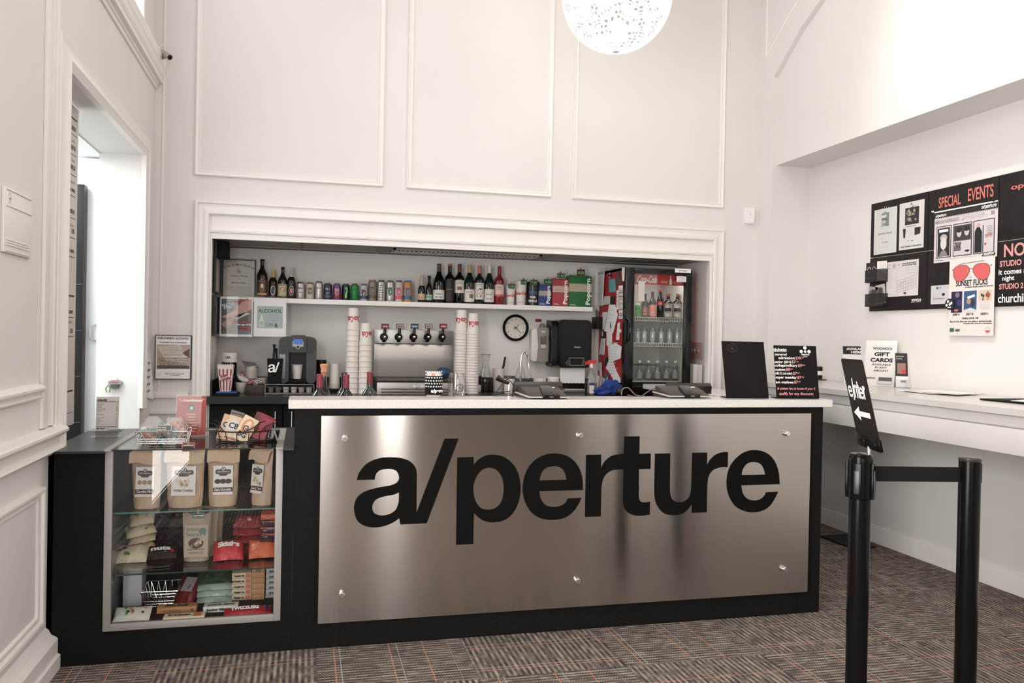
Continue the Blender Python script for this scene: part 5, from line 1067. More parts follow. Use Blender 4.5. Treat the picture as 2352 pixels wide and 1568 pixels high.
# fridge contents
SY=FY+.16
area('assumed_fridge_lamp', ((FX0+FX1)/2,FY+.10,FT-.05), (.5,0,0), .44, .04, 1.6, (1,.97,.94))  # assumed lamp, unseen, added to brighten the fridge interior
def fr(zi,x0,x1,y0,lab,body,cap,cat='bottle',prof=BP_BEER,lz=None,deco=nodeco,cz=.9,name='soda_bottle'):
    a,b,zt,_=BX4('7',x0,x1,y0,800,SY); bottle((a+b)/2,SY,shz[zi],(b-a)*.94,zt-shz[zi],prof,body,cap,cz,lz,lab,cat,'drinks inside the fridge',deco,name)
can(*BX4('7',512,575,600,725,SY)[:3],'bright green bottle shaped can, leftmost inside the fridge',C(60,140,66,.3),cw('LIME',(20,60,30)),y=SY,zb=shz[0],grp='drinks inside the fridge')
fr(0,582,650,500,'brown bottle with a red brown label second on the top fridge shelf',BOTTLE_BROWN,BLACK,lz=(.08,.45,C(120,60,56,.4)),deco=d_txt([('ROOT',.7),('BEER',.5),('draft',.2)],(210,180,160)))
fr(0,655,725,480,'dark bottle with a pink label on the top fridge shelf',BOTTLE_BROWN,BLACK,lz=(.05,.50,C(206,120,110,.4)),deco=d_txt([('cola',.3)],(220,200,196),.014))
fr(0,737,800,450,'slim cola bottle with red neck label on the top fridge shelf',BOTTLE_BLACK,C(150,40,40,.4),lz=(.42,.58,C(160,44,50,.4)),deco=d_txt([('Coke',.3)],(220,200,196),.012))
for k,(x0,x1) in enumerate(((805,888),(897,985))): fr(0,x0,x1,500,('pale label bottle with a black badge, left of the pair on the top fridge shelf','pale label bottle with a black badge, right of the pair on the top fridge shelf')[k],BOTTLE_BROWN,C(120,60,54,.4),prof=BP_WINE,lz=(.05,.60,C(176,166,158,.4)),deco=d_txt([('GINGER',.88),('BEER',.3)],blk=(.7,.7,.42,.68,(30,26,26)),sz=.008))
for k,x in enumerate((540,608,690,778,862,940)):
    q=onY(*px('7',x,900),SY); mb=MB(); rr_=.026; z0=shz[1]; hgt=.115; mb.lathe((q.x,SY,z0),[(rr_*.92,0),(rr_,.005),(rr_*1.04,hgt*.94),(rr_*.9,hgt),(rr_*.88,hgt+.004)],glassmat('pale_cup_%d'%k,(.86,.86,.88),.05,.12),20,cap=False); mb.lathe((q.x,SY,z0+.001),[(rr_*.8,0),(rr_*.85,hgt*.8),(0,hgt*.81)],C(206,204,206,.2),16); o=mb.build('water_bottle')
    tag(o,('clear cup of water, leftmost on the middle fridge shelf','clear cup of water, second on the middle fridge shelf','clear cup of water, third on the middle fridge shelf','clear cup of water, fourth on the middle fridge shelf','clear cup of water, fifth on the middle fridge shelf','clear cup of water, rightmost on the middle fridge shelf')[k],'cup','cups on the middle fridge shelf')
for k,x in enumerate((560,650,740,830,920)):
    q=onY(*px('7',x,1250),SY); rr_=.024; z0=shz[2]; hh=.16; t_=T('water_bottle',('clear water bottle, leftmost on the lowest fridge shelf','clear water bottle, second on the lowest fridge shelf','clear water bottle, middle of the lowest fridge shelf','clear water bottle, fourth on the lowest fridge shelf','clear water bottle, rightmost on the lowest fridge shelf')[k],'bottle',(q.x,SY,z0),'bottles on the lowest fridge shelf')
    mb=MB(); mb.lathe((q.x,SY,z0),[(rr_*.9,0),(rr_,.006),(rr_,hh*.6),(rr_*.5,hh*.82),(rr_*.45,hh*.9)],glassmat('bottle_clear_%d'%k,(.8,.8,.8),.05,.1),18,cap=False); mb.lathe((q.x,SY,z0+.02),[(rr_+.0006,0),(rr_+.0006,.05)],C(150,146,142,.4),18,cap=False); mb.build('bottle_body',t_); mb=MB(); mb.cyl((q.x,SY,z0+hh*.9),(q.x,SY,z0+hh),rr_*.5,WHITE); mb.build('cap',t_)
# papers and magnets on the fridge's side (plane X = FX0)
fside=F((FX0,0,0),(0,-1,0),(0,0,1))
def sp(zid,pts,d,lab,cat,m,name='paper_note',deco=None,kind=None):
    P=[onX(*px(zid,x,y),FX0) for x,y in pts]; Q=[(-p.y,p.z) for p in P]; mb=MB(); mb.prism(fside,Q,d,d+.0012,m)
    if deco: deco(mb,Q,d+.0016)
    o=mb.build(name); tag(o,lab,cat); return o
def lines(n,m=GREY,hd=None):
    def fn(mb,Q,d):
        x0=min(q[0] for q in Q); x1=max(q[0] for q in Q); z0=min(q[1] for q in Q); z1=max(q[1] for q in Q); w=x1-x0; h=z1-z0
        if hd: mb.text(fside,hd,(x0+x1)/2,z1-.14*h,.07*h,INK,'c',.03,d=d,w=w*.8)
        for k in range(n): zc=z1-h*(.22+.68*k/n); mb.rect(fside,x0+.2*w,zc,x1-(.2+.12*(k%3))*w,zc+.012*h,m,d)
    return fn
sp('f',[(165,185),(368,172),(330,885),(150,878)],.012,'long white printed sheet at the top left of the fridge side','paper',PAPER,deco=lines(14,LGREY,'ADELITAS'))
sp('f',[(435,365),(560,345),(575,608),(437,620)],.004,'blue green sticky sheet high on the fridge side','paper',C(104,168,176,.6),deco=lines(6,C(80,140,150,.6)))
sp('f',[(590,220),(635,195),(700,450),(590,480)],.006,'small dark photo leaning on the fridge side','photo',C(86,76,66,.5))
sp('f',[(420,290),(450,188),(480,270),(478,310),(450,342),(425,330)],.004,'black oval badge at the top of the fridge side','badge',INK,'badge',deco=lambda mb,Q,d:[mb.disc(fside,sum(q[0] for q in Q)/6,sum(q[1] for q in Q)/6+dz,.012,PAPER,d,12,ry=.007) for dz in (-.012,.016)])
sp('f',[(690,125),(748,125),(738,395),(695,395)],.003,'narrow white strip at the upper edge of the fridge side','paper',PAPER,deco=lines(10,LGREY))
for k,(y0,y1,xa) in enumerate(((485,615,630),(630,700,640),(720,790,640),(795,870,640),(880,960,638),(975,1065,630),(1085,1150,628))):
    sp('f',[(xa,y0),(712,y0),(706,y1),(xa,y1)],.004,'white name label with black print in the strip down the fridge side','label',PAPER,'name_label',deco=lambda mb,Q,d:[mb.rect(fside,Q[3][0]+.008,Q[3][1]+.006+k_*.010,Q[1][0]-.01,Q[3][1]+.010+k_*.010,INK if k_==0 else GREY,d) for k_ in range(2)])['group']='name labels on the fridge side'
sp('f',[(590,580),(625,575),(625,965),(580,965)],.003,'white list with small red print beside the name labels','paper',PAPER,deco=lines(12,C(190,110,110,.6)))
sp('f',[(350,700),(470,695),(465,850),(320,880)],.008,'pale green note in the middle of the fridge side','paper',C(196,204,196,.6),deco=lines(4,C(110,160,150,.6)))
sp('f',[(490,700),(560,690),(545,870),(480,860)],.010,'black clip with papers under the blue sheet','clip',INK,'clip')
sp('f',[(445,860),(565,865),(620,1080),(525,1440),(345,1395),(400,1150)],.007,'large white sheet with a dark oval hanging mid fridge side','paper',PAPER,deco=lambda mb,Q,d:(lines(5,LGREY)(mb,Q,d),mb.disc(fside,*(lambda v:(-v.y,v.z))(onX(*px('f',478,1290),FX0)),.012,C(70,60,52,.5),d,14,ry=.026)))
sp('f',[(325,1010),(420,1015),(350,1365),(258,1345)],.010,'tilted printed receipt left of the large sheet','paper',PAPER,deco=lines(9,GREY))
sp('f',[(78,930),(145,865),(172,1110),(78,1120)],.016,'small white ticket above the black pen holder','paper',PAPER,deco=lines(4,INK))
t=T('pen_holder','black wall pen holder with pens on the fridge side','pen holder',(FX0-.03,6.2,1.4)); q0=onX(*px('f',80,1355),FX0-.03); q1=onX(*px('f',255,1110),FX0-.03)
mb=MB(); mb.box((FX0-.06,q1.y,q0.z),(FX0-.001,q0.y,q1.z),BLACK,.004); mb.build('box',t)
for k in range(5): mb=MB(); yy=q1.y+(q0.y-q1.y)*(.15+.17*k); mb.tube([(FX0-.03,yy,q1.z-.02),(FX0-.034,yy-.004,q1.z+.045+.008*(k%3))],.004,(BLACK,C(120,34,40,.4),C(50,48,48,.4))[k%3],6); o=mb.build('pen'); tag(o,'pen standing in the black holder on the fridge side','pen','pens on the fridge side')
sp('f',[(610,1240),(655,1215),(640,1568),(575,1568)],.004,'narrow white strip with red letters low on the fridge side','paper',PAPER,deco=lines(8,C(190,80,70,.6)))
sp('f',[(625,1350),(695,1365),(685,1430),(615,1400)],.008,'small white tag with a black dot on the fridge side','tag',PAPER,'small_tag')
sp('g',[(290,25),(385,15),(385,155),(295,150)],.006,'black card with a white letter on the fridge side','card',INK,'black_card',deco=lambda mb,Q,d: mb.text(fside,'a',Q[0][0]+.03,Q[3][1]+.02,.05,PAPER,bold=.05,d=d))
sp('g',[(300,155),(390,155),(365,505),(250,492)],.005,'long white receipt below the black card','paper',PAPER,deco=lines(8,LGREY))
sp('g',[(410,20),(530,30),(525,290),(600,250),(690,310),(700,560),(560,640),(530,580),(620,850),(705,1010),(705,1100),(560,1060),(490,900),(395,785),(455,600),(440,320),(410,300)],.004,'big overlapping white notes down the lower fridge side','paper',PAPER,deco=lines(12,LGREY))
sp('g',[(520,300),(600,250),(740,330),(720,580),(560,640)],.009,'white note with a pencil drawing on the lower fridge side','paper',PAPER,deco=lines(5,GREY))
sp('g',[(400,560),(440,555),(455,640),(400,760),(380,700)],.008,'black and white sticker at the middle of the lower fridge side','sticker',INK,'sticker')
sp('g',[(365,950),(400,893),(440,940),(450,1050),(400,1135),(355,1120)],.005,'round teal and white sticker low on the fridge side','sticker',C(30,122,124,.5),'sticker',deco=lambda mb,Q,d: mb.poly(fside,[(Q[0][0]+.01,Q[0][1]-.05),(Q[3][0]-.01,Q[3][1]+.035),(Q[3][0]-.01,Q[3][1]+.01),(Q[0][0]+.01,Q[0][1]-.075)],PAPER,d))
sp('g',[(240,655),(330,670),(335,1140),(300,1120),(290,860),(240,800)],.014,'white sheet hanging behind the spray bottle on the fridge side','paper',PAPER,deco=lines(4,LGREY))
# papers on top of the fridge
for k,(x0,x1,y,zc,rz,m,lab) in enumerate(((FX0-.01,FX0+.16,5.99,0,.5,C(150,144,140,.5),'grey flyer lying on top of the fridge at its left corner'),(FX0+.10,FX0+.28,5.97,.004,-.1,PAPER,'white paper with orange print lying on top of the fridge'))):
    mb=MB(Matrix.Translation((x0+.08,y+.10,FT+.002+zc))@Matrix.Rotation(rz,4,'Z')@Matrix.Rotation(.10,4,'X')); mb.box((-.09,-.11,0),(.09,.10,.002),m); o=mb.build('loose_paper'); tag(o,lab,'paper')
# outlet plate and document cases right of the fridge
mb=MB(); mb.box((2.975,6.05,1.13),(2.985,6.20,1.30),C(120,84,80,.3)); mb.bm.free()
t=T('outlet_plate','clear cover plate with switches on the alcove side wall right of the fridge','outlet plate',(3.04,6.1,1.1)); fo=F((3.045,0,0),*RIGHTW)
q0=onX(*px('7',1085,1140),3.045); q1=onX(*px('7',1200,985),3.045)
mb=MB(); mb.box((3.036,q1.y,q0.z),(3.0445,min(q0.y,6.37),q1.z),C(176,150,146,.3),.002); mb.build('plate',t)
for k in range(3): mb=MB(); mb.box((3.028,q1.y+.06+k*.06,(q0.z+q1.z)/2-.02),(3.036,q1.y+.075+k*.06,(q0.z+q1.z)/2+.01),CHROME,.001); mb.build('switch',t)
for k,(x0,x1,m,lab) in enumerate(((2.918,2.950,C(120,116,112,.5),'grey file box on the worktop right of the fridge'),(2.952,2.990,C(206,202,198,.4),'white file box next to the grey one right of the fridge'),(2.992,3.030,C(196,192,188,.4),'outermost white file box by the alcove side wall'))):
    mb=MB(); mb.box((x0,5.86,WT),(x1,6.1,1.170-.004*k),m,.002); o=mb.build('file_box'); tag(o,lab,'file box')
# ---- card terminals on the worktop
def terminal(zid,sc,xs0,xs1,ys,xb0,xb1,yb,lab):
    p=onZ(*px(zid,(xb0+xb1)/2,yb),1.071); Yb=p.y; A_=onZ(*px(zid,xb0,yb),1.071); B_=onZ(*px(zid,xb1,yb),1.071)
    a,b=A_.x,B_.x; Y1=Yb+.13; z0=1.0715
    t=T('payment_terminal',lab,'payment terminal',((a+b)/2,Yb+.06,z0))
    mb=MB(); mb.hexa([(a+.01,Yb,z0+.004),(b,Yb,z0+.004),(b+.005,Y1,z0+.004),(a-.03,Y1,z0+.004),(a+.006,Yb,z0+.014),(b,Yb,z0+.014),(b-.012,Y1,z0+.055),(a-.016,Y1,z0+.055)],C(50,45,42,.35),.003); mb.build('base',t)
    mb=MB(); mb.hexa([(a-.002,Yb-.004,z0+.006),(b+.004,Yb-.004,z0+.006),(b+.008,Y1,z0+.006),(a-.034,Y1,z0+.02),(a-.002,Yb-.004,z0+.012),(b+.004,Yb-.004,z0+.012),(b+.008,Y1,z0+.012),(a-.034,Y1,z0+.026)],C(176,170,164,.3),.001); mb.build('silver_trim',t)
    mb=MB(); c=(a+b)/2+.012; mb.hexa([(c-.042,Yb-.006,z0+.003),(c+.042,Yb-.006,z0+.003),(c+.03,Yb+.10,z0+.03),(c-.03,Yb+.10,z0+.03),(c-.042,Yb-.006,z0+.020),(c+.042,Yb-.006,z0+.020),(c+.026,Yb+.10,z0+.058),(c-.026,Yb+.10,z0+.058)],GLOSS,.002)
    fq=F((c,Yb-.0065,z0+.011),*FRONT)
    for k in (-1,0,1): mb.disc(fq,k*.007,0,.0018,WHITE,.0006,8)
    mb.build('reader_slot',t)
    s0=onY(*px(zid,xs0,ys),Y1+.03); s1=onY(*px(zid,xs1,ys),Y1+.03)
    mb=MB(); mb.hexa([(s0.x,Y1+.005,s0.z-.058),(s1.x,Y1+.005,s0.z-.058),(s1.x,Y1+.05,s0.z-.05),(s0.x,Y1+.05,s0.z-.05),(s0.x,Y1+.0,s0.z-.018),(s1.x,Y1+.0,s0.z-.018),(s1.x,Y1+.02,s0.z),(s0.x,Y1+.02,s0.z)],C(40,34,31,.35),.004); mb.build('screen',t)
    mb=MB(); mb.cyl(((s0.x+s1.x)/2,Y1+.03,z0),((s0.x+s1.x)/2,Y1+.03,s0.z-.05),.03,BLACK); mb.build('screen_stand',t)
    mb=MB(); fb=F(((a+b)/2,Yb,z0),(1,0,0),(0,.95,.3)); mb.rect(F((b-.06,Yb+.085,z0+.0445),(1,0,0),(0,.95,.3)),0,0,.022,.012,PAPER,.003); mb.build('sticker',t)
    return a,b,Yb
terminal('s',1,400,1555,990,780,1720,1430,'left black payment terminal with silver edge on the white worktop')
terminal('7',1,815,1260,1385,860,1265,1545,'right black payment terminal with silver edge, in front of the fridge')
# cables
def cable(pts,r,m,lab,name='cable'):
    P=[]; 
    for i in range(len(pts)-1):
        p0=pts[max(i-1,0)];p1=pts[i];p2=pts[i+1];p3=pts[min(i+2,len(pts)-1)]
        for k in range(5):
            u=k/5; P.append(tuple(.5*(2*p1[j]+(p2[j]-p0[j])*u+(2*p0[j]-5*p1[j]+4*p2[j]-p3[j])*u*u+(3*p1[j]-p0[j]-3*p2[j]+p3[j])*u**3) for j in range(3)))
    P.append(pts[-1]); mb=MB(); mb.tube(P,r,m,6); o=mb.build(name); tag(o,lab,'cable'); return o
def cy(zid,pts,Y): return [tuple(onY(*px(zid,x,y),Y)) for x,y in pts]
cable(cy('s',((-60,1340),(60,1180),(180,1010),(270,950),(350,1010),(400,1100),(395,1260),(380,1380)),3.79),.0022,BLACK,'thin black cable looping up left of the left terminal')
cable(cy('s',((-40,1330),(100,1290),(220,1250),(330,1235)),3.80),.0022,BLACK,'second thin black cable lying left of the left terminal')
cable([(x,y,z) for x,y,z in cy('g',((720,1360),(715,1290),(760,1215),(850,1200),(920,1260),(1010,1350),(1120,1375)),3.78)],.0028,C(110,98,92,.4),'grey cable looping between blue cloth and right terminal')
cable(cy('7',((440,1510),(560,1530),(640,1480),(700,1450),(760,1480)),3.78),.0028,C(96,86,82,.4),'second grey cable running to the right terminal')
q=onY(*px('g',670,1275),5.72); mb=MB(); mb.lathe((q.x,5.72,q.z),[(.008,-.025),(.024,-.015),(.028,0),(.024,.015),(.008,.025)],C(40,36,36,.4),16,(1,-.4,0)); mb.cyl((q.x,5.73,WT),(q.x,5.73,q.z-.012),.008,BLACK); o=mb.build('tape_roll'); tag(o,'small dark round adapter beside the blue cloth','adapter')
# bar code scanner handle
mb=MB(); P=cy('s',((20,905),(100,960),(200,1010),(300,1040)),4.0); mb.tube(P,[.016,.012,.009,.010],C(38,32,30,.35),10); mb.tube([P[-1],(P[-1][0]+.004,4.0,.845)],.006,CHROME,8); o=mb.build('barcode_scanner'); tag(o,'black hand scanner on a metal stand left of the left terminal','scanner')
# ---- can in a koozie and the stemless glass
p=onZ(*px('5',738,1540),1.071); a,b,zt,_=BX4('5',660,820,1282,1500,p.y); x=(a+b)/2; r=(b-a)/2; y=p.y+r; zb_=1.0715
t=T('can_in_koozie','can in a black and white patterned sleeve standing on the white worktop','can holder',(x,y,zb_)); hk=BX4('5',660,820,1335,1500,p.y)[2]
mb=MB(); mb.lathe((x,y,zb_),[(r*.8,0),(r*.82,.002),(r*.82,.012)],C(190,184,180,.3),24); mb.lathe((x,y,hk),[(r*.9,0),(r*.86,.012),(r*.8,.018),(0,.017)],C(206,196,188,.3),24); mb.cband(x,y,r*.9,toward(x,y)-.3,toward(x,y)+.15,hk,hk+.012,C(190,80,60,.4),r2=r*.86); mb.build('can',t)
mb=MB(); mb.lathe((x,y,zb_+.012),[(r*.97,0),(r,.004),(r,hk-zb_-.014),(r*.97,hk-zb_-.012)],MATT,28); ph=toward(x,y)
for i in range(6):
    for j in range(9):
        an=ph-1.25+j*.31+(.10 if i%2 else 0); z_=zb_+.050+i*.0135
        for s in (-1,1): mb.coval(x,y,r,an+s*.035,z_,.0022,.0035,CHW,6)
mb.ctext(x,y,r+.001,'a/perture',zb_+.024,.015,CHW,ph+.75,.05,w=.085); mb.build('sleeve',t)
a,b,zt,_=BX4('5',860,1025,1305,1525,3.75); x=(a+b)/2; R=(b-a)/2; y=3.745; h=zt-1.0715
t=T('stemless_glass','clear stemless wine glass with a round film reel print','glass',(x,y,1.0715))
mb=MB(); mb.lathe((x,y,1.0715),[(R*.72,0),(R*.86,.008),(R*.99,h*.30),(R,h*.45),(R*.92,h*.75),(R*.80,h),(R*.78,h),(R*.90,h*.75),(R*.975,h*.45),(R*.96,h*.30),(R*.8,.012),(0,.008)],GLASS2,30,cap=False); mb.build('bowl',t)
mb=MB(); ph=toward(x,y)+.35; zc=1.0715+h*.40; rr_=R+.0012
def arcp(r0,n=28): return [(x+rr_*math.sin(ph+r0*math.cos(2*PI*i/n)/rr_),y-rr_*math.cos(ph+r0*math.cos(2*PI*i/n)/rr_),zc+r0*math.sin(2*PI*i/n)) for i in range(n)]
mb.tube(arcp(.0185),.0011,INK,5,True); mb.tube(arcp(.0165),.0004,INK,4,True)
for k in range(6):
    an=k*PI/3+.5 if k<5 else 0; rx_=.0095 if k<5 else 0; cx_=rx_*math.cos(k*2*PI/5+PI/2) if k<5 else 0; cz_=rx_*math.sin(k*2*PI/5+PI/2) if k<5 else 0
    P=[(x+rr_*math.sin(ph+(cx_+.0042*math.cos(2*PI*i/14))/rr_),y-rr_*math.cos(ph+(cx_+.0042*math.cos(2*PI*i/14))/rr_),zc+cz_+.0042*math.sin(2*PI*i/14)) for i in range(14)]; mb.tube(P,.0006,INK,4,True)
mb.build('print',t)
# ============================================================ snacks in and on the display case
KR=mat('kraft_paper',hexc(184,160,138),.75,bump=.5,bscale=22,vary=.12,vscale=18)
def pouch(name,lab,cat,x0,x1,z0,z1,Y,m,depth=.05,lean=0,group=None,deco=None,top=.0,skew=0,rz=0,fold=True):
    """a standing paper pouch: crumpled body tapering to a flat top seam; x0,x1,z0,z1 in metres"""
    xc=(x0+x1)/2; w=x1-x0; h=z1-z0; M_=Matrix.Translation((xc,Y,z0))@Matrix.Rotation(rz,4,'Z'); mb=MB(M_); rnd=random.Random(int(x0*1000)+7)
    NX,NZ=10,12; fr_=[];bk=[]
    for j in range(NZ+1):
        v=j/NZ; th=depth*(1-v**1.6)*.5+.002; yo=lean*v; ww=w*(.90+.10*v) if v>.12 else w*(.86+.3*v)
        R1=[];R2=[]
        for i in range(NX+1):
            u=i/NX; bulge=th*(1-(2*u-1)**4); n_=rnd.uniform(-.0025,.0025)+.004*math.sin(9*v+5*u)*v
            xx_=(u-.5)*ww+skew*v*w; zz_=v*h+(.012*math.sin(u*7+1)*v if v>.9 else 0)
            R1.append(mb.v((xx_,yo-bulge+n_,zz_))); R2.append(mb.v((xx_,yo+bulge,zz_)))
        fr_.append(R1); bk.append(R2)
    for j in range(NZ):
        for i in range(NX):
            mb.face([fr_[j][i],fr_[j][i+1],fr_[j+1][i+1],fr_[j+1][i]],m); mb.face([bk[j][i+1],bk[j][i],bk[j+1][i],bk[j+1][i+1]],m)
        mb.face([fr_[j][0],fr_[j+1][0],bk[j+1][0],bk[j][0]],m); mb.face([fr_[j][NX],bk[j][NX],bk[j+1][NX],fr_[j+1][NX]],m)
    mb.face(fr_[0]+bk[0][::-1],m); mb.face(fr_[NZ][::-1]+bk[NZ],m)
    t=T(name,lab,cat,(xc,Y,z0),group); mb.build('body',t,smooth=60)
    if fold:                       # folded-over top of the bag
        mb=MB(M_); A=[]
        prof=[(.003,h*.985),(-.010,h*1.0),(-.018,h*.96),(-.022,h*.86),(-.020,h*.80)]
        for k,(dy,zz_) in enumerate(prof): A.append([mb.v(((i/8-.5)*w*1.03+skew*w*(zz_/h),lean*.95+dy-depth*.05*k-.003*math.sin(i*1.1+k),zz_+.003*math.sin(i*.8+2*skew)*k/2)) for i in range(9)])
        for a_,b_ in zip(A,A[1:]):
            for i in range(8): mb.face([a_[i],a_[i+1],b_[i+1],b_[i]],m)
        mb.build('folded_top',t,smooth=60)
    if deco:
        f=F(M_@Vector((0,-depth*.5-.004,0)),M_.to_3x3()@Vector((1,0,0)),M_.to_3x3()@Vector((0,(lean+depth*.30)/h,1)))
        mb=MB(); deco(mb,f,w,h); mb.build('label',t)
    return t
def capb(color,word,kind):
    def fn(mb,f,w,h):
        lw,l0,l1=w*.62,h*.22,h*.74; H_=l1-l0
        mb.rect(f,-lw/2,l0,lw/2,l1,C(206,202,200,.5),.003); zc=l0+H_*.80
        mb.prism(f,rrp(-lw*.40,zc-H_*.09,lw*.40,zc+H_*.07,.008),.0032,.0036,C(62,56,54,.5)); mb.disc(f,0,zc+H_*.08,lw*.11,C(62,56,54,.5),.0037,16); mb.disc(f,0,zc+H_*.08,lw*.075,C(210,206,204,.5),.004,16,r0=lw*.03)
        mb.prism(f,rrp(-lw*.22,zc-H_*.15,lw*.22,zc-H_*.05,.006),.0031,.0035,C(62,56,54,.5))
        mb.text(f,"Chad's Carolina Corn",0,zc-.004,.0062,C(200,196,192,.5),'c',.02,d=.0042,w=lw*.62)
        rnd=random.Random(len(word))
        for k in range(9 if kind=='pop' else 3):
            if kind=='pop': mb.disc(f,rnd.uniform(-lw*.28,lw*.28),l0+H_*rnd.uniform(.34,.54),rnd.uniform(.005,.009),C(*rnd.choice(((176,160,132),(200,188,168),(150,134,110))),.6),.0036+k*.0001,9)
            elif kind=='choc': mb.disc(f,(k-1)*lw*.27,l0+H_*.46,lw*.17,C(44,34,30,.5),.0036+k*.0002,14,ry=lw*.13)
            else: mb.disc(f,(k-1)*lw*.27,l0+H_*.48,lw*.13,C(150,130,96,.6),.0036+k*.0002,12)
        if color: mb.rect(f,-lw/2,l0+H_*.10,lw/2,l0+H_*.25,C(*color,.5),.0036)
        if kind=='mix': mb.rect(f,-lw/2,l0+H_*.085,lw/2,l0+H_*.10,C(150,60,56,.5),.0037)
        mb.text(f,word,0,l0+H_*.14,.0105,C(206,200,196,.5) if color else C(90,82,78,.5),'c',.03,d=.0042,w=lw*.84)
    return fn
def rrp(x0,z0,x1,z1,r,n=4):
    P=[]
    for cx_,cz_,a0 in ((x1-r,z0+r,-PI/2),(x1-r,z1-r,0),(x0+r,z1-r,PI/2),(x0+r,z0+r,PI)):
        for i in range(n+1): an=a0+PI/2*i/n; P.append((cx_+r*math.cos(an),cz_+r*math.sin(an)))
    return P
def wx(x,y,Y): return onY(x,y,Y)
GB='popcorn pouches on the top case shelf'
for (x0,x1,lab,col,word,kind,rz,sk) in ((302,372,'kraft popcorn pouch with a Carolina mix label, leftmost on the top case shelf',(50,40,42),'Carolina Mix','mix',-.12,-.03),
    (380,470,'widest kraft popcorn pouch with a White Cheddar label','', 'White Cheddar','pop',-.10,0),
    (476,548,'kraft popcorn pouch with a black Dark Chocolate label band',(36,30,30),'Dark Chocolate','choc',.05,.0),
    (574,638,'kraft popcorn pouch turned sideways, rightmost on the top case shelf',(44,26,24),'Candy Corn','pop',-.75,.05)):
    Y=3.72; a=wx(x0,1160,Y).x; b=wx(x1,1160,Y).x
    if rz<-.5: a-=.005; b-=.01
    pouch('popcorn_pouch',lab,'popcorn pouch',a,b,SH1+.001,SH1+.238,Y,KR,.07,.0,GB,capb(col or None,word,kind),rz=rz,skew=sk)
# small tag clipped on shelf
def ctag(x0,x1,y0,y1,Y,t1,t2,lab,edge=(70,130,120),bgc=(22,24,22)):
    p=onY(x0,y1,Y); q=onY(x1,y0,Y); t=T('price_tag',lab,'price tag',((p.x+q.x)/2,Y,p.z)); mb=MB(); mb.box((p.x,Y,p.z),(q.x,Y+.003,q.z),C(*edge,.5)); f=F((0,Y,0),*FRONT)
    mb.rect(f,p.x+.003,p.z+.003,q.x-.003,q.z-.003,C(*bgc,.5)); mb.text(f,t1,(p.x+q.x)/2,q.z-.0125,.0052,CHW,'c',.02,d=.001,w=(q.x-p.x)*.8); mb.text(f,t2,(p.x+q.x)/2,p.z+.0055,.0052,C(150,190,140,.5),'c',.02,d=.001,w=(q.x-p.x)*.8); mb.build('card',t)
    mb=MB(); mb.box(((p.x+q.x)/2-.003,Y-.002,q.z-.004),((p.x+q.x)/2+.003,Y+.012,q.z+.014),C(160,134,104,.6)); mb.build('clip',t)
ctag(441,469,1177,1191,3.632,'assorted','nuts 6.50','small chalk price tag clipped over the bear print pouch')
ctag(418,447,1016,1037,3.60,'toffee','4.50','small red edged price tag hanging at the case top edge',(190,110,90),(60,40,36))
# second shelf
Y2=SH2+.001
def fpack(name,lab,cat,cx,cy,z,w,d,h,m,rz=0,ry=0,rx=0,deco=None,group=None,seed=1,foil=False):
    """a lying flow-pack sweet bag: puffed pillow with crimped ends"""
    M_=Matrix.Translation((cx,cy,z))@Matrix.Rotation(rz,4,'Z')@Matrix.Rotation(ry,4,'Y')@Matrix.Rotation(rx,4,'X'); mb=MB(M_); rnd=random.Random(seed); NX,NY=12,7; top=[];bot=[]
    for i in range(NX+1):
        u=i/NX; th=h*.5*max(0,1-(abs(2*u-1))**3.0)+.001; dd=d*(1-.06*(1-(2*u-1)**2)); A=[];B=[]
        for j in range(NY+1):
            v=j/NY; k_=(1-(2*v-1)**2)**.5; n_=rnd.uniform(-.07,.07)*h*k_*(0 if i in (0,NX) else 1)
            A.append(mb.v(((u-.5)*w,(v-.5)*dd,h*.5+th*k_+n_))); B.append(mb.v(((u-.5)*w,(v-.5)*dd,max(h*.5-th*k_,0) if i not in (0,NX) else h*.5-.0005)))
        top.append(A); bot.append(B)
    for i in range(NX):
        for j in range(NY):
            mb.face([top[i][j],top[i+1][j],top[i+1][j+1],top[i][j+1]],m); mb.face([bot[i][j+1],bot[i+1][j+1],bot[i+1][j],bot[i][j]],m)
        mb.face([top[i][0],bot[i][0],bot[i+1][0],top[i+1][0]],m); mb.face([top[i][NY],top[i+1][NY],bot[i+1][NY],bot[i][NY]],m)
    mb.face(top[0]+bot[0][::-1],m); mb.face(top[NX][::-1]+bot[NX],m)
    t=T(name,lab,cat,(cx,cy,z),group); mb.build('wrapper',t,smooth=60)
    if deco:
        mb=MB(); deco(mb,F((0,0,0),(1,0,0),(0,1,0)),w,d)
        for v in mb.bm.verts:
            u=min(max(v.co.x/w+.5,0),1); q_=min(max(v.co.y/d+.5,.02),.98); v.co.z=h*.5+(h*.5*max(0,1-abs(2*u-1)**3)+.001)*((1-(2*q_-1)**2)**.5)*1.12+.0012+v.co.z*.5; v.co=M_@v.co
        mb.build('printing',t)
    return t
GM=lambda c,r=.22: C(*c,r,bump=.25,bscale=30)
def dots(cols,n,seed,word=None,wc=INK):
    def fn(mb,f,w,d):
        rnd=random.Random(seed)
        for k in range(n): mb.disc(f,rnd.uniform(-.36,.36)*w,rnd.uniform(-.25,.3)*d,rnd.uniform(.05,.09)*d,C(*cols[k%len(cols)],.4),.0015+k*.0001,10)
        if word: mb.text(f,word,0,-.12*d,.22*d,wc,'c',.05,d=.003,w=.62*w)
    return fn
MC=((70,110,70),(180,70,60),(190,120,80),(60,54,70))
BG=(206,190,160)
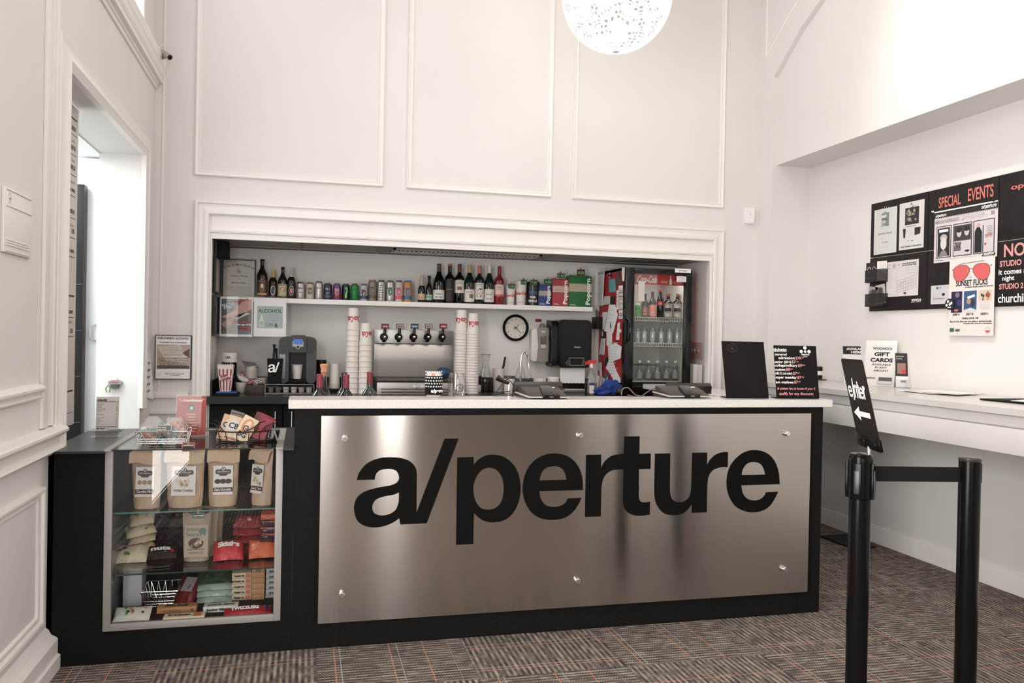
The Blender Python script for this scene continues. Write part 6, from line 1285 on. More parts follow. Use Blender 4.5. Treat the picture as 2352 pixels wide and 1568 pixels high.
for k,(x,y,Yk,dz,rz,w) in enumerate(((300,1255,3.93,.145,.1,.10),(296,1240,3.90,.105,.25,.12),(302,1240,3.92,.070,.05,.11),(305,1250,3.95,.030,-.1,.12))):
    q=onY(x+22,y,Yk); fpack('candy_bag',('beige candy bag with coloured dots, top of the left pile in the case','beige candy bag, second from the top of the left pile in the case','beige candy bag, third from the top of the left pile in the case','beige candy bag at the bottom of the left pile in the case')[k],'candy bag',q.x+.01,Yk,Y2+dz,w,.10,.032,GM(BG,.4),rz,-.16,.3,dots(MC,5,k),'beige candy bags piled in the case',seed=k+1)
q=onZ(295,1292,Y2); fpack('candy_bag','pale candy bag with chocolate dots lying alone at the front left of the middle shelf','candy bag',q.x,q.y+.06,Y2+.01,.135,.13,.036,GM((220,208,180),.4),.05,0,.42,dots(((70,110,70),(190,110,80),(60,40,36)),6,7),seed=9)
q=onZ(365,1284,Y2); fpack('candy_bag','dark brown candy bag lying at the front of the middle shelf beside the pale one','candy bag',q.x,q.y+.05,Y2+.01,.13,.12,.030,GM((50,34,34)),.12,0,.4,dots(((180,70,60),(60,100,70)),4,8,'nuts',CHW),seed=10)
for k,(x,dz) in enumerate(((375,.0),(385,.034),(378,.066),(390,.098),(395,.125))):
    q=onY(x,1240,3.98); fpack('candy_bag',('dark candy bag at the bottom of the dark pile left of the bear pouch','dark candy bag, second from the bottom of the dark pile','dark candy bag in the middle of the dark pile','dark candy bag, second from the top of the dark pile','dark candy bag with red print on top of the dark pile')[k],'candy bag',q.x,3.96,Y2+dz,.15,.11,.035,GM((34,26,30)),.1*(k%3-1),.05*(k%2),.25,dots(((170,60,56),(60,90,64),(150,146,144)),4,20+k),'dark candy bags piled in the case',seed=30+k)
def bear(mb,f,w,h):
    g_=C(106,126,120,.6); mb.rect(f,-w*.40,h*.10,w*.42,h*.80,C(178,164,146,.6),.003); mb.text(f,'brown',-w*.33,h*.66,.020,g_,bold=.02,d=.004,w=w*.42); mb.text(f,'bear',-w*.33,h*.55,.020,g_,bold=.02,d=.004,w=w*.34)
    mb.disc(f,w*.22,h*.655,w*.14,g_,.004,14,ry=w*.12); mb.rect(f,w*.12,h*.55,w*.18,h*.64,g_,.0042); mb.rect(f,w*.26,h*.55,w*.32,h*.64,g_,.0042); mb.poly(f,[(w*.0,h*.55),(w*.10,h*.55),(w*.05,h*.63)],g_,.004)
    mb.disc(f,0,h*.40,w*.26,C(84,66,54,.6),.004,24,ry=w*.2)
    rnd=random.Random(2)
    for k in range(9): mb.disc(f,rnd.uniform(-.17,.17)*w,h*.40+rnd.uniform(-.11,.11)*w,w*.05,C(*((196,178,156),(150,128,106))[k%2],.6),.0043+k*.0001,8)
    mb.text(f,'please make me bar',0,h*.26,.006,C(80,70,62,.6),'c',.02,d=.004,w=w*.6); mb.text(f,'ALMOND CLUB',0,h*.18,.008,C(120,110,100,.6),'c',.01,d=.004,w=w*.5)
for k,(dx,dy,lab) in enumerate(((0,3.80,'kraft nut pouch with a bear print standing in front on the middle shelf'),(.022,3.87,'second kraft nut pouch right behind the bear print pouch'),(.038,3.93,'third kraft nut pouch at the back of the nut pouch row'))):
    a=onY(418,1275,3.80).x+dx; b=onY(484,1275,3.80).x+dx; pouch('nut_pouch',lab,'nut pouch',a,b,Y2,Y2+.200,dy,mat('kraft_light_%d'%k,hexc(176,160,142),.7,vary=.1,vscale=20),.045,.0,'nut pouches in the case',bear if k==0 else None,fold=False)
RD=(168,46,54); 
q=onZ(522,1288,Y2); fpack('candy_bag','red candy bag with white script lying alone right of the bear pouch','candy bag',q.x,q.y+.06,Y2+.015,.125,.12,.045,GM((196,60,66)),.08,0,.55,lambda mb,f,w,d:(mb.text(f,'Skittles',0,.0,.26*d,CHW,'c',.05,d=.004,w=.72*w),mb.rect(f,-.40*w,.30*d,.40*w,.44*d,C(120,40,50,.4),.003)),seed=40)
for k,dz in enumerate((.0,.040,.078,.112)):
    q=onY(572,1230,3.93); fpack('candy_bag',('red candy bag at the bottom of the red pile in the case','red candy bag, second from the bottom of the red pile','red candy bag, third from the bottom of the red pile','red candy bag with pale edge on top of the red pile')[k],'candy bag',q.x+.005*(k%2),3.93,Y2+dz,.14,.11,.040,GM((140-8*(k%2),34,46)),.06*(k%3-1),.03,.25,dots(((190,70,70),(210,190,150)),3,60+k) if k==3 else None,'red candy bags piled in the case',seed=50+k)
q=onZ(605,1284,Y2); fpack('candy_bag','orange candy bag lying at the front right of the middle case shelf','candy bag',q.x,q.y+.06,Y2+.015,.13,.12,.045,GM((214,112,80)),.05,0,.5,lambda mb,f,w,d: mb.text(f,"REESE'S",.02,.12*d,.2*d,C(70,40,34,.4),'c',.05,d=.004,w=.6*w),seed=61)
for k in range(6):
    q=onY(622,1230,3.88); cols=((60,34,60),(176,60,50)); mb=MB(Matrix.Translation((q.x,3.93,Y2+.002+k*.029))@Matrix.Rotation(.08*((k*5)%3-1),4,'Z')); mb.box((-.045,-.05,0),(.05,.05,.026),GM((60,32,52) if k<5 else (200,90,60)),.004); f=F(mb.M@Vector((0,-.0502,.003)),(1,0,0),(0,0,1))
    M0=mb.M; mb.M=None; mb.rect(f,-.042,.017,.046,.022,C(190,80,56,.4)); mb.text(f,'ROLO' if k==5 else 'milk',-.03,.005,.007,C(180,170,166,.4),bold=.03); mb.M=M0
    o=mb.build('candy_box'); tag(o,('purple and orange candy box, lowest of the stack at the right of the middle shelf','purple and orange candy box, second from below in the right stack','purple and orange candy box, third from below in the right stack','purple and orange candy box, fourth from below in the right stack','purple and orange candy box, second from the top in the right stack','orange candy box on top of the stack at the right of the middle shelf')[k],'candy box','candy boxes stacked on the middle shelf')
# bottom of the case
ZB=CZ0+.021
def cbox(lab,x0p,x1p,yp,z,dep,h,m,deco=None,rz=0,group=None,side=None,Yp=None,name='candy_box'):
    p=onZ(x0p,yp,z); q=onZ(x1p,yp,z); Y=(p.y+q.y)/2; a,b=p.x,q.x
    if Yp: a=onY(x0p,yp,Yp).x; b=onY(x1p,yp,Yp).x; Y=Yp
    M_=Matrix.Translation(((a+b)/2,Y,z))@Matrix.Rotation(rz,4,'Z'); w=b-a; t=T(name,lab,'candy box',((a+b)/2,Y,z),group)
    mb=MB(M_); mb.box((-w/2,0,0),(w/2,dep,h),m,.0015); mb.build('carton',t)
    R3=M_.to_3x3(); ff=F(M_@Vector((0,-.0004,0)),R3@Vector((1,0,0)),R3@Vector((0,0,1))); ft=F(M_@Vector((0,0,h+.0004)),R3@Vector((1,0,0)),R3@Vector((0,1,0)))
    mb=MB(); (deco(mb,ff,ft,w,h,dep) if deco else None)
    if mb.bm.verts: mb.build('printing',t)
    else: mb.bm.free()
    return t
MD=C(176,128,84,.45); RS=C(216,196,170,.45)
cbox('long tan caramel candy box lying in front of the wire basket on the case floor',361,450,1407,ZB,.055,.024,MD,lambda mb,f,g,w,h,d:(mb.text(g,'Milk Duds',0,d*.25,d*.42,INK,'c',.06,w=w*.6),mb.rect(f,-w*.34,h*.3,w*.1,h*.55,C(140,100,70,.5)),mb.rect(f,w*.36,h*.2,w*.42,h*.6,C(110,70,60,.5))))
cbox('white and green mint candy box lying front right on the case floor',467,546,1405,ZB,.055,.024,C(214,208,202,.4),lambda mb,f,g,w,h,d:(mb.text(g,'JUNIOR MINTS',0,d*.3,d*.30,C(40,90,60,.4),'c',.07,w=w*.78),mb.text(f,'Junior Mints',-w*.08,h*.28,h*.45,C(36,70,50,.4),'c',.06,w=w*.66),mb.disc(f,w*.36,h*.5,h*.28,C(50,36,32,.4),.001,10,ry=h*.2)))
cbox('cream raisin candy box lying at the front edge of the case floor',375,468,1424,ZB,.055,.014,RS,lambda mb,f,g,w,h,d:(mb.text(g,'Raisinets',-w*.12,d*.35,d*.34,C(70,40,34,.4),'c',.06,w=w*.55),mb.rect(g,w*.22,d*.05,w*.42,d*.95,C(196,120,90,.4),.0008)))
GR_='cream raisin boxes stacked on the case floor'
for k in range(5): cbox(('cream raisin candy box, lowest of its stack on the case floor','cream raisin candy box, second from below in its stack','cream raisin candy box, middle of its stack','cream raisin candy box, fourth from below in its stack','cream raisin candy box, topmost of its stack')[k],532,577,1375,ZB+k*.0245,.11,.0235,RS,lambda mb,f,g,w,h,d:(mb.text(f,'Raisinets',-w*.12,h*.3,h*.4,C(60,44,38,.4),'c',.05,w=w*.5),mb.rect(f,w*.2,h*.1,w*.46,h*.9,C(196,124,96,.4),.0006)),rz=.03*((k*2)%3-1),group=GR_,Yp=3.84)
for k in range(6): cbox(('plain tan box end, lowest of the tan stack on the case floor','plain tan box, second from below in the tan stack','plain tan box, third from below in the tan stack','plain tan box, fourth from below in the tan stack','plain tan box, second from the top in the tan stack','plain tan box with a mark, topmost of the tan stack')[k],578,607,1375,ZB+k*.0245,.11,.0235,C(182,138,98,.45),(lambda mb,f,g,w,h,d: mb.text(f,'AR',0,h*.2,h*.6,C(90,60,44,.5),'c',.02)) if k==5 else None,group='tan boxes stacked on the case floor',Yp=3.83)
for k in range(5): cbox(('white mint box, lowest of the stack at the right end of the case floor','white mint box, second from below in the right stack','white mint box, middle of the right stack','white mint box, fourth from below in the right stack','white mint box, topmost of the right stack')[k],610,645,1372,ZB+.012+k*.0245,.11,.0235,C(186,184,182,.4),lambda mb,f,g,w,h,d: mb.text(f,'Junior',-w*.1,h*.25,h*.45,C(36,60,48,.4),'c',.05,w=w*.4),group='white mint boxes stacked on the case floor',Yp=3.85)
mb=MB(); q=onY(625,1374,3.85); mb.box((q.x-.03,3.85,ZB),(q.x+.02,3.96,ZB+.011),C(180,178,176,.4)); o=mb.build('flat_box'); tag(o,'thin grey box under the right stack of white mint boxes','box')
q=onZ(560,1412,ZB); fpack('licorice_pack','red and purple licorice pack lying at the front right of the case floor','candy bag',q.x+.015,q.y+.015,ZB,.19,.07,.024,GM((150,40,50)),.05,0,.25,lambda mb,f,w,d:(mb.text(f,'TWIZZLERS',-.06*w,-.1*d,.34*d,CHW,'c',.06,d=.004,w=.6*w),mb.rect(f,.38*w,-.3*d,.45*w,.3*d,C(70,40,90,.4),.004)),seed=71)
q=onZ(302,1424,ZB); fpack('gummy_pack','white and green gummy candy pack at the front left of the case floor','candy bag',q.x,q.y+.03,ZB+.005,.14,.09,.028,GM((206,206,196),.35),0,0,.4,dots(((60,120,60),(200,90,60),(220,130,100),(40,60,40)),9,81),seed=80)
q=onY(430,1365,3.86); fpack('licorice_bag','dark red bag with a clear window leaning behind the licorice, right of the wire basket','candy bag',q.x,3.90,ZB+.02,.10,.16,.04,GM((110,28,36)),-.35,0,.75,lambda mb,f,w,d:(mb.rect(f,-.2*w,-.05*d,.3*w,.42*d,C(150,146,146,.25),.004),mb.rect(f,-.45*w,-.3*d,.4*w,-.2*d,C(180,50,56,.4),.004)),seed=75)
for k in range(4):
    q=onY(497,1365,3.9); fpack('mint_bag',('green and white candy bag, lowest of the leaning green pile','green and white candy bag, second of the leaning green pile','green and white candy bag, third of the leaning green pile','dark green candy bag with a brown picture on top of the green pile')[k],'candy bag',q.x,3.88,ZB+.005+k*.028,.15,.10,.034,GM((150,168,156) if k<3 else (44,66,44)),.04*k-.05,0,.45,dots(((110,60,44),(30,30,28)),3,90+k) if k==3 else dots(((60,100,64),),2,90+k),'green candy bags piled on the case floor',seed=90+k)
# white box standing at the left
p=onY(277,1393,3.80); q=onY(322,1311,3.80); mb=MB(); mb.box((p.x,3.84,ZB),(q.x+.0,3.95,ZB+.165),C(196,198,200,.5),.002); o=mb.build('white_box'); tag(o,'tall plain white box standing at the left on the case floor','box')
# wire basket
def wbasket(name,lab,x0,x1,y0,y1,z0,z1,m,grow=.02,n=5,tilt=0):
    t=T(name,lab,'basket',((x0+x1)/2,(y0+y1)/2,z0)); g=grow
    def ring(z,e,r): return [(x0-e,y0-e,z),(x1+e,y0-e,z),(x1+e,y1+e,z),(x0-e,y1+e,z)]
    mb=MB(); mb.tube(ring(z1,g,0),.0028,m,6,True); mb.build('rim',t)
    mb=MB(); 
    for k in range(3): u=k/3; mb.tube(ring(z0+.003+(z1-z0)*u*.5,g*u*.5,0),.0018,m,5,True)
    for k in range(n+1): xx_=x0+(x1-x0)*k/n; mb.tube([(xx_,y0,z0+.002),(xx_,y1,z0+.002)],.0015,m,5)
    for k in range(n):
        u0=x0+(x1-x0)*k/n; u1=x0+(x1-x0)*(k+1)/n; U0=x0-g+(x1-x0+2*g)*k/n; U1=x0-g+(x1-x0+2*g)*(k+1)/n
        for ya,yb in ((y0,y0-g),(y1,y1+g)):
            mb.tube([(u0,ya,z0),((U0+U1)/2,yb,z1)],.0015,m,5); mb.tube([(u1,ya,z0),((U0+U1)/2,yb,z1)],.0015,m,5)
    for xa,xb in ((x0,x0-g),(x1,x1+g)):
        for k in range(4): v=k/3; mb.tube([(xa,y0+(y1-y0)*v,z0),(xb,y0-g+(y1-y0+2*g)*v,z1)],.0015,m,5)
    mb.build('wires',t); return t
p=onY(333,1375,3.78); q=onY(396,1375,3.78); wbasket('wire_basket','empty chrome wire basket on the case floor beside the white box',p.x,q.x,3.80,3.93,ZB+.002,ZB+.075,CHROME,.018,5)
mb=MB(); mb.box((p.x+.03,3.85,ZB+.006),(q.x-.03,3.88,ZB+.012),C(110,104,104,.4),.001); o=mb.build('flat_packet'); tag(o,'thin grey packet lying in the empty wire basket','packet')
# ---- on top of the case
ZT=CZ1+.0015
p=onY(318,1018,3.71); q=onY(424,1018,3.71)
wbasket('wire_basket','chrome wire basket full of wrapped taffy on the left of the glass case top',p.x,q.x,3.71,3.83,ZT+.002,ZT+.055,CHROME,.012,5)
rnd=random.Random(21); x0,x1=p.x,q.x
TC=((70,130,128),(206,120,90),(200,190,180),(196,150,130),(120,60,56),(90,150,150),(214,206,198))
for k in range(34):
    x=rnd.uniform(x0+.015,x1-.015); y=rnd.uniform(3.725,3.815); z=ZT+.010+rnd.random()*.075*(1-abs((x-(x0+x1)/2)/(x1-x0))*.5)
    M_=Matrix.Translation((x,y,z))@Matrix.Rotation(rnd.uniform(0,6),4,'Z')@Matrix.Rotation(rnd.uniform(-.5,.5),4,'Y'); mb=MB(M_); m=C(*TC[k%7],.25)
    mb.lathe((-.018,0,0),[(.009,0),(.003,.006),(.0085,.010),(.009,.026),(.003,.030),(.009,.036)],m,8,(1,0,0)); o=mb.build('wrapped_taffy'); tag(o,'wrapped taffy in the clear bags in the chrome basket on the case','taffy','taffies in the chrome basket')
for k,(a_,b_) in enumerate(((x0-.004,(x0+x1)/2+.01),((x0+x1)/2-.01,x1+.006))):
    fpack('cellophane_bag',('clear cellophane bag of taffy, left one in the chrome basket','clear cellophane bag of taffy, right one in the chrome basket')[k],'bag',(a_+b_)/2,3.76,ZT+.012,b_-a_,.10,.10,mat('cellophane_%d'%k,(.95,.95,.95),.08,alpha=.22,bump=1.0,bscale=26),.08*(k-.5),0,.15,seed=100+k)
f=F((onY(360,1003,3.69).x,3.69,onY(360,990,3.69).z),*FRONT)
t=T('price_tag','small grey price card on the front of the chrome taffy basket','price tag',tuple(f.o)); mb=MB(); mb.fbox(f,0,0,.058,.026,-.002,0,C(190,200,186,.5)); mb.rect(f,.003,.003,.055,.023,C(110,106,104,.5)); mb.text(f,'salt water',.005,.014,.006,CHW,bold=.02,d=.001); mb.text(f,'taffy 3.00',.005,.005,.006,CHW,bold=.02,d=.001); mb.build('card',t)
# red flavour list
p=onY(404,1000,4.0); q=onY(473,912,4.0)
t=T('flavour_sign','red flavour list sign in an acrylic stand on the glass case','sign',((p.x+q.x)/2,4.0,ZT)); RC=C(172,72,60,.5); f=F((p.x,4.0,ZT+.002),(1,0,0),(0,.12,1)); w=q.x-p.x; h=.18
mb=MB(); mb.fbox(f,0,0,w,h,-.002,0,RC); mb.text(f,'"...howlicious"',w/2,h*.86,.0125,CHW,'c',.03,w=w*.86); mb.disc(f,w/2,h*.70,.0165,INK,.0012,24); mb.disc(f,w/2,h*.69,.009,C(200,196,192,.5),.0016,7); mb.disc(f,w/2,h*.70,.0150,C(200,196,192,.5),.0016,24,r0=.0008)
for k,s in enumerate(('Chocolate','Vanilla','Strawberry','Cookies & Cream','Cocoa Mint','Peanut Butter','Choc Chip')): mb.text(f,s,w*.5,h*(.52-.072*k),.0068,CHW,'c',.01,w=None)
mb.build('card',t); mb=MB(); mb.fbox(f,-.003,-.001,w+.003,h+.004,.002,.003,SLEEVE); mb.box((p.x-.003,3.95,ZT),(q.x+.003,4.03,ZT+.002),CLEAR); mb.build('acrylic_holder',t)
# scrolled black basket with chocolate bars
p=onY(496,1008,3.74); q=onY(618,1008,3.74); x0,x1=p.x,q.x; BKM=C(30,24,22,.4,metal=.3)
t=T('scroll_basket','black scrolled wire basket of chocolate bars on the glass case','basket',((x0+x1)/2,3.79,ZT))
mb=MB()
def oval(z,ex,r): return [((x0+x1)/2+((x1-x0)/2+ex)*math.cos(2*PI*i/28),3.80+(.065+ex*.6)*math.sin(2*PI*i/28),z) for i in range(28)]
mb.tube(oval(ZT+.003,-.004,0),.0028,BKM,6,True); mb.tube(oval(ZT+.046,.006,0),.0028,BKM,6,True)
for i in range(0,28,2):
    a_=oval(ZT+.003,-.004,0)[i]; b_=oval(ZT+.046,.006,0)[i]; mb.tube([a_,b_],.0018,BKM,5)
mb.build('wire_body',t)
def spiral(cx,cz,r0,turns,s,y,a0=0): return [(cx+s*r0*(1-.75*i/20)*math.cos(a0+turns*2*PI*i/20),y,cz+r0*(1-.75*i/20)*math.sin(a0+turns*2*PI*i/20)) for i in range(21)]
for s,xx_ in ((1,x0),(-1,x1)):
    for yy in (3.74,3.86):
        mb=MB(); mb.tube([(xx_-s*.025,yy,ZT+.083),(xx_-s*.01,yy,ZT+.082),(xx_+s*.018,yy,ZT+.066),(xx_+s*.032,yy,ZT+.048)],.0022,BKM,6); mb.tube(spiral(xx_+s*.008,ZT+.062,.014,1.3,s,yy,-1.2),.0020,BKM,6); mb.build('scroll',t)
mb=MB(); xm=(x0+x1)/2+.02; mb.tube([(xm+.075,3.73,ZT+.095),(xm+.05,3.73,ZT+.085),(xm+.02,3.73,ZT+.062),(xm-.01,3.73,ZT+.050)],.0022,BKM,6); mb.tube(spiral(xm-.005,ZT+.064,.014,1.2,-1,3.73,-1.4),.0022,BKM,6); mb.tube(spiral(xm+.035,ZT+.058,.011,1.2,1,3.73,0),.002,BKM,6); mb.build('scroll',t)
def bar(cx,cy_,w,h,rz,lean,col,lab,kind,side=0):
    M_=Matrix.Translation((cx,cy_,ZT+.008))@Matrix.Rotation(rz,4,'Z')@Matrix.Rotation(side,4,'Y')@Matrix.Rotation(-lean,4,'X'); mb=MB(M_); mb.box((-w/2,0,0),(w/2,.010,h),C(*col,.4),.0015); R3=M_.to_3x3(); f=F(M_@Vector((0,-.0006,0)),R3@Vector((1,0,0)),R3@Vector((0,0,1))); mb.M=None
    if kind=='frame': mb.fbox(f,-w*.44,h*.05,w*.44,h*.95,0,.0006,C(*(120,118,110) if col[0]>150 else (96,30,36),.4)); mb.rect(f,-w*.36,h*.1,w*.36,h*.9,C(*col,.4),.001)
    if kind=='art': mb.disc(f,0,h*.58,w*.34,C(196,196,200,.4),.001,20,ry=h*.26); mb.text(f,'CB',0,h*.5,.024,INK,'c',.03,d=.0016); mb.rect(f,-w*.4,h*.05,w*.4,h*.12,C(150,90,60,.4),.001)
    if kind=='art2': mb.disc(f,0,h*.6,w*.36,C(206,140,96,.4),.001,20,ry=h*.32); mb.disc(f,w*.02,h*.62,w*.2,C(226,206,176,.4),.0014,20,ry=h*.22); mb.text(f,'BG',-w*.05,h*.16,.022,INK,'c',.03,d=.0016)
    o=mb.build('chocolate_bar'); tag(o,lab,'chocolate bar','chocolate bars in the scroll basket')
bar(x0+.045,3.835,.058,.125,0,.18,(96,100,92),'tall grey green chocolate bar at the back left of the scroll basket','frame',.30)
bar(x0+.050,3.815,.058,.122,0,.18,(120,122,112),'second grey green chocolate bar in front of the backmost one','frame',.28)
bar(x0+.025,3.775,.060,.112,0,.16,(196,160,130),'tan chocolate bar, leftmost in front in the scroll basket','art',.30)
bar(x0+.050,3.762,.062,.108,0,.16,(206,184,160),'cream chocolate bar with a white oval in the middle of the scroll basket','art',.32)
bar(x0+.095,3.750,.066,.112,0,.14,(216,196,170),'cream chocolate bar with an orange oval in the front of the scroll basket','art2',.50)
bar(x1-.075,3.82,.062,.118,0,.16,(110,40,44),'dark red chocolate bar with dotted top at the back right of the scroll basket','frame',.42)
bar(x1-.060,3.80,.060,.115,0,.15,(130,30,46),'dark red chocolate bar, second from the right in the scroll basket','frame',.44)
bar(x1-.050,3.78,.060,.112,0,.15,(150,40,60),'bright red chocolate bar, rightmost in the scroll basket','frame',.46)
# candy price list on the ledge by the doorway
p=onY(219,985,4.25); q=onY(273,912,4.25); f=F((p.x,4.25,ZT),(1,0,0),(0,.08,1)); w=q.x-p.x; h=.158
t=T('candy_price_sign','small white candy price list in an acrylic stand by the doorway','sign',(p.x+w/2,4.25,ZT))
mb=MB(); mb.fbox(f,0,.004,w,h,-.001,0,C(232,226,222,.5)); mb.text(f,'c/andy',.004,h*.88,.0105,INK,bold=.04,w=w*.44); mb.rect(f,.002,h*.85,w-.002,h*.862,INK); mb.rect(f,.002,h*.10,w-.002,h*.112,INK); mb.text(f,'a/perture',.004,h*.03,.008,INK,bold=.05,w=w*.4)
for k,(s,pr) in enumerate((('gummy bears','2.50'),('milk duds','2.50'),('raisinets','2.50'),('sour patch kids','3.00'),('twizzlers','2.50'),('',''),('junior mints','3.00'),('',''),('peanut m&ms','2.50'),('reeses','2.50'),('jelly beans','3.00'),('toffees','3.50'))):
    if s: mb.text(f,s,.004,h*(.78-.052*k),.0045,GREY,bold=.02); mb.text(f,pr,w-.004,h*(.78-.052*k),.0045,GREY,'r',.02)
mb.build('card',t); mb=MB(); mb.fbox(f,-.012,0,w+.010,h+.004,.001,.002,SLEEVE); mb.box((p.x-.02,4.20,ZT),(q.x+.02,4.29,ZT+.0025),CLEAR); mb.build('acrylic_holder',t)
mb=MB(); p=onZ(208,1004,.873); q=onZ(278,1001,.873); mb.box((p.x,min(p.y,q.y)-.012,.8725),(q.x,max(p.y,q.y)+.012,.8745),CLEAR); o=mb.build('acrylic_strip'); tag(o,'thin clear acrylic strip lying on the black ledge below the price list','strip')
# bottle opener on the doorway wall
q=onY(265,880,5.455)
t=T('bottle_opener','metal bottle opener fixed to the bright doorway wall','bottle opener',(q.x,5.45,q.z-.03)); f=F((q.x,5.455,q.z),*FRONT)
mb=MB(); mb.disc(f,0,.03,.010,CHROME,.004,14); mb.prism(f,[(-.036,-.006),(.036,-.006),(.040,.010),(.022,.020),(-.022,.020),(-.040,.010)],.0,.012,C(150,148,146,.3,metal=.8)); mb.prism(f,[(-.022,-.03),(.022,-.03),(.026,-.008),(-.026,-.008)],.004,.022,C(90,88,88,.3,metal=.8)); mb.text(f,'OPENER',0,.002,.008,C(170,60,50,.5),'c',.03,d=.013); mb.build('opener_body',t)
mb=MB(); mb.tube([(-.045+q.x,5.435,q.z-.055),(-.05+q.x,5.435,q.z-.03),(-.035+q.x,5.435,q.z-.008),(-.025+q.x,5.435,q.z-.03),(-.03+q.x,5.435,q.z-.055)],.004,C(110,140,80,.5),6); o=mb.build('green_band'); tag(o,'green looped band hanging left of the bottle opener','band')
# menu board hanging inside the doorway
by0,by1=3.815,4.395; f=F((-1.085,0,0),*LEFTW)
t=T('menu_board','tall white price menu board hanging at the left inside the doorway','menu board',(-1.095,(by0+by1)/2,.88))
mb=MB(); mb.box((-1.10,by0,.89),(-1.085,by1,2.415),C(206,200,194,.5),.001); mb.build('panel',t)
mb=MB(); e0=4.16; e1=by1-.03
def mz(y,x=175): return onX(x,y,-1.085).z
for y,th in ((280,.008),(316,.003),(362,.003),(408,.003),(456,.003),(506,.003),(551,.003),(594,.003),(683,.008),(730,.003),(773,.003),(896,.008),(943,.003)):
    z=mz(y); mb.rect(f,by0+.03,z,e1,z+th,INK)
for y,s in ((310,'/4.50/5.50/6.50'),(355,'/3.00/4.50/7.00'),(400,'/2.00/3.00/2.50'),(450,'/price varies'),(500,'/2.50/4.00/4.50'),(544,'/7.00'),(588,'/price varies'),(725,'/see counter'),(769,'/2.50')):
    mb.text(f,s,e1-.02,mz(y)+.010,.022,INK,'r',.02,w=.0092*len(s))
for y,s in ((330,'small medium jumbo'),(374,'small medium large'),(424,'domestic imported'),(522,'5oz 8oz 12oz'),(740,'m&ms twizzlers')): mb.text(f,s,e1-.03,mz(y)-.006,.016,GREY,'r',.0,w=.20)
mb.build('lettering',t)
# inner door and dark unit in the passage
t=T('inner_door','bright white door with a pull handle seen through the doorway','door',(-1.5,5.59,0)); mb=MB(); mb.box((-1.345,5.575,0),(-1.235,5.595,2.41),WC); mb.build('slab',t)
q=onY(208,745,5.56); z2=onY(208,782,5.56).z; mb=MB(); mb.tube([(q.x+.03,5.575,q.z),(q.x+.004,5.545,q.z-.01),(q.x,5.54,q.z-.03),(q.x,5.54,z2+.03),(q.x+.004,5.545,z2+.01),(q.x+.03,5.575,z2)],.006,C(190,190,188,.3),8); mb.build('handle',t)
mb=MB(); a=onY(183,500,5.50).x; b=onY(195,500,5.50).x; mb.box((a-.35,5.48,0),(b,5.56,onY(190,423,5.48).z),BLACK,.003)
for k in range(5): mb.box((a-.34,5.475,.5+k*.28),(b-.004,5.481,.505+k*.28),C(70,66,64,.4))
o=mb.build('black_cupboard'); tag(o,'tall black cupboard edge seen between menu board and bright door','cupboard')
# framed sign right of the doorway and the curled notice
p=onY(355,871,5.80); q=onY(440,770,5.80); f=F((0,5.80,0),*FRONT); w=q.x-p.x; h=q.z-p.z
t=T('alcohol_sign','framed PURCHASING ALCOHOL identification sign on the wall left of the opening','sign',((p.x+q.x)/2,5.81,p.z))
mb=MB(); frame_sweep(mb,f,p.x,p.z,q.x,q.z,[(0,-.018),(0,.004),(.005,.004),(.005,.0)],C(60,50,46,.4)); mb.build('frame',t)
X=lambda u:p.x+u*w
Zz=lambda v:p.z+v*h
mb=MB(); mb.rect(f,X(.01),Zz(.01),X(.99),Zz(.99),PAPER,0); mb.text(f,'PURCHASING ALCOHOL?',X(.5),Zz(.905),.0135,INK,'c',.03,w=w*.86); mb.text(f,'Acceptable Forms of Identification',X(.5),Zz(.82),.010,INK,'c',.02,w=w*.76)
mb.rect(f,X(.05),Zz(.24),X(.96),Zz(.785),C(176,154,140,.5)); mb.rect(f,X(.05),Zz(.24),X(.96),Zz(.31),C(90,80,74,.5),.0008); mb.poly(f,[(X(.06),Zz(.74)),(X(.7),Zz(.78)),(X(.88),Zz(.5)),(X(.9),Zz(.36)),(X(.3),Zz(.42))],C(196,186,178,.5),.0009); mb.poly(f,[(X(.75),Zz(.60)),(X(.96),Zz(.70)),(X(.96),Zz(.48))],C(96,72,60,.5),.0011)
for k,s in enumerate(("Driver's License","NC Special Identification Card",'Passport','Military Identification Card')): mb.text(f,s,X(.5),Zz(.71-.055*k),.0075,GREY,'c',.01,d=.0014)
for k in range(6): mb.text(f,('North Carolina law requires a person to be','at least 21 years of age to purchase','alcoholic beverages. Attempting to purchase','under the age of 21 is a','criminal offense punishable by','a fine and jail')[k],X(.5),Zz(.47-.04*k),.0062,INK,'c',.02,d=.0014,w=w*(.8-.05*(k>2)))
mb.text(f,'REPORT ALCOHOL VIOLATIONS',X(.55),Zz(.12),.006,INK,'c',.02); mb.text(f,'1 877 ALE AGENT',X(.55),Zz(.085),.006,INK,'c',.02); mb.disc(f,X(.12),Zz(.11),.010,C(170,80,80,.5),.001,16,r0=.0015); mb.rect(f,X(.25),Zz(.17),X(.9),Zz(.175),LGREY); mb.build('printed_sheet',t)
f=F((XL+.003,0,0),*LEFTW); a=onX(331,835,XL).y; b=5.79; zt=onX(331,812,XL).z; zb=onX(331,900,XL).z
t=T('wall_notice','curled white notice on the side wall between doorway and alcohol sign','notice',(XL+.01,(a+b)/2,zb))
mb=MB(); A=[];n=8
for i in range(n+1): u=i/n; y_=5.60+(5.79-5.60)*u; A.append((mb.v((XL+.004+.02*u**3,y_,zb-.03-.03*u)),mb.v((XL+.003,y_,zt))))
for p_,q_ in zip(A,A[1:]): mb.face([p_[0],q_[0],q_[1],p_[1]],PAPER)
for k,s in enumerate(('beer, wine','by date','bottles &','cans','deposit now')): mb.text(F((XL+.009,0,0),*LEFTW),s,5.61,zt-.07-k*.045,.020,INK,bold=.02,w=.13)
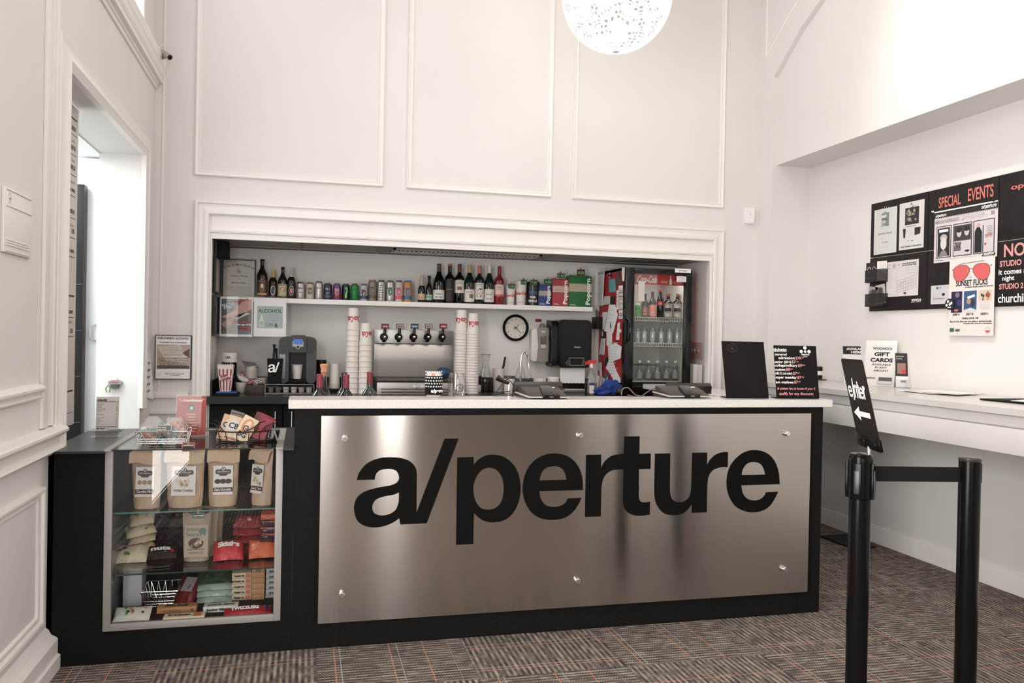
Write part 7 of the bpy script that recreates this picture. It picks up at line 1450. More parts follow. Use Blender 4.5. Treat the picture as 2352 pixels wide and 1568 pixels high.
mb.build('sheet',t,smooth=0)
# embossed white plaque on the left wall
y0=onX(10,500,XL+.01).y; y1=onX(73,500,XL+.01).y; z1=1.825; z0=1.607; f=F((XL,0,0),*LEFTW)
t=T('white_plaque','white embossed plaque on the left wall at the photo edge','plaque',(XL+.005,(y0+y1)/2,z0))
mb=MB(); mb.fbox(f,y0,z0,y1,z1,0.0005,.010,TRIM,.0015); mb.build('plate',t)
mb=MB(); w=y1-y0; h=z1-z0
for v in (.97,.72,.20,.16,.12,.03): mb.fbox(f,y0+w*.06,z0+h*v-.002,y1-w*(.02 if v>.5 else .12),z0+h*v+.002,.010,.0135,TRIM,.0008)
mb.disc(f,y0+.05,z0+h*.88,.012,TRIM,.012,14,r0=.004); mb.disc(f,y0+.05,z0+h*.80,.010,TRIM,.012,14,r0=.004); mb.build('raised_border',t)
# security camera, motion sensor, pendant lamp
q=onY(388,130,5.60)
t=T('security_camera','small grey security camera mounted by the cornice at upper left','security camera',(q.x-.03,5.6,q.z-.03)); c=onY(373,121,5.64); d=(onY(399,137,5.53)-c).normalized()
mb=MB(); mb.lathe(c,[(.018,0),(.020,.004),(.020,.10),(.0185,.104)],C(176,168,160,.4),18,d); mb.build('camera_body',t)
mb=MB(); mb.lathe(c+d*.1045,[(.015,0),(.014,.002),(.006,.0025)],BLACK,18,d); mb.build('lens',t)
mb=MB(); mb.tube([(XL+.01,5.70,q.z-.005),tuple(c+d*.03+Vector((0,0,-.024))),tuple(c+d*.03)],.007,C(150,144,138,.4),8); mb.cyl((XL,5.70,q.z-.005),(XL+.02,5.70,q.z-.005),.018,C(170,162,156,.4)); mb.build('bracket',t)
mb=MB(); mb.tube([(c.x,c.y,c.z+.01),(c.x-.03,5.70,c.z+.05),(XL+.06,5.72,c.z+.08),(XL+.03,5.74,c.z+.04)],.002,WHITE,6); mb.build('cable',t)
q=onY(1722,495,5.80); f=F((q.x,5.82,q.z),*FRONT)
t=T('motion_sensor','white motion sensor on the wall right of the panel mouldings','motion sensor',(q.x,5.81,q.z-.06)); WQ=mat('sensor_white',(.84,.82,.80),.3)
mb=MB(); mb.prism(f,rrp(-.038,-.062,.038,.062,.012),0,.03,WQ); mb.build('housing',t)
mb=MB(); mb.prism(f,rrp(-.026,-.052,.026,-.004,.008),.03,.036,WQ); mb.build('lens',t); mb=MB(); mb.disc(f,0,.008,.003,INK,.031,8); mb.build('indicator',t)
# pendant
LC=onY(1417,-8,4.3); LR=.305
t=T('pendant_lamp','large glowing white woven string ball lamp hanging above the counter','pendant lamp',tuple(LC-Vector((0,0,LR))))
SHD=mat('glowing_threads',(1,.975,.94),.6,emit=3.2); rnd=random.Random(11)
mb=MB()
def sph(th,ph,r=LR): return LC+Vector((math.sin(ph)*math.cos(th),math.sin(ph)*math.sin(th),math.cos(ph)))*r
SHW=bpy.data.materials.new('woven_shade'); SHW.use_nodes=True; nt=SHW.node_tree; L=nt.links.new; nt.nodes.remove(nt.nodes['Principled BSDF'])
em=_n(nt,'ShaderNodeEmission'); em.inputs[0].default_value=(1,.97,.93,1); em.inputs[1].default_value=4.2; tr=_n(nt,'ShaderNodeEmission'); tr.inputs[0].default_value=(.72,.64,.56,1); tr.inputs[1].default_value=.9; mx=_n(nt,'ShaderNodeMixShader'); tc=_n(nt,'ShaderNodeTexCoord')
vo=_n(nt,'ShaderNodeTexVoronoi'); vo.feature='DISTANCE_TO_EDGE'; vo.inputs['Scale'].default_value=46; no=_n(nt,'ShaderNodeTexNoise'); no.inputs['Scale'].default_value=11; L(tc.outputs['Object'],vo.inputs['Vector']); L(tc.outputs['Object'],no.inputs['Vector'])
g1=_n(nt,'ShaderNodeMath',operation='GREATER_THAN'); L(vo.outputs['Distance'],g1.inputs[0]); g1.inputs[1].default_value=.19; g2=_n(nt,'ShaderNodeMath',operation='GREATER_THAN'); L(no.outputs['Fac'],g2.inputs[0]); g2.inputs[1].default_value=.50
mm=_n(nt,'ShaderNodeMath',operation='MULTIPLY'); L(g1.outputs[0],mm.inputs[0]); L(g2.outputs[0],mm.inputs[1]); L(mm.outputs[0],mx.inputs[0]); L(em.outputs[0],mx.inputs[1]); L(tr.outputs[0],mx.inputs[2]); L(mx.outputs[0],nt.nodes['Material Output'].inputs[0])
mb.lathe(LC,[(max(LR*math.sin(PI*i/40),.001),-LR*math.cos(PI*i/40)) for i in range(41)],SHW,64,cap=False); mb.build('woven_shade',t,smooth=80)
mb=MB(); mb.lathe(LC-Vector((0,0,LR+.0)),[(.018,-.004),(.02,.002),(.012,.006)],WHITE,14); mb.build('end_cap',t)
mb=MB(); mb.tube([tuple(LC+Vector((0,0,.09))),(LC.x,LC.y,ZC)],.004,WHITE,6); mb.lathe((LC.x,LC.y,ZC-.03),[(.05,0),(.055,.03)],WHITE,20); mb.build('cord',t)
# recessed troffer in the alcove ceiling
a=onZ(905,572,OZ).x; b=onZ(1255,585,OZ).x; t=T('ceiling_light','long unlit louvred fluorescent light in the alcove ceiling','ceiling light',((a+b)/2,6.0,OZ)); 
mb=MB(); y0,y1=5.98,6.28; zt=OZ+.002; FRM=C(150,142,138,.4)
mb.box((a,y0,zt-.004),(b,y0+.02,zt+.008),FRM); mb.box((a,y1-.02,zt-.004),(b,y1,zt+.008),FRM); mb.box((a,y0,zt-.004),(a+.02,y1,zt+.008),FRM); mb.box((b-.02,y0,zt-.004),(b,y1,zt+.008),FRM); mb.build('frame',t)
mb=MB(); LV=mat('louvre_mirror',(.85,.85,.87),.08,metal=1)
n=34
for k in range(n):
    x=a+.03+k*(b-a-.06)/(n-1); mb.hexa([(x-.004,y0+.02,zt-.003),(x+.004,y0+.02,zt-.003),(x+.004,y1-.02,zt-.003),(x-.004,y1-.02,zt-.003),(x-.001,y0+.02,zt+.008),(x+.001,y0+.02,zt+.008),(x+.001,y1-.02,zt+.008),(x-.001,y1-.02,zt+.008)],LV)
for yy in (6.08,6.18): mb.box((a+.02,yy,zt-.003),(b-.02,yy+.006,zt+.006),LV)
mb.box((a+.02,y0+.02,zt+.008),(b-.02,y1-.02,zt+.009),C(120,116,116,.3,metal=.6)); mb.build('louvre',t)
# ============================================================ table signs, right wall, stanchions
ZZ['r']=(1880,760,4.6123); ZZ['n']=(1960,440,5.405); ZZ['m']=(2130,400,7.126); ZZ['l']=(2130,570,7.126); ZZ['q']=(1900,1000,2.761)
def easel(name,lab,bl,br,tl,tr,base_dir=1):
    BL=onZ(*px('8',*bl),1.0725); BR=onZ(*px('8',*br),1.0725); TL=onX(*px('8',*tl),BL.x); 
    f=F(BL,BR-BL,TL-BL); w=(BR-BL).length; h=(TL-BL).length; t=T(name,lab,'sign',tuple((BL+BR)/2))
    return f,w,h,t,BL,BR
ET=C(24,20,20,.35,spec=.1)
f,w,h,t,BL,BR=easel('black_table_sign','blank glossy black table sign on the worktop right of the terminals',(148,803),(660,807),(90,120),(605,128))
mb=MB(); mb.fbox(f,0,0,w,h,-.004,0,ET,.001); mb.build('panel',t)
mb=MB(); mb.fbox(F(BL,BR-BL,(-(BR-BL).y,(BR-BL).x,0)),0,-.0,w,.075,0,.004,ET,.001); mb.build('foot',t)
mb=MB(); mb.disc(f,w*.24,h*.88,.03,C(46,42,40,.3),.0005,24,ry=.022,r0=.0015); mb.disc(f,w*.24,h*.875,.018,C(46,42,40,.3),.0005,20,ry=.014,r0=.001); mb.disc(f,w*.24,h*.87,.006,C(40,36,34,.3),.0005,14,ry=.005); mb.build('faint_swirl',t)
f,w,h,t,BL,BR=easel('ticket_price_sign','black ticket price sign with chalk writing on the right end of the worktop',(752,807),(1265,812),(715,170),(1218,178))
mb=MB(); mb.fbox(f,0,0,w,h,-.004,0,ET,.001); mb.build('panel',t)
mb=MB(); mb.fbox(F(BL,BR-BL,(-(BR-BL).y,(BR-BL).x,0)),0,0,w,.075,0,.004,ET,.001); mb.build('foot',t)
mb=MB(); U=lambda x:(x-735)/515*w
V=lambda y:(1-(y-170)/635)*h
def wt(s,x0,x1,y,hh,m,b=.015): mb.text(f,s,U(x0),V(y),hh*h/635,m,bold=b,w=U(x1)-U(x0))
wt('tickets:',730,890,238,38,CHW,.02); mb.rect(f,U(730),V(247),U(885),V(243),CHW,.001)
wt('general',738,885,292,30,CHW); wt('admission:',785,990,335,34,CHW); wt('$10.',995,1060,335,34,PINK,.02); wt('00',1062,1090,322,16,PINK)
for s,x1,p0,p1,pr,y in (('senior (60+)',945,950,1000,'$7',383),('college/military',1020,1025,1075,'$9',425),('matinee',870,875,925,'$8',475),('child (12 and under)',950,958,1005,'$7',520),('super tuesday',1000,1005,1055,'$7',568),('am matinee',960,966,1010,'$7',625)):
    wt(s,735,x1-12,y,31,CHW,.02); wt(pr,p0-10,p1-8,y,34,PINK,.02); wt('50' if '60' in s or 'tues' in s else '00',p1-4,p1+24,y-12,16,PINK)
wt('# please let us know if you !!',748,1205,700,30,PINK,.015); wt('qualify for any discounts',768,1180,762,33,PINK,.015)
cxd,cyd=U(1112),V(238); 
for dx,dy in ((0,.018),(-.021,-.001),(.021,-.001),(0,-.001)): mb.disc(f,cxd+dx,cyd+dy,.0088 if dy>0 or dx else .0065,CHW,.001,16)
mb.disc(f,cxd,cyd,.034,C(70,66,62,.5),.0006,30,r0=.0006); wordmark(mb,f,cxd-.022,V(285),.044,CHW,.0012,1.1); mb.rect(f,cxd-.012,V(298),cxd+.012,V(295),CHW,.001); mb.rect(f,cxd-.010,V(305),cxd+.010,V(302),CHW,.001); mb.build('lettering',t)
# ---- stanchions with belt
SK=mat('black_powder_coat',(.004,.0036,.0034),.17,spec=.16)
S1=(1.895,2.475); S2=(2.298,2.415)
def stanchion(x,y,zt,lab,first):
    t=T('stanchion',lab,'stanchion',(x,y,0),'queue stanchions'); r=.036
    mb=MB(); mb.lathe((x,y,.02),[(r,0),(r,zt-.03-(.145 if first else .0))],SK,32); mb.build('post',t)
    mb=MB(); mb.lathe((x,y,0),[(.17,0),(.175,.008),(.165,.018),(.06,.028),(.04,.035)],SK,36); mb.build('base',t)
    mb=MB()
    if first:
        mb.lathe((x,y,zt-.16),[(.037,0),(.041,.003),(.041,.135),(.041,.146),(.036,.154),(.0355,.157),(.01,.158)],SK,32); mb.build('head',t)
        for k,an in enumerate((-.9,.6,2.2,3.8)):
            dx,dy=math.sin(an),-math.cos(an); mb=MB(Matrix.Translation((x+dx*.041,y+dy*.041,zt-.158))@Matrix.Rotation(an,4,'Z')); mb.box((-.014,-.007,0),(.014,.002,.125),SK,.003); mb.box((-.009,-.010,.02),(.009,-.006,.10),C(44,42,42,.3),.002); mb.build('belt_clip',t)
    else:
        mb.lathe((x,y,zt-.012),[(r,0),(r+.001,.002),(r+.001,.010),(r-.003,.0125)],C(70,66,64,.25,metal=.5),32); mb.build('top_cap',t)
        mb=MB(Matrix.Translation((x+.037,y,zt-.09))); mb.box((-.002,-.012,0),(.006,.012,.07),SK,.002); mb.build('belt_clip',t)
    return t
stanchion(*S1,.975,'black stanchion post carrying the enter sign, left of the two',True); stanchion(*S2,.960,'plain black stanchion post at right, its cap flat',False)
mb=MB(); d=Vector((S2[0]-S1[0],S2[1]-S1[1],0)).normalized(); n_=Vector((-d.y,d.x,0))
a=Vector((*S1,0))+d*.045; b=Vector((*S2,0))-d*.038
pa=[(a+n_*s*.001,z) for s in (-1,1) for z in (0,)]
za0,za1=.875,.928; zb0,zb1=.873,.925
mb.hexa([tuple(a-n_*.001)[:2]+(za0,),tuple(b-n_*.001)[:2]+(zb0,),tuple(b+n_*.001)[:2]+(zb0,),tuple(a+n_*.001)[:2]+(za0,),tuple(a-n_*.001)[:2]+(za1,),tuple(b-n_*.001)[:2]+(zb1,),tuple(b+n_*.001)[:2]+(zb1,),tuple(a+n_*.001)[:2]+(za1,)],MATT)
o=mb.build('stanchion_belt'); tag(o,'black fabric belt stretched between the two stanchion posts','belt')
# enter sign
ZE=onY(*px('r',536,1207),S1[1]).z; BLp=onZ(*px('r',418,1165),ZE); BRp=onZ(*px('r',655,1250),ZE)
sx,sy=S1; mid=(BLp+BRp)/2; 
bl=onY(*px('r',418,1165),2.52); br=onY(*px('r',655,1250),2.40)
# the plate keeps a level lower edge; its rake follows the photo's outline
w_=.178; dirn=Vector((BRp.x-BLp.x,BRp.y-BLp.y,0)).normalized(); c0=onZ(*px('r',536,1207),ZE); O=c0-dirn*(BRp-BLp).length/2; W_=(BRp-BLp).length
tl_=min((onY(*px('r',235,290),y) for y in [2.2+.01*k for k in range(60)]),key=lambda p: abs(((p-O).dot(dirn))))
up=(tl_-O); Hh=up.length
f=F(O,dirn,up)
t=T('enter_sign','black enter sign with a white arrow on top of the left stanchion','sign',(c0.x,c0.y,.975))
ES=C(30,25,23,.4,spec=.2); mb=MB(); mb.prism(f,rrp(0,0,W_,Hh,.012),-.003,0,ES); mb.build('plate',t)
mb=MB(); mb.fbox(f,-.004,-.012,W_+.004,.03,-.006,.0045,SK,.001); mb.disc(f,W_*.35,.012,.005,C(110,106,104,.3,metal=.6),.0052,12); mb.disc(f,W_*.85,.012,.005,C(110,106,104,.3,metal=.6),.0052,12); mb.build('holder',t)
mb=MB(); mb.tube([(c0.x,c0.y,ZE-.004),(c0.x,c0.y,.965)],.006,CHROME,10); mb.build('stem',t)
# lettering: e / n t e r built from the wordmark's outlines
E_=fill_polys([[(x,z) for x,z in WPOLY[4]],[(x,z) for x,z in WPOLY[5]]]); 
ez=[v.y for v in E_[0]]; ex=[v.x for v in E_[0]]; xh=max(ez)-min(ez)
RT_=WPOLY[6]; R1=WPOLY[7]
def inv_u():
    # the u of the wordmark turned round gives the n
    u=[p for p in WPOLY[7] if p[0] < 1e9]; return u
mb=MB(); k=.043/xh; sxk=W_*.80/1.30
def put(poly,x,flip=False,sc=1.0):
    g=fill_polys(poly); xs=[v.x for v in g[0]]; ys=[v.y for v in g[0]]; a_,b_=min(xs),max(xs); c_=(min(ys)+max(ys))/2
    if flip:
        for v in g[0]: v.x=a_+b_-v.x; v.y=2*c_-v.y
    kx=sxk; mb.geo(f,g,x-a_*kx,Hh*.545-_wz0*k,kx,k,CHW,.001); return x+(b_-a_)*kx
PY=1.45; k*=1.0
x=W_*.07; x=put(WPOLY[4:6],x)
g_s=.0; sl=[(0,_wz0-.07),(.075,_wz0-.07),(.20,_wz0+.50),(.125,_wz0+.50)]; x=put([sl],x+.0015)
nn=[(0,_wz0),(.085,_wz0),(.085,_wz0+.20),(.10,_wz0+.255),(.14,_wz0+.275),(.175,_wz0+.25),(.185,_wz0+.20),(.185,_wz0),(.27,_wz0),(.27,_wz0+.22),(.25,_wz0+.30),(.19,_wz0+.345),(.13,_wz0+.335),(.085,_wz0+.29),(.08,_wz0+.34),(0,_wz0+.34)]; x=put([nn],x-.010)
tt=[(.05,_wz0+.06),(.07,_wz0+.01),(.12,_wz0-.005),(.18,_wz0),(.18,_wz0+.07),(.14,_wz0+.07),(.135,_wz0+.09),(.135,_wz0+.26),(.18,_wz0+.26),(.18,_wz0+.34),(.135,_wz0+.34),(.135,_wz0+.43),(.05,_wz0+.43),(.05,_wz0+.34),(0,_wz0+.34),(0,_wz0+.26),(.05,_wz0+.26)]; x=put([tt],x+.000)
x=put(WPOLY[4:6],x-.004)
rr_=[(0,_wz0),(.085,_wz0),(.09,_wz0+.16),(.11,_wz0+.23),(.17,_wz0+.26),(.17,_wz0+.345),(.12,_wz0+.33),(.085,_wz0+.28),(.085,_wz0+.34),(0,_wz0+.34)]; x=put([rr_],x-.001)
mb.build('lettering',t)
mb=MB(); ay=Hh*.36; mb.poly(f,[(W_*.12,ay),(W_*.40,ay+.026),(W_*.40,ay+.0095),(W_*.86,ay+.0095),(W_*.86,ay-.0095),(W_*.40,ay-.0095),(W_*.40,ay-.026)],CHW,.001); mb.build('arrow',t)
# ---- right hand counter
t=T('wall_counter','long white quartz counter with stepped white front along the right wall','counter',(3.5,2.5,0))
mb=MB(); mb.box((3.15,-2.5,1.038),(3.79,5.46,1.072),QUARTZ,.002,1); mb.build('top',t)
TR2=mat('counter_front_paint',(.72,.695,.675),.35)
mb=MB(); mb.box((3.172,-2.5,.985),(3.19,5.44,1.037),TR2,.001); mb.box((3.19,-2.5,.975),(3.79,5.44,1.037),TR2); mb.build('apron',t)
mb=MB(); mb.box((3.165,-2.5,.858),(3.19,5.44,.978),TR2,.002); mb.box((3.19,5.42,.858),(3.79,5.44,.975),TR2); mb.build('lower_apron',t)
mb=MB(); mb.box((3.16,5.46,1.06),(3.42,5.60,1.10),QUARTZ,.002,1); o=mb.build('corner_block'); mb=None; tag(o,'small raised white end block of the counter behind the ticket sign','block')
# ---- things on the wall counter
ZR=1.073
def rc(zid,x,y,z=ZR): return onZ(*px(zid,x,y),z)
# gift card sign
BLg=rc('r',470,575); BRg=rc('r',798,592); TLg=onX(*px('r',505,148),BLg.x); f=F(BLg,BRg-BLg,TLg-BLg); w=(BRg-BLg).length; h=.305
t=T('gift_card_sign','white gift cards sign with black serif letters leaning on the right counter','sign',tuple((BLg+BRg)/2)); mb=MB(); mb.fbox(f,0,0,w,h,-.004,0,C(226,222,218,.5),.001); mb.build('panel',t)
mb=MB(); 
for s,v,hh,ww,b in (('WOOHOO!',.80,.017,.62,.03),('GIFT',.665,.024,.5,.05),('CARDS',.535,.025,.72,.05),('AVAILABLE',.455,.013,.60,.02),('IN ANY',.39,.013,.38,.02),('AMOUNT',.32,.013,.48,.02)): mb.text(f,s,w*.54,h*v,hh,INK,'c',b,w=w*ww)
wordmark(mb,f,w*.02,h*.155,w*.36,INK,.001,1.0); mb.build('lettering',t)
mb=MB(); mb.fbox(f,w*.46,h*.04,w*.93,h*.12,.002,.010,CLEAR); mb.fbox(f,w*.50,h*.06,w*.92,h*.20,.003,.005,PAPER); mb.fbox(f,w*.50,h*.12,w*.92,h*.20,.005,.006,C(90,84,82,.4)); mb.build('card_holder',t)
q=rc('r',410,560); f=F((q.x-.06,q.y+.06,ZR),(1,-.15,0),(0,.1,1)); t=T('available_here_sign','black and white AVAILABLE HERE sign behind the gift card sign','sign',(q.x,q.y+.06,ZR))
mb=MB(); mb.fbox(f,0,0,.20,.262,-.004,0,PAPER,.001); mb.rect(f,0,.205,.20,.262,INK,.001); mb.text(f,'AVAILABLE',.10,.236,.016,CHW,'c',.05,d=.0018,w=.15); mb.text(f,'HERE',.10,.213,.016,CHW,'c',.05,d=.0018,w=.08); mb.poly(f,[(.10,.13),(.16,.19),(.18,.17),(.125,.11),(.13,.07),(.09,.09)],INK,.001); mb.build('panel',t)
# brochure holder
BL_=rc('r',818,597); BR_=rc('r',950,605); f=F(BL_,BR_-BL_,(.02,.10,1)); w=(BR_-BL_).length
t=T('brochure_holder','clear brochure holder with black and white leaflets right of the gift card sign','brochure holder',tuple((BL_+BR_)/2)); mb=MB(); mb.fbox(f,-.002,0,w+.002,.06,.002,.004,CLEAR); mb.fbox(f,-.002,0,w+.002,.20,-.03,-.028,CLEAR); mb.fbox(f,-.002,0,w+.002,.003,-.03,.004,CLEAR); mb.build('acrylic_stand',t)
for k in range(4):
    mb=MB(); d0=-.006-.006*k; mb.fbox(f,.001+.002*k,.004,w+.001*k,.225-.004*(k%2),d0,d0+.003,PAPER); 
    if k==0: mb.rect(f,.001,.075,w,.225,INK,d0+.0035); mb.rect(f,.012,.09,w-.012,.16,C(150,110,100,.5),d0+.004); mb.rect(f,w*.55,.09,w-.012,.12,C(190,60,56,.5),d0+.0045); mb.text(f,'DOWNTOWN',.008,.20,.007,CHW,d=d0+.004,w=w*.6); mb.text(f,'CULTURAL',.008,.185,.007,CHW,d=d0+.004,w=w*.5); mb.text(f,'RED',w*.42,.035,.014,INK,bold=.05,d=d0+.004)
    o=mb.build('leaflet'); tag(o,('front leaflet with a dark photo in the counter brochure holder','white leaflet second in the counter brochure holder','white leaflet third in the counter brochure holder','rearmost leaflet in the counter brochure holder')[k],'leaflet','leaflets in the counter holder')
# dark ashtray thing near ticket sign
q=rc('8',1290,585); t=T('black_jar','small black and white jar on a dark red saucer behind the ticket sign','jar',(q.x,q.y,ZR)); mb=MB(); mb.lathe((q.x,q.y,ZR),[(.06,0),(.075,.004),(.075,.006),(.04,.006)],C(110,50,44,.4),24); mb.build('saucer',t); mb=MB(); mb.lathe((q.x-.02,q.y+.02,ZR+.006),[(.038,0),(.038,.03),(.038,.06),(.04,.062),(.04,.09),(.03,.095)],None,20,mats=[BLACK,PAPER,BLACK,BLACK,BLACK]); mb.build('body',t)
# sheets lying on the counter
for k,(x,y,w,d,rz,lab) in enumerate(((1150,640,.22,.16,.2,'white leaflet lying nearest the brochure holder on the right counter'),(1500,660,.30,.22,-.1,'wide white sheet lying in the middle of the right counter'),(1700,650,.30,.20,.15,'white sheet overlapping in the middle pile on the right counter'),(1880,670,.26,.22,.3,'white booklet lying beside the pen jar on the right counter'))):
    q=rc('r',x,y); mb=MB(Matrix.Translation((min(q.x,3.62),q.y,ZR+.0005+.0025*k))@Matrix.Rotation(rz,4,'Z')); mb.box((-w/2,-d/2,0),(w/2,d/2,.002),PAPER); mb.box((-w/2+.01,-d/2+.01,.002),(-w/2+.05,d/2-.02,.0023),LGREY); o=mb.build('loose_sheet'); tag(o,lab,'paper')
# pen jar and black mat
q=rc('r',2120,690); t=T('pen_jar','glass jar of pebbles and pens at the right end of the counter','jar',(q.x,q.y,ZR)); mb=MB(); mb.lathe((q.x,q.y,ZR),[(.045,0),(.05,.01),(.05,.10),(.046,.115),(.046,.13)],CLEAR,26,cap=False); mb.tube([(q.x+.046*math.cos(i*PI/10),q.y+.046*math.sin(i*PI/10),ZR+.125) for i in range(20)],.003,C(170,166,160,.3,metal=.6),6,True); mb.build('glass_body',t)
mb=MB(); mb.lathe((q.x,q.y,ZR+.004),[(.042,0),(.045,.01),(.045,.082),(.03,.088)],C(184,176,164,.6,bump=1.0,bscale=70,vary=.5,vscale=90),22); mb.build('pebbles',t)
for k,(dx,dy) in enumerate(((-.01,.0),(.025,-.01))): mb=MB(); mb.tube([(q.x,q.y,ZR+.08),(q.x+dx*1.5,q.y+dy,ZR+.165-.01*k)],.005,BLACK,8); mb.tube([(q.x+dx*1.5,q.y+dy,ZR+.165-.01*k),(q.x+dx*1.7,q.y+dy,ZR+.185-.01*k)],.0035,(WHITE,BLACK)[k],8); o=mb.build('pen'); tag(o,('white tipped pen standing left in the pebble jar','black pen standing right in the pebble jar')[k],'pen')
q=rc('r',1990,745); mb=MB(); mb.box((q.x-.07,q.y-.28,ZR),(q.x+.22,q.y+.10,ZR+.008),MATT,.002); o=mb.build('black_mat'); tag(o,'black ribbed mat on the right counter at the photo edge','mat')
mb=MB(Matrix.Translation((q.x+.05,q.y-.12,ZR+.010))@Matrix.Rotation(.4,4,'Z')); mb.box((-.10,-.07,0),(.10,.07,.002),PAPER); o=mb.build('loose_sheet'); tag(o,'white sheet lying on the black mat at the photo edge','paper')
# ---- notice boards on the recessed wall
XW=XR; fb=F((XW,0,0),*RIGHTW)            # x = -Y
def wy(zid,x,y): p=onX(*px(zid,x,y),XW-.02); return (-p.y,p.z)
yb=[4.893,4.352,3.815,3.275]; zt_,zm_,zb_=2.318,1.945,1.578
boards={}
for i in range(3):
    for j,(z0,z1) in enumerate(((zb_,zm_-.003),(zm_+.003,zt_))):
        mb=MB(); mb.fbox(fb,-yb[i]+.003,z0,-yb[i+1]-.003,z1,.001,.016,CHALK,.001)
        f=F((XW-.0162,0,0),*RIGHTW)
        if i==1 and j==1: mb.text(f,'SPECIAL',-yb[1]+.085,zt_-.118,.066,CORAL,bold=.015,w=.175); mb.text(f,'EVENTS',-yb[1]+.315,zt_-.110,.074,CORAL,bold=.015,w=.185)
        if i==0 and j==0: wordmark(mb,f,-yb[1]-.13,zb_+.055,.085,CHW,.001,1.1); mb.rect(f,-yb[1]-.135,zb_+.048,-yb[1]-.1,zb_+.050,CHW); mb.rect(f,-yb[1]-.09,zb_+.048,-yb[1]-.05,zb_+.050,CHW)
        if i==2 and j==1: mb.text(f,'opening',-yb[2]+.083,zt_-.095,.030,CORAL,bold=.015,w=.26)
        if i==2 and j==0:
            x0=-yb[2]
            mb.text(f,'NOW',x0+.045,zm_-.090,.072,PINK,bold=.02,w=.24); mb.text(f,'STUDIO 1',x0+.018,zm_-.143,.032,PINK,bold=.03,w=.17); mb.text(f,'it comes at',x0+.012,zm_-.188,.030,CHW,bold=.02,w=.20); mb.text(f,'night',x0+.038,zm_-.222,.026,CHW,bold=.02,w=.08)
            mb.text(f,'STUDIO 2',x0+.018,zm_-.27,.030,PINK,bold=.03,w=.16); mb.text(f,'churchill',x0+.012,zb_+.022,.050,CHW,bold=.015,w=.19)
        o=mb.build('chalkboard'); o['_i']=0
        tag(o,{(0,0):'black notice board with a street map, lower left of the right wall group',(0,1):'black notice board with two white certificates, upper left of the group',(1,0):'black notice board behind the sunglasses poster, lower middle of the group',(1,1):'black notice board headed SPECIAL EVENTS, upper middle of the group',(2,0):'black notice board with NOW showing and studio titles at the photo edge',(2,1):'black notice board with coral word ope at the upper photo edge'}[(i,j)],'notice board','black notice boards on the right wall')
DB=.0175
def sheet(name,lab,zid,tl,br_,m=PAPER,cat='poster',d=DB,extra=None,grp=None,tilt=0):
    a=wy(zid,*tl); c=wy(zid,*br_); x0,z1=a; x1,z0=c; w=x1-x0; h=z1-z0; f=F((XW-d,-x0,z0),(0,-1,0),(0,0,1)); t=T(name,lab,cat,(XW-d,-(x0+x1)/2,z0),grp)
    mb=MB(); mb.fbox(f,0,0,w,h,0,.0015,m); f2=F(f.o+f.n*.0016,f.u,f.v); 
    if extra: extra(mb,f2,w,h)
    mb.build('sheet',t); return t,f2,w,h
def e_cert(mb,f,w,h):
    mb.rect(f,w*.33,h*.60,w*.66,h*.90,C(120,134,126,.5)); mb.rect(f,w*.36,h*.60,w*.52,h*.74,C(176,178,176,.5),.001); mb.text(f,'BEST',w*.36,h*.80,.016,CHW,bold=.04,d=.0014); mb.text(f,'CITY 2015',w*.36,h*.74,.008,INK,bold=.03,d=.0014); mb.text(f,'2015',w*.40,h*.63,.012,INK,bold=.03,d=.0014)
    for k in range(22):
        an=2*PI*k/22; mb.poly(f,[(w*.5+.052*math.cos(an),h*.76+.062*math.sin(an)),(w*.5+.078*math.cos(an+.02),h*.76+.088*math.sin(an+.02)),(w*.5+.078*math.cos(an-.02),h*.76+.088*math.sin(an-.02))],LGREY)
    mb.text(f,'a/perture cinema',w*.5,h*.43,.016,GREY,'c',.02,w=w*.62); mb.text(f,'Art House',w*.5,h*.24,.010,GREY,'c',.02); 
    for v,a,b in ((.55,.36,.62),(.34,.3,.68),(.14,.3,.7),(.07,.16,.86)): mb.rect(f,w*a,h*v,w*b,h*v+.0015,LGREY)
sheet('certificate','white best of 2015 certificate, left one on the upper left notice board','n',(262,235),(530,750),C(202,202,200,.5),'certificate',extra=e_cert)
def e_prog(mb,f,w,h):
    mb.rect(f,w*.24,h*.52,w*.80,h*.88,C(44,40,42,.5)); rnd=random.Random(3)
    for k in range(16): x=rnd.uniform(.27,.68);y=rnd.uniform(.58,.80); mb.rect(f,w*x,h*y,w*(x+rnd.uniform(.04,.11)),h*(y+rnd.uniform(.02,.07)),C(*rnd.choice(((176,166,168),(110,104,110),(150,150,130))),.5),.001+k*.0001)
    mb.text(f,'the map & more',w*.5,h*.475,.009,GREY,'c',.02,w=w*.4); mb.poly(f,[(w*.16,h*.45),(w*.28,h*.45),(w*.26,h*.25),(w*.19,h*.25)],INK); mb.poly(f,[(w*.64,h*.44),(w*.88,h*.44),(w*.86,h*.30),(w*.64,h*.28)],INK)
    for k in range(7): mb.rect(f,w*.34,h*(.43-.028*k),w*(.58-.05*(k%2)),h*(.43-.028*k)+.0012,LGREY)
    mb.rect(f,w*.36,h*.17,w*.42,h*.19,C(190,110,90,.5)); mb.rect(f,w*.5,h*.165,w*.58,h*.18,INK); mb.text(f,'Also available in the atrium',w*.5,h*.05,.011,INK,'c',.02,w=w*.84); mb.disc(f,w*.5,h*.95,.006,C(120,116,112,.3,metal=.6),.003,10)
sheet('programme_sheet','white programme sheet with dark picture, right one on the upper left notice board','n',(575,155),(868,690),C(204,202,200,.5),extra=e_prog)
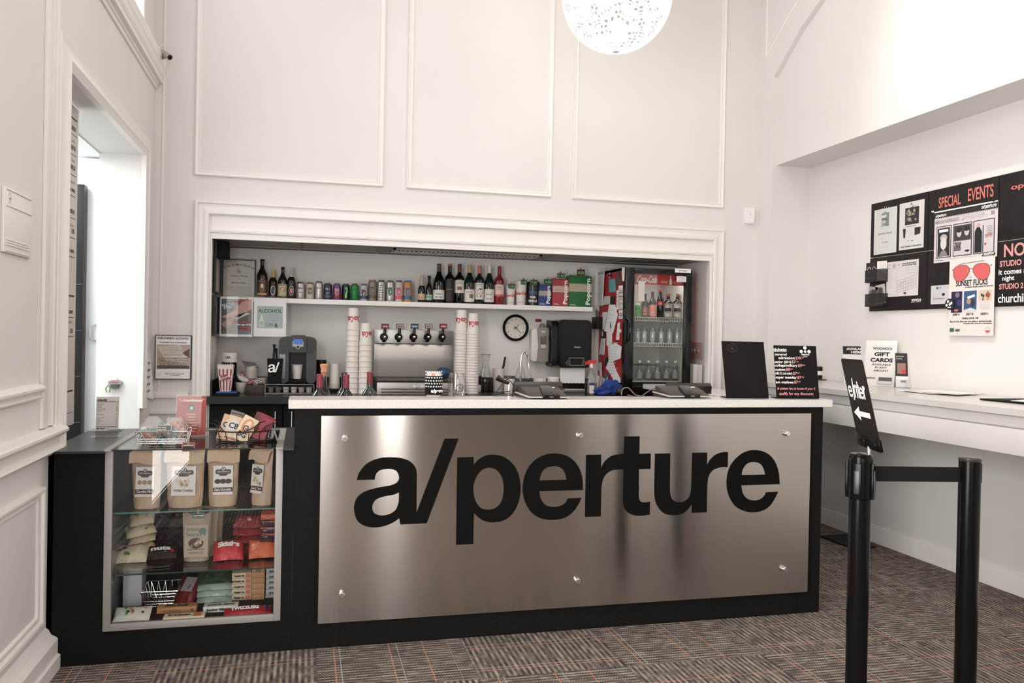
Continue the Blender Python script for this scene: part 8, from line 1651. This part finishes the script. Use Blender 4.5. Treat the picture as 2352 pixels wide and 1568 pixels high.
def e_map(mb,f,w,h):
    for k,cx_ in enumerate((.10,.25)): mb.disc(f,w*cx_,h*.87,.016,GREY,.0008,20,r0=.003)
    mb.disc(f,w*.25,h*.87,.007,GREY,.0008,12)
    mb.text(f,'to know what else is showing',w*.72,h*.90,.010,INK,'c',.03,w=w*.44); mb.text(f,'come here visit us/a Today',w*.72,h*.85,.010,INK,'c',.03,w=w*.44)
    for c_ in range(3):
        for k in range(9-2*c_): mb.rect(f,w*(.07+.19*c_),h*(.78-.065*k+.02*c_),w*(.20+.19*c_),h*(.78-.065*k+.02*c_)+.0018,LGREY)
    x0,x1=.62,.96
    for k in range(6): u=x0+(x1-x0)*k/5; mb.poly(f,[(w*u,h*.80),(w*u+.001,h*.80),(w*u+.001,h*.56),(w*u,h*.56)],GREY)
    for k in range(3): mb.rect(f,w*.62,h*(.80-.08*k),w*.96,h*(.80-.08*k)+.0012,GREY)
    for k in range(5): z=.50-.085*k; mb.poly(f,[(w*.30,h*(z-.08)),(w*.96,h*(z+.07)),(w*.96,h*(z+.07)+.0014),(w*.30,h*(z-.08)+.0014)],GREY)
    for k in range(12): u=.34+.052*k; mb.poly(f,[(w*u,h*(.43+.012*k)),(w*u+.0012,h*(.43+.012*k)),(w*(u+.02)+.0012,h*(.10+.012*k)),(w*(u+.02),h*(.10+.012*k))],GREY)
    for k in range(9): mb.disc(f,w*(.44+.055*k),h*(.33+.03*(k%4)),.0022,INK,.001,6)
sheet('map_poster','white street map poster on the lower left notice board','n',(412,880),(800,1285),C(208,204,202,.5),'map',extra=e_map)
# wall pockets with leaflets at the left edge of the boards
for k,(y0,y1,lab) in enumerate(((865,1130,'upper black wire wall pocket with black and white cards'),(1170,1425,'lower black wire wall pocket with folded leaflets'))):
    XP=XW-.055; a=onX(*px('n',142,y1),XP); b=onX(*px('n',375,y0),XP); y_hi,y_lo=a.y,b.y; z0=a.z; z1=b.z; hz=z0+(z1-z0)*.62
    t=T('wall_pocket',lab,'wall pocket',(XW-.03,(y_hi+y_lo)/2,z0)); mesh_m=mat('wire_mesh_%d'%k,(.03,.027,.026),.5,alpha=.55)
    mb=MB(); mb.box((XP,y_lo,z0),(XP+.001,y_hi,hz),mesh_m); mb.box((XP,y_hi-.001,z0),(XW-.017,y_hi,hz),mesh_m); mb.box((XP,y_lo,z0),(XW-.017,y_lo+.001,hz),mesh_m); mb.build('mesh',t)
    mb=MB(); mb.tube([(XW-.018,y_hi,hz),(XP,y_hi,hz),(XP,y_lo,hz),(XW-.018,y_lo,hz)],.0018,BLACK,6); mb.tube([(XW-.018,y_hi,z0),(XP,y_hi,z0),(XP,y_lo,z0),(XW-.018,y_lo,z0)],.002,BLACK,6); mb.build('rim',t)
    W_p=y_hi-y_lo
    if k==0:
        mb=MB(); f=F((XP+.004,y_hi-.006,z0+.006),(0,-1,0),(0,0,1)); mb.fbox(f,0,0,W_p*.56,(z1-z0)*.97,-.02,0,C(30,26,25,.4)); mb.disc(f,W_p*.18,(z1-z0)*.60,.020,LGREY,.001,20,r0=.006); mb.disc(f,W_p*.44,(z1-z0)*.62,.018,LGREY,.001,20,r0=.004); mb.text(f,'downtown',W_p*.28,.016,.010,LGREY,'c',.03,w=W_p*.48); o=mb.build('card_stack'); tag(o,'stack of black cards with grey rings in the upper wall pocket','cards')
        for i in range(5): mb=MB(); f=F((XP+.004+.006*i,y_hi-.006-W_p*.60-.010*i,z0+.006),(0,-1,0),(0,0,1)); mb.fbox(f,0,0,W_p*.14,(z1-z0)*1.0,-.001,0,PAPER); o=mb.build('white_card'); tag(o,'white card edge in the row in the upper wall pocket','card','white cards in the upper pocket')
    else:
        for i,(dx,ww,an,cc) in enumerate(((.0,.5,.12,(150,146,146)),(.5,.45,-.12,(176,172,170)))):
            mb=MB(Matrix.Translation((XP+.012,y_hi-.01-W_p*dx,z0+.01))@Matrix.Rotation(an,4,'X')); mb.box((0,-W_p*ww,0),(.010,0,(z1-z0)*.98),C(*cc,.5)); mb.box((-.0006,-W_p*ww+.008,.01),(0,-.008,(z1-z0)*.75),C(96,92,92,.5)); mb.box((-.001,-W_p*ww+.02,.05),(-.0005,-.03,.11),C(60,56,56,.5)); o=mb.build('folded_leaflet'); tag(o,('grey folded leaflet, left in the lower wall pocket','pale folded leaflet, right in the lower wall pocket')[i],'leaflet')
# film series poster
def e_film(mb,f,w,h):
    mb.rect(f,0,h*.855,w,h*.975,INK); wordmark(mb,f,w*.02,h*.885,w*.18,CHW,.0016,1.1); wordmark(mb,f,w*.76,h*.895,w*.22,CHW,.0016,1.1)
    for k in range(34): mb.disc(f,w*(k+.5)/34,h*.855,w*.0105,C(200,190,192,.5),.0012,6)
    mb.text(f,'AMERICAN INDEPENDENTS -',w*.01,h*.755,.022,GREY,bold=.03,w=w*.42); mb.text(f,'SATURDAYS AT 9:30AM',w*.46,h*.79,.016,LGREY,bold=.03,w=w*.34); mb.text(f,'MAY 12, JUNE 17 & JULY 22',w*.46,h*.745,.016,LGREY,bold=.03,w=w*.40); mb.rect(f,w*.90,h*.76,w*.955,h*.83,GREY)
    for x0,x1 in ((.04,.29),(.32,.62),(.64,.96)): mb.rect(f,w*x0,h*.085,w*x1,h*.70,INK); mb.rect(f,w*(x0+.012),h*.10,w*(x1-.012),h*.685,C(200,190,194,.5),.001)
    # plain portrait stand-ins
    mb.rect(f,w*.065,h*.115,w*.265,h*.66,INK,.0014); mb.rect(f,w*.09,h*.58,w*.24,h*.63,CHW,.002)
    mb.disc(f,w*.165,h*.36,w*.052,C(206,200,200,.5),.002,20,ry=h*.12); mb.disc(f,w*.165,h*.47,w*.06,C(176,170,170,.5),.0019,16,ry=h*.07); mb.poly(f,[(w*.09,h*.12),(w*.12,h*.20),(w*.165,h*.25),(w*.21,h*.20),(w*.24,h*.12)],C(130,124,126,.5),.0019)
    mb.rect(f,w*.335,h*.37,w*.605,h*.66,C(60,56,58,.5),.0014)
    for cx_,cz_ in ((.42,.52),(.54,.53)): mb.disc(f,w*cx_,h*cz_,w*.038,C(196,186,186,.5),.002,18,ry=h*.08); mb.disc(f,w*cx_,h*(cz_+.05),w*.045,INK,.0022,14,ry=h*.045)
    for k,s in enumerate(('THREE FILM','SUMMER','SERIES')): mb.text(f,s,w*.34,h*(.30-.055*k),.017,INK,bold=.05,d=.0014,w=w*.11)
    mb.disc(f,w*.55,h*.17,w*.04,INK,.0014,14,ry=h*.02)
    mb.poly(f,[(w*.665,h*.11),(w*.665,h*.50),(w*.70,h*.58),(w*.735,h*.58),(w*.775,h*.48),(w*.775,h*.11)],C(26,24,28,.5),.0018); mb.disc(f,w*.715,h*.605,w*.022,C(190,160,146,.5),.002,14,ry=h*.04); mb.rect(f,w*.785,h*.11,w*.80,h*.60,C(60,80,96,.5),.0018)
    for k in range(6): mb.rect(f,w*.85,h*(.56-.03*k),w*(.93-.01*(k%2)),h*(.56-.03*k)+.004,GREY,.0018)
    mb.text(f,'TURNING POINT',w*.815,h*.37,.018,C(196,130,134,.5),bold=.04,d=.0018,w=w*.12); mb.disc(f,w*.83,h*.25,w*.016,C(190,70,70,.5),.0018,10); mb.rect(f,w*.03,h*.04,w*.16,h*.046,INK); mb.rect(f,w*.2,h*.05,w*.9,h*.054,LGREY)
t,f2,w,h=sheet('film_series_poster','wide white film series poster with three dark pictures under SPECIAL EVENTS','m',(124,620),(1140,1345),C(206,198,202,.5),d=.019,extra=e_film)
mb=MB(); mb.text; mb.fbox(f2,0,h*.975,w,h,.001,.003,C(226,222,222,.4)); mb.build('top_strip',t)
# offer card, sunglasses poster, badges
def e_card(mb,f,w,h):
    for k in range(9): mb.rect(f,w*.1,h*(.86-.09*k),w*(.9-.2*(k%3)),h*(.86-.09*k)+.0018,LGREY)
    mb.rect(f,w*.30,h*.80,w*.42,h*.92,C(60,110,140,.5),.001); mb.rect(f,w*.48,h*.82,w*.56,h*.92,GREY,.001); mb.disc(f,w*.70,h*.50,.013,INK,.001,12,ry=.009); mb.text(f,'all of summer',w*.45,h*.26,.010,GREY,'c',.03,w=w*.6)
sheet('offer_card','small white printed card pinned left of the sunglasses poster','l',(58,615),(350,905),C(198,196,200,.5),'card',extra=e_card)
def lens(cx,cz,rx,rz,s):
    P=[]
    for i in range(30):
        a=2*PI*i/30; x=math.cos(a); z=math.sin(a); z_=math.copysign(abs(z)**(.75 if z>0 else 1.0),z); x_=math.copysign(abs(x)**.85,x); P.append((cx+rx*x_*(1-.22*max(-z,0))+s*rx*.22*max(-z,0), cz+rz*z_*(1.08 if z<0 else .78)))
    return P
def e_sun(mb,f,w,h):
    CO1=C(206,96,96,.5)
    for s,cx_ in ((-1,.28),(1,.72)):
        P=lens(w*cx_,h*.825,w*.185,h*.115,s); mb.poly(f,P,CO1,.001); Q=[f.p(x,y,.0014) for x,y in P]; mb.tube([tuple(q) for q in Q],.0011,INK,4,True)
    mb.tube([tuple(f.p(w*u,h*v,.002)) for u,v in ((.22,.925),(.4,.935),(.6,.94),(.78,.945))],.0012,INK,4); mb.tube([tuple(f.p(w*u,h*v,.002)) for u,v in ((.46,.86),(.54,.86))],.0012,INK,4)
    mb.disc(f,w*.085,h*.86,.004,INK,.002,8); mb.disc(f,w*.93,h*.88,.004,INK,.002,8); mb.rect(f,w*.45,h*.80,w*.465,h*.83,GREY,.002); mb.rect(f,w*.54,h*.80,w*.555,h*.83,GREY,.002)
    for k,s in enumerate(('a/pt','presents','in')): mb.text(f,s,w*.48,h*(.765-.024*k),.007,GREY,'c',.01)
    mb.text(f,'SUNSET FLICKS',w*.51,h*.645,.034,INK,'c',.03,w=w*.70); mb.text(f,'at milton rhodes center for the arts',w*.97,h*.615,.010,INK,'r',.03,w=w*.60)
    for x0,x1,cc in ((.06,.31,(34,32,58)),(.35,.63,(56,84,124)),(.67,.95,(206,192,176))): mb.rect(f,w*x0,h*(.30 if x0<.6 else .44),w*x1,h*.575,C(*cc,.5))
    mb.disc(f,w*.25,h*.43,w*.06,C(60,56,110,.5),.001,14); mb.disc(f,w*.2,h*.53,w*.05,C(120,110,130,.5),.001,12); mb.disc(f,w*.18,h*.33,w*.05,C(200,110,80,.5),.001,12,ry=h*.015)
    mb.poly(f,[(w*.42,h*.50),(w*.58,h*.53),(w*.60,h*.50),(w*.44,h*.47)],CHW,.001); mb.disc(f,w*.46,h*.44,w*.05,C(170,140,116,.5),.001,12); mb.disc(f,w*.55,h*.42,w*.045,C(60,50,56,.5),.0012,12,ry=h*.05); mb.poly(f,[(w*.35,h*.30),(w*.63,h*.30),(w*.63,h*.33),(w*.5,h*.36),(w*.35,h*.33)],C(206,206,208,.5),.001)
    rnd=random.Random(6)
    for k in range(10): mb.disc(f,w*(.70+.22*rnd.random()),h*(.46+.10*rnd.random()),w*.022,C(*rnd.choice(((176,70,60),(196,150,80),(60,64,50),(150,110,90))),.5),.001+k*.0001,8,ry=h*.02)
    for k in range(4): mb.rect(f,w*.70,h*(.41-.026*k),w*.92,h*(.41-.026*k)+.004,LGREY)
    for x,s in ((.18,'JUNE 14'),(.49,'JULY 19'),(.80,'AUGUST 16')): mb.text(f,s,w*x,h*.265,.012,INK,'c',.05,w=w*.16)
    mb.text(f,'DINNER & A MOVIE - 7:30P',w*.5,h*.215,.010,INK,'c',.04,w=w*.36); mb.text(f,'films are free. bring your own picnic or visit food trucks!',w*.5,h*.175,.010,INK,'c',.04,w=w*.92); mb.text(f,'for questions visit us at the door or ask downtown',w*.66,h*.15,.008,INK,'c',.04,w=w*.62)
    mb.rect(f,w*.04,h*.05,w*.14,h*.10,C(56,96,84,.5)); mb.text(f,'a/pt',w*.17,h*.06,.016,INK,bold=.05); mb.disc(f,w*.88,h*.07,w*.055,C(180,66,60,.5),.001,20,r0=.0015); mb.poly(f,[(w*.83,h*.068),(w*.93,h*.068),(w*.90,h*.045),(w*.86,h*.045)],C(180,66,60,.5),.001); mb.rect(f,w*.58,h*.065,w*.78,h*.068,LGREY)
t,f2,w,h=sheet('sunset_poster','tall white SUNSET FLICKS poster with coral sunglasses hanging over the board edge','l',(372,190),(1085,1435),C(222,214,210,.5),d=.021,extra=e_sun)
a=wy('l',380,915); f=F((XW-.026,-a[0],a[1]),(0,-1,0),(0,0,1)); t=T('round_badge','round black magnet with five white dots beside the sunglasses poster','badge',(XW-.03,-a[0],a[1]-.03)); mb=MB(); mb.lathe(f.o,[(.034,0),(.034,.004),(.032,.005)],INK,26,(-1,0,0)); 
for dx,dy in ((-.008,.016),(-.019,-.006),(.006,-.002),(.018,.006)): mb.disc(f,dx,dy,.0085,CHW,.0055,12)
mb.rect(f,-.012,-.022,.016,-.017,CHW,.0055); mb.build('disc',t)
a=wy('m',905,1345); c=wy('m',1120,1275); f=F((XW-.024,-a[0],a[1]),(0,-1,0),(0,0,1)); w=c[0]-a[0]; h=c[1]-a[1]; t=T('logo_magnet','small slanted black magnet with a white word above the sunglasses poster','magnet',(XW-.024,-a[0],a[1])); mb=MB(); mb.prism(f,[(0,0),(w*.95,0),(w,h),(w*.08,h)],0,.002,INK); wordmark(mb,f,w*.15,h*.35,w*.78,CHW,.003,1.2); mb.rect(f,w*.1,h*.08,w*.85,h*.14,CHW,.003); mb.build('plate',t)
for k,(zid,x,y,lab) in enumerate((('n',400,250,'silver pin at the top of the left certificate'),('n',742,175,'silver pin at the top of the programme sheet'),('n',570,900,'silver pin at the top of the street map'),('n',645,1258,'dark pin at the bottom of the street map'),('m',100,615,'white pin at the left end of the film poster strip'),('m',1100,435,'dark pin at the right end of the film poster strip'))):
    a=wy(zid,x,y); mb=MB(); mb.lathe((XW-.020,-a[0],a[1]),[(.006,0),(.004,.004),(.0055,.010),(.003,.012)],(CHROME,CHROME,CHROME,BLACK,WHITE,BLACK)[k],12,(-1,0,0)); o=mb.build('push_pin'); tag(o,lab,'pin')
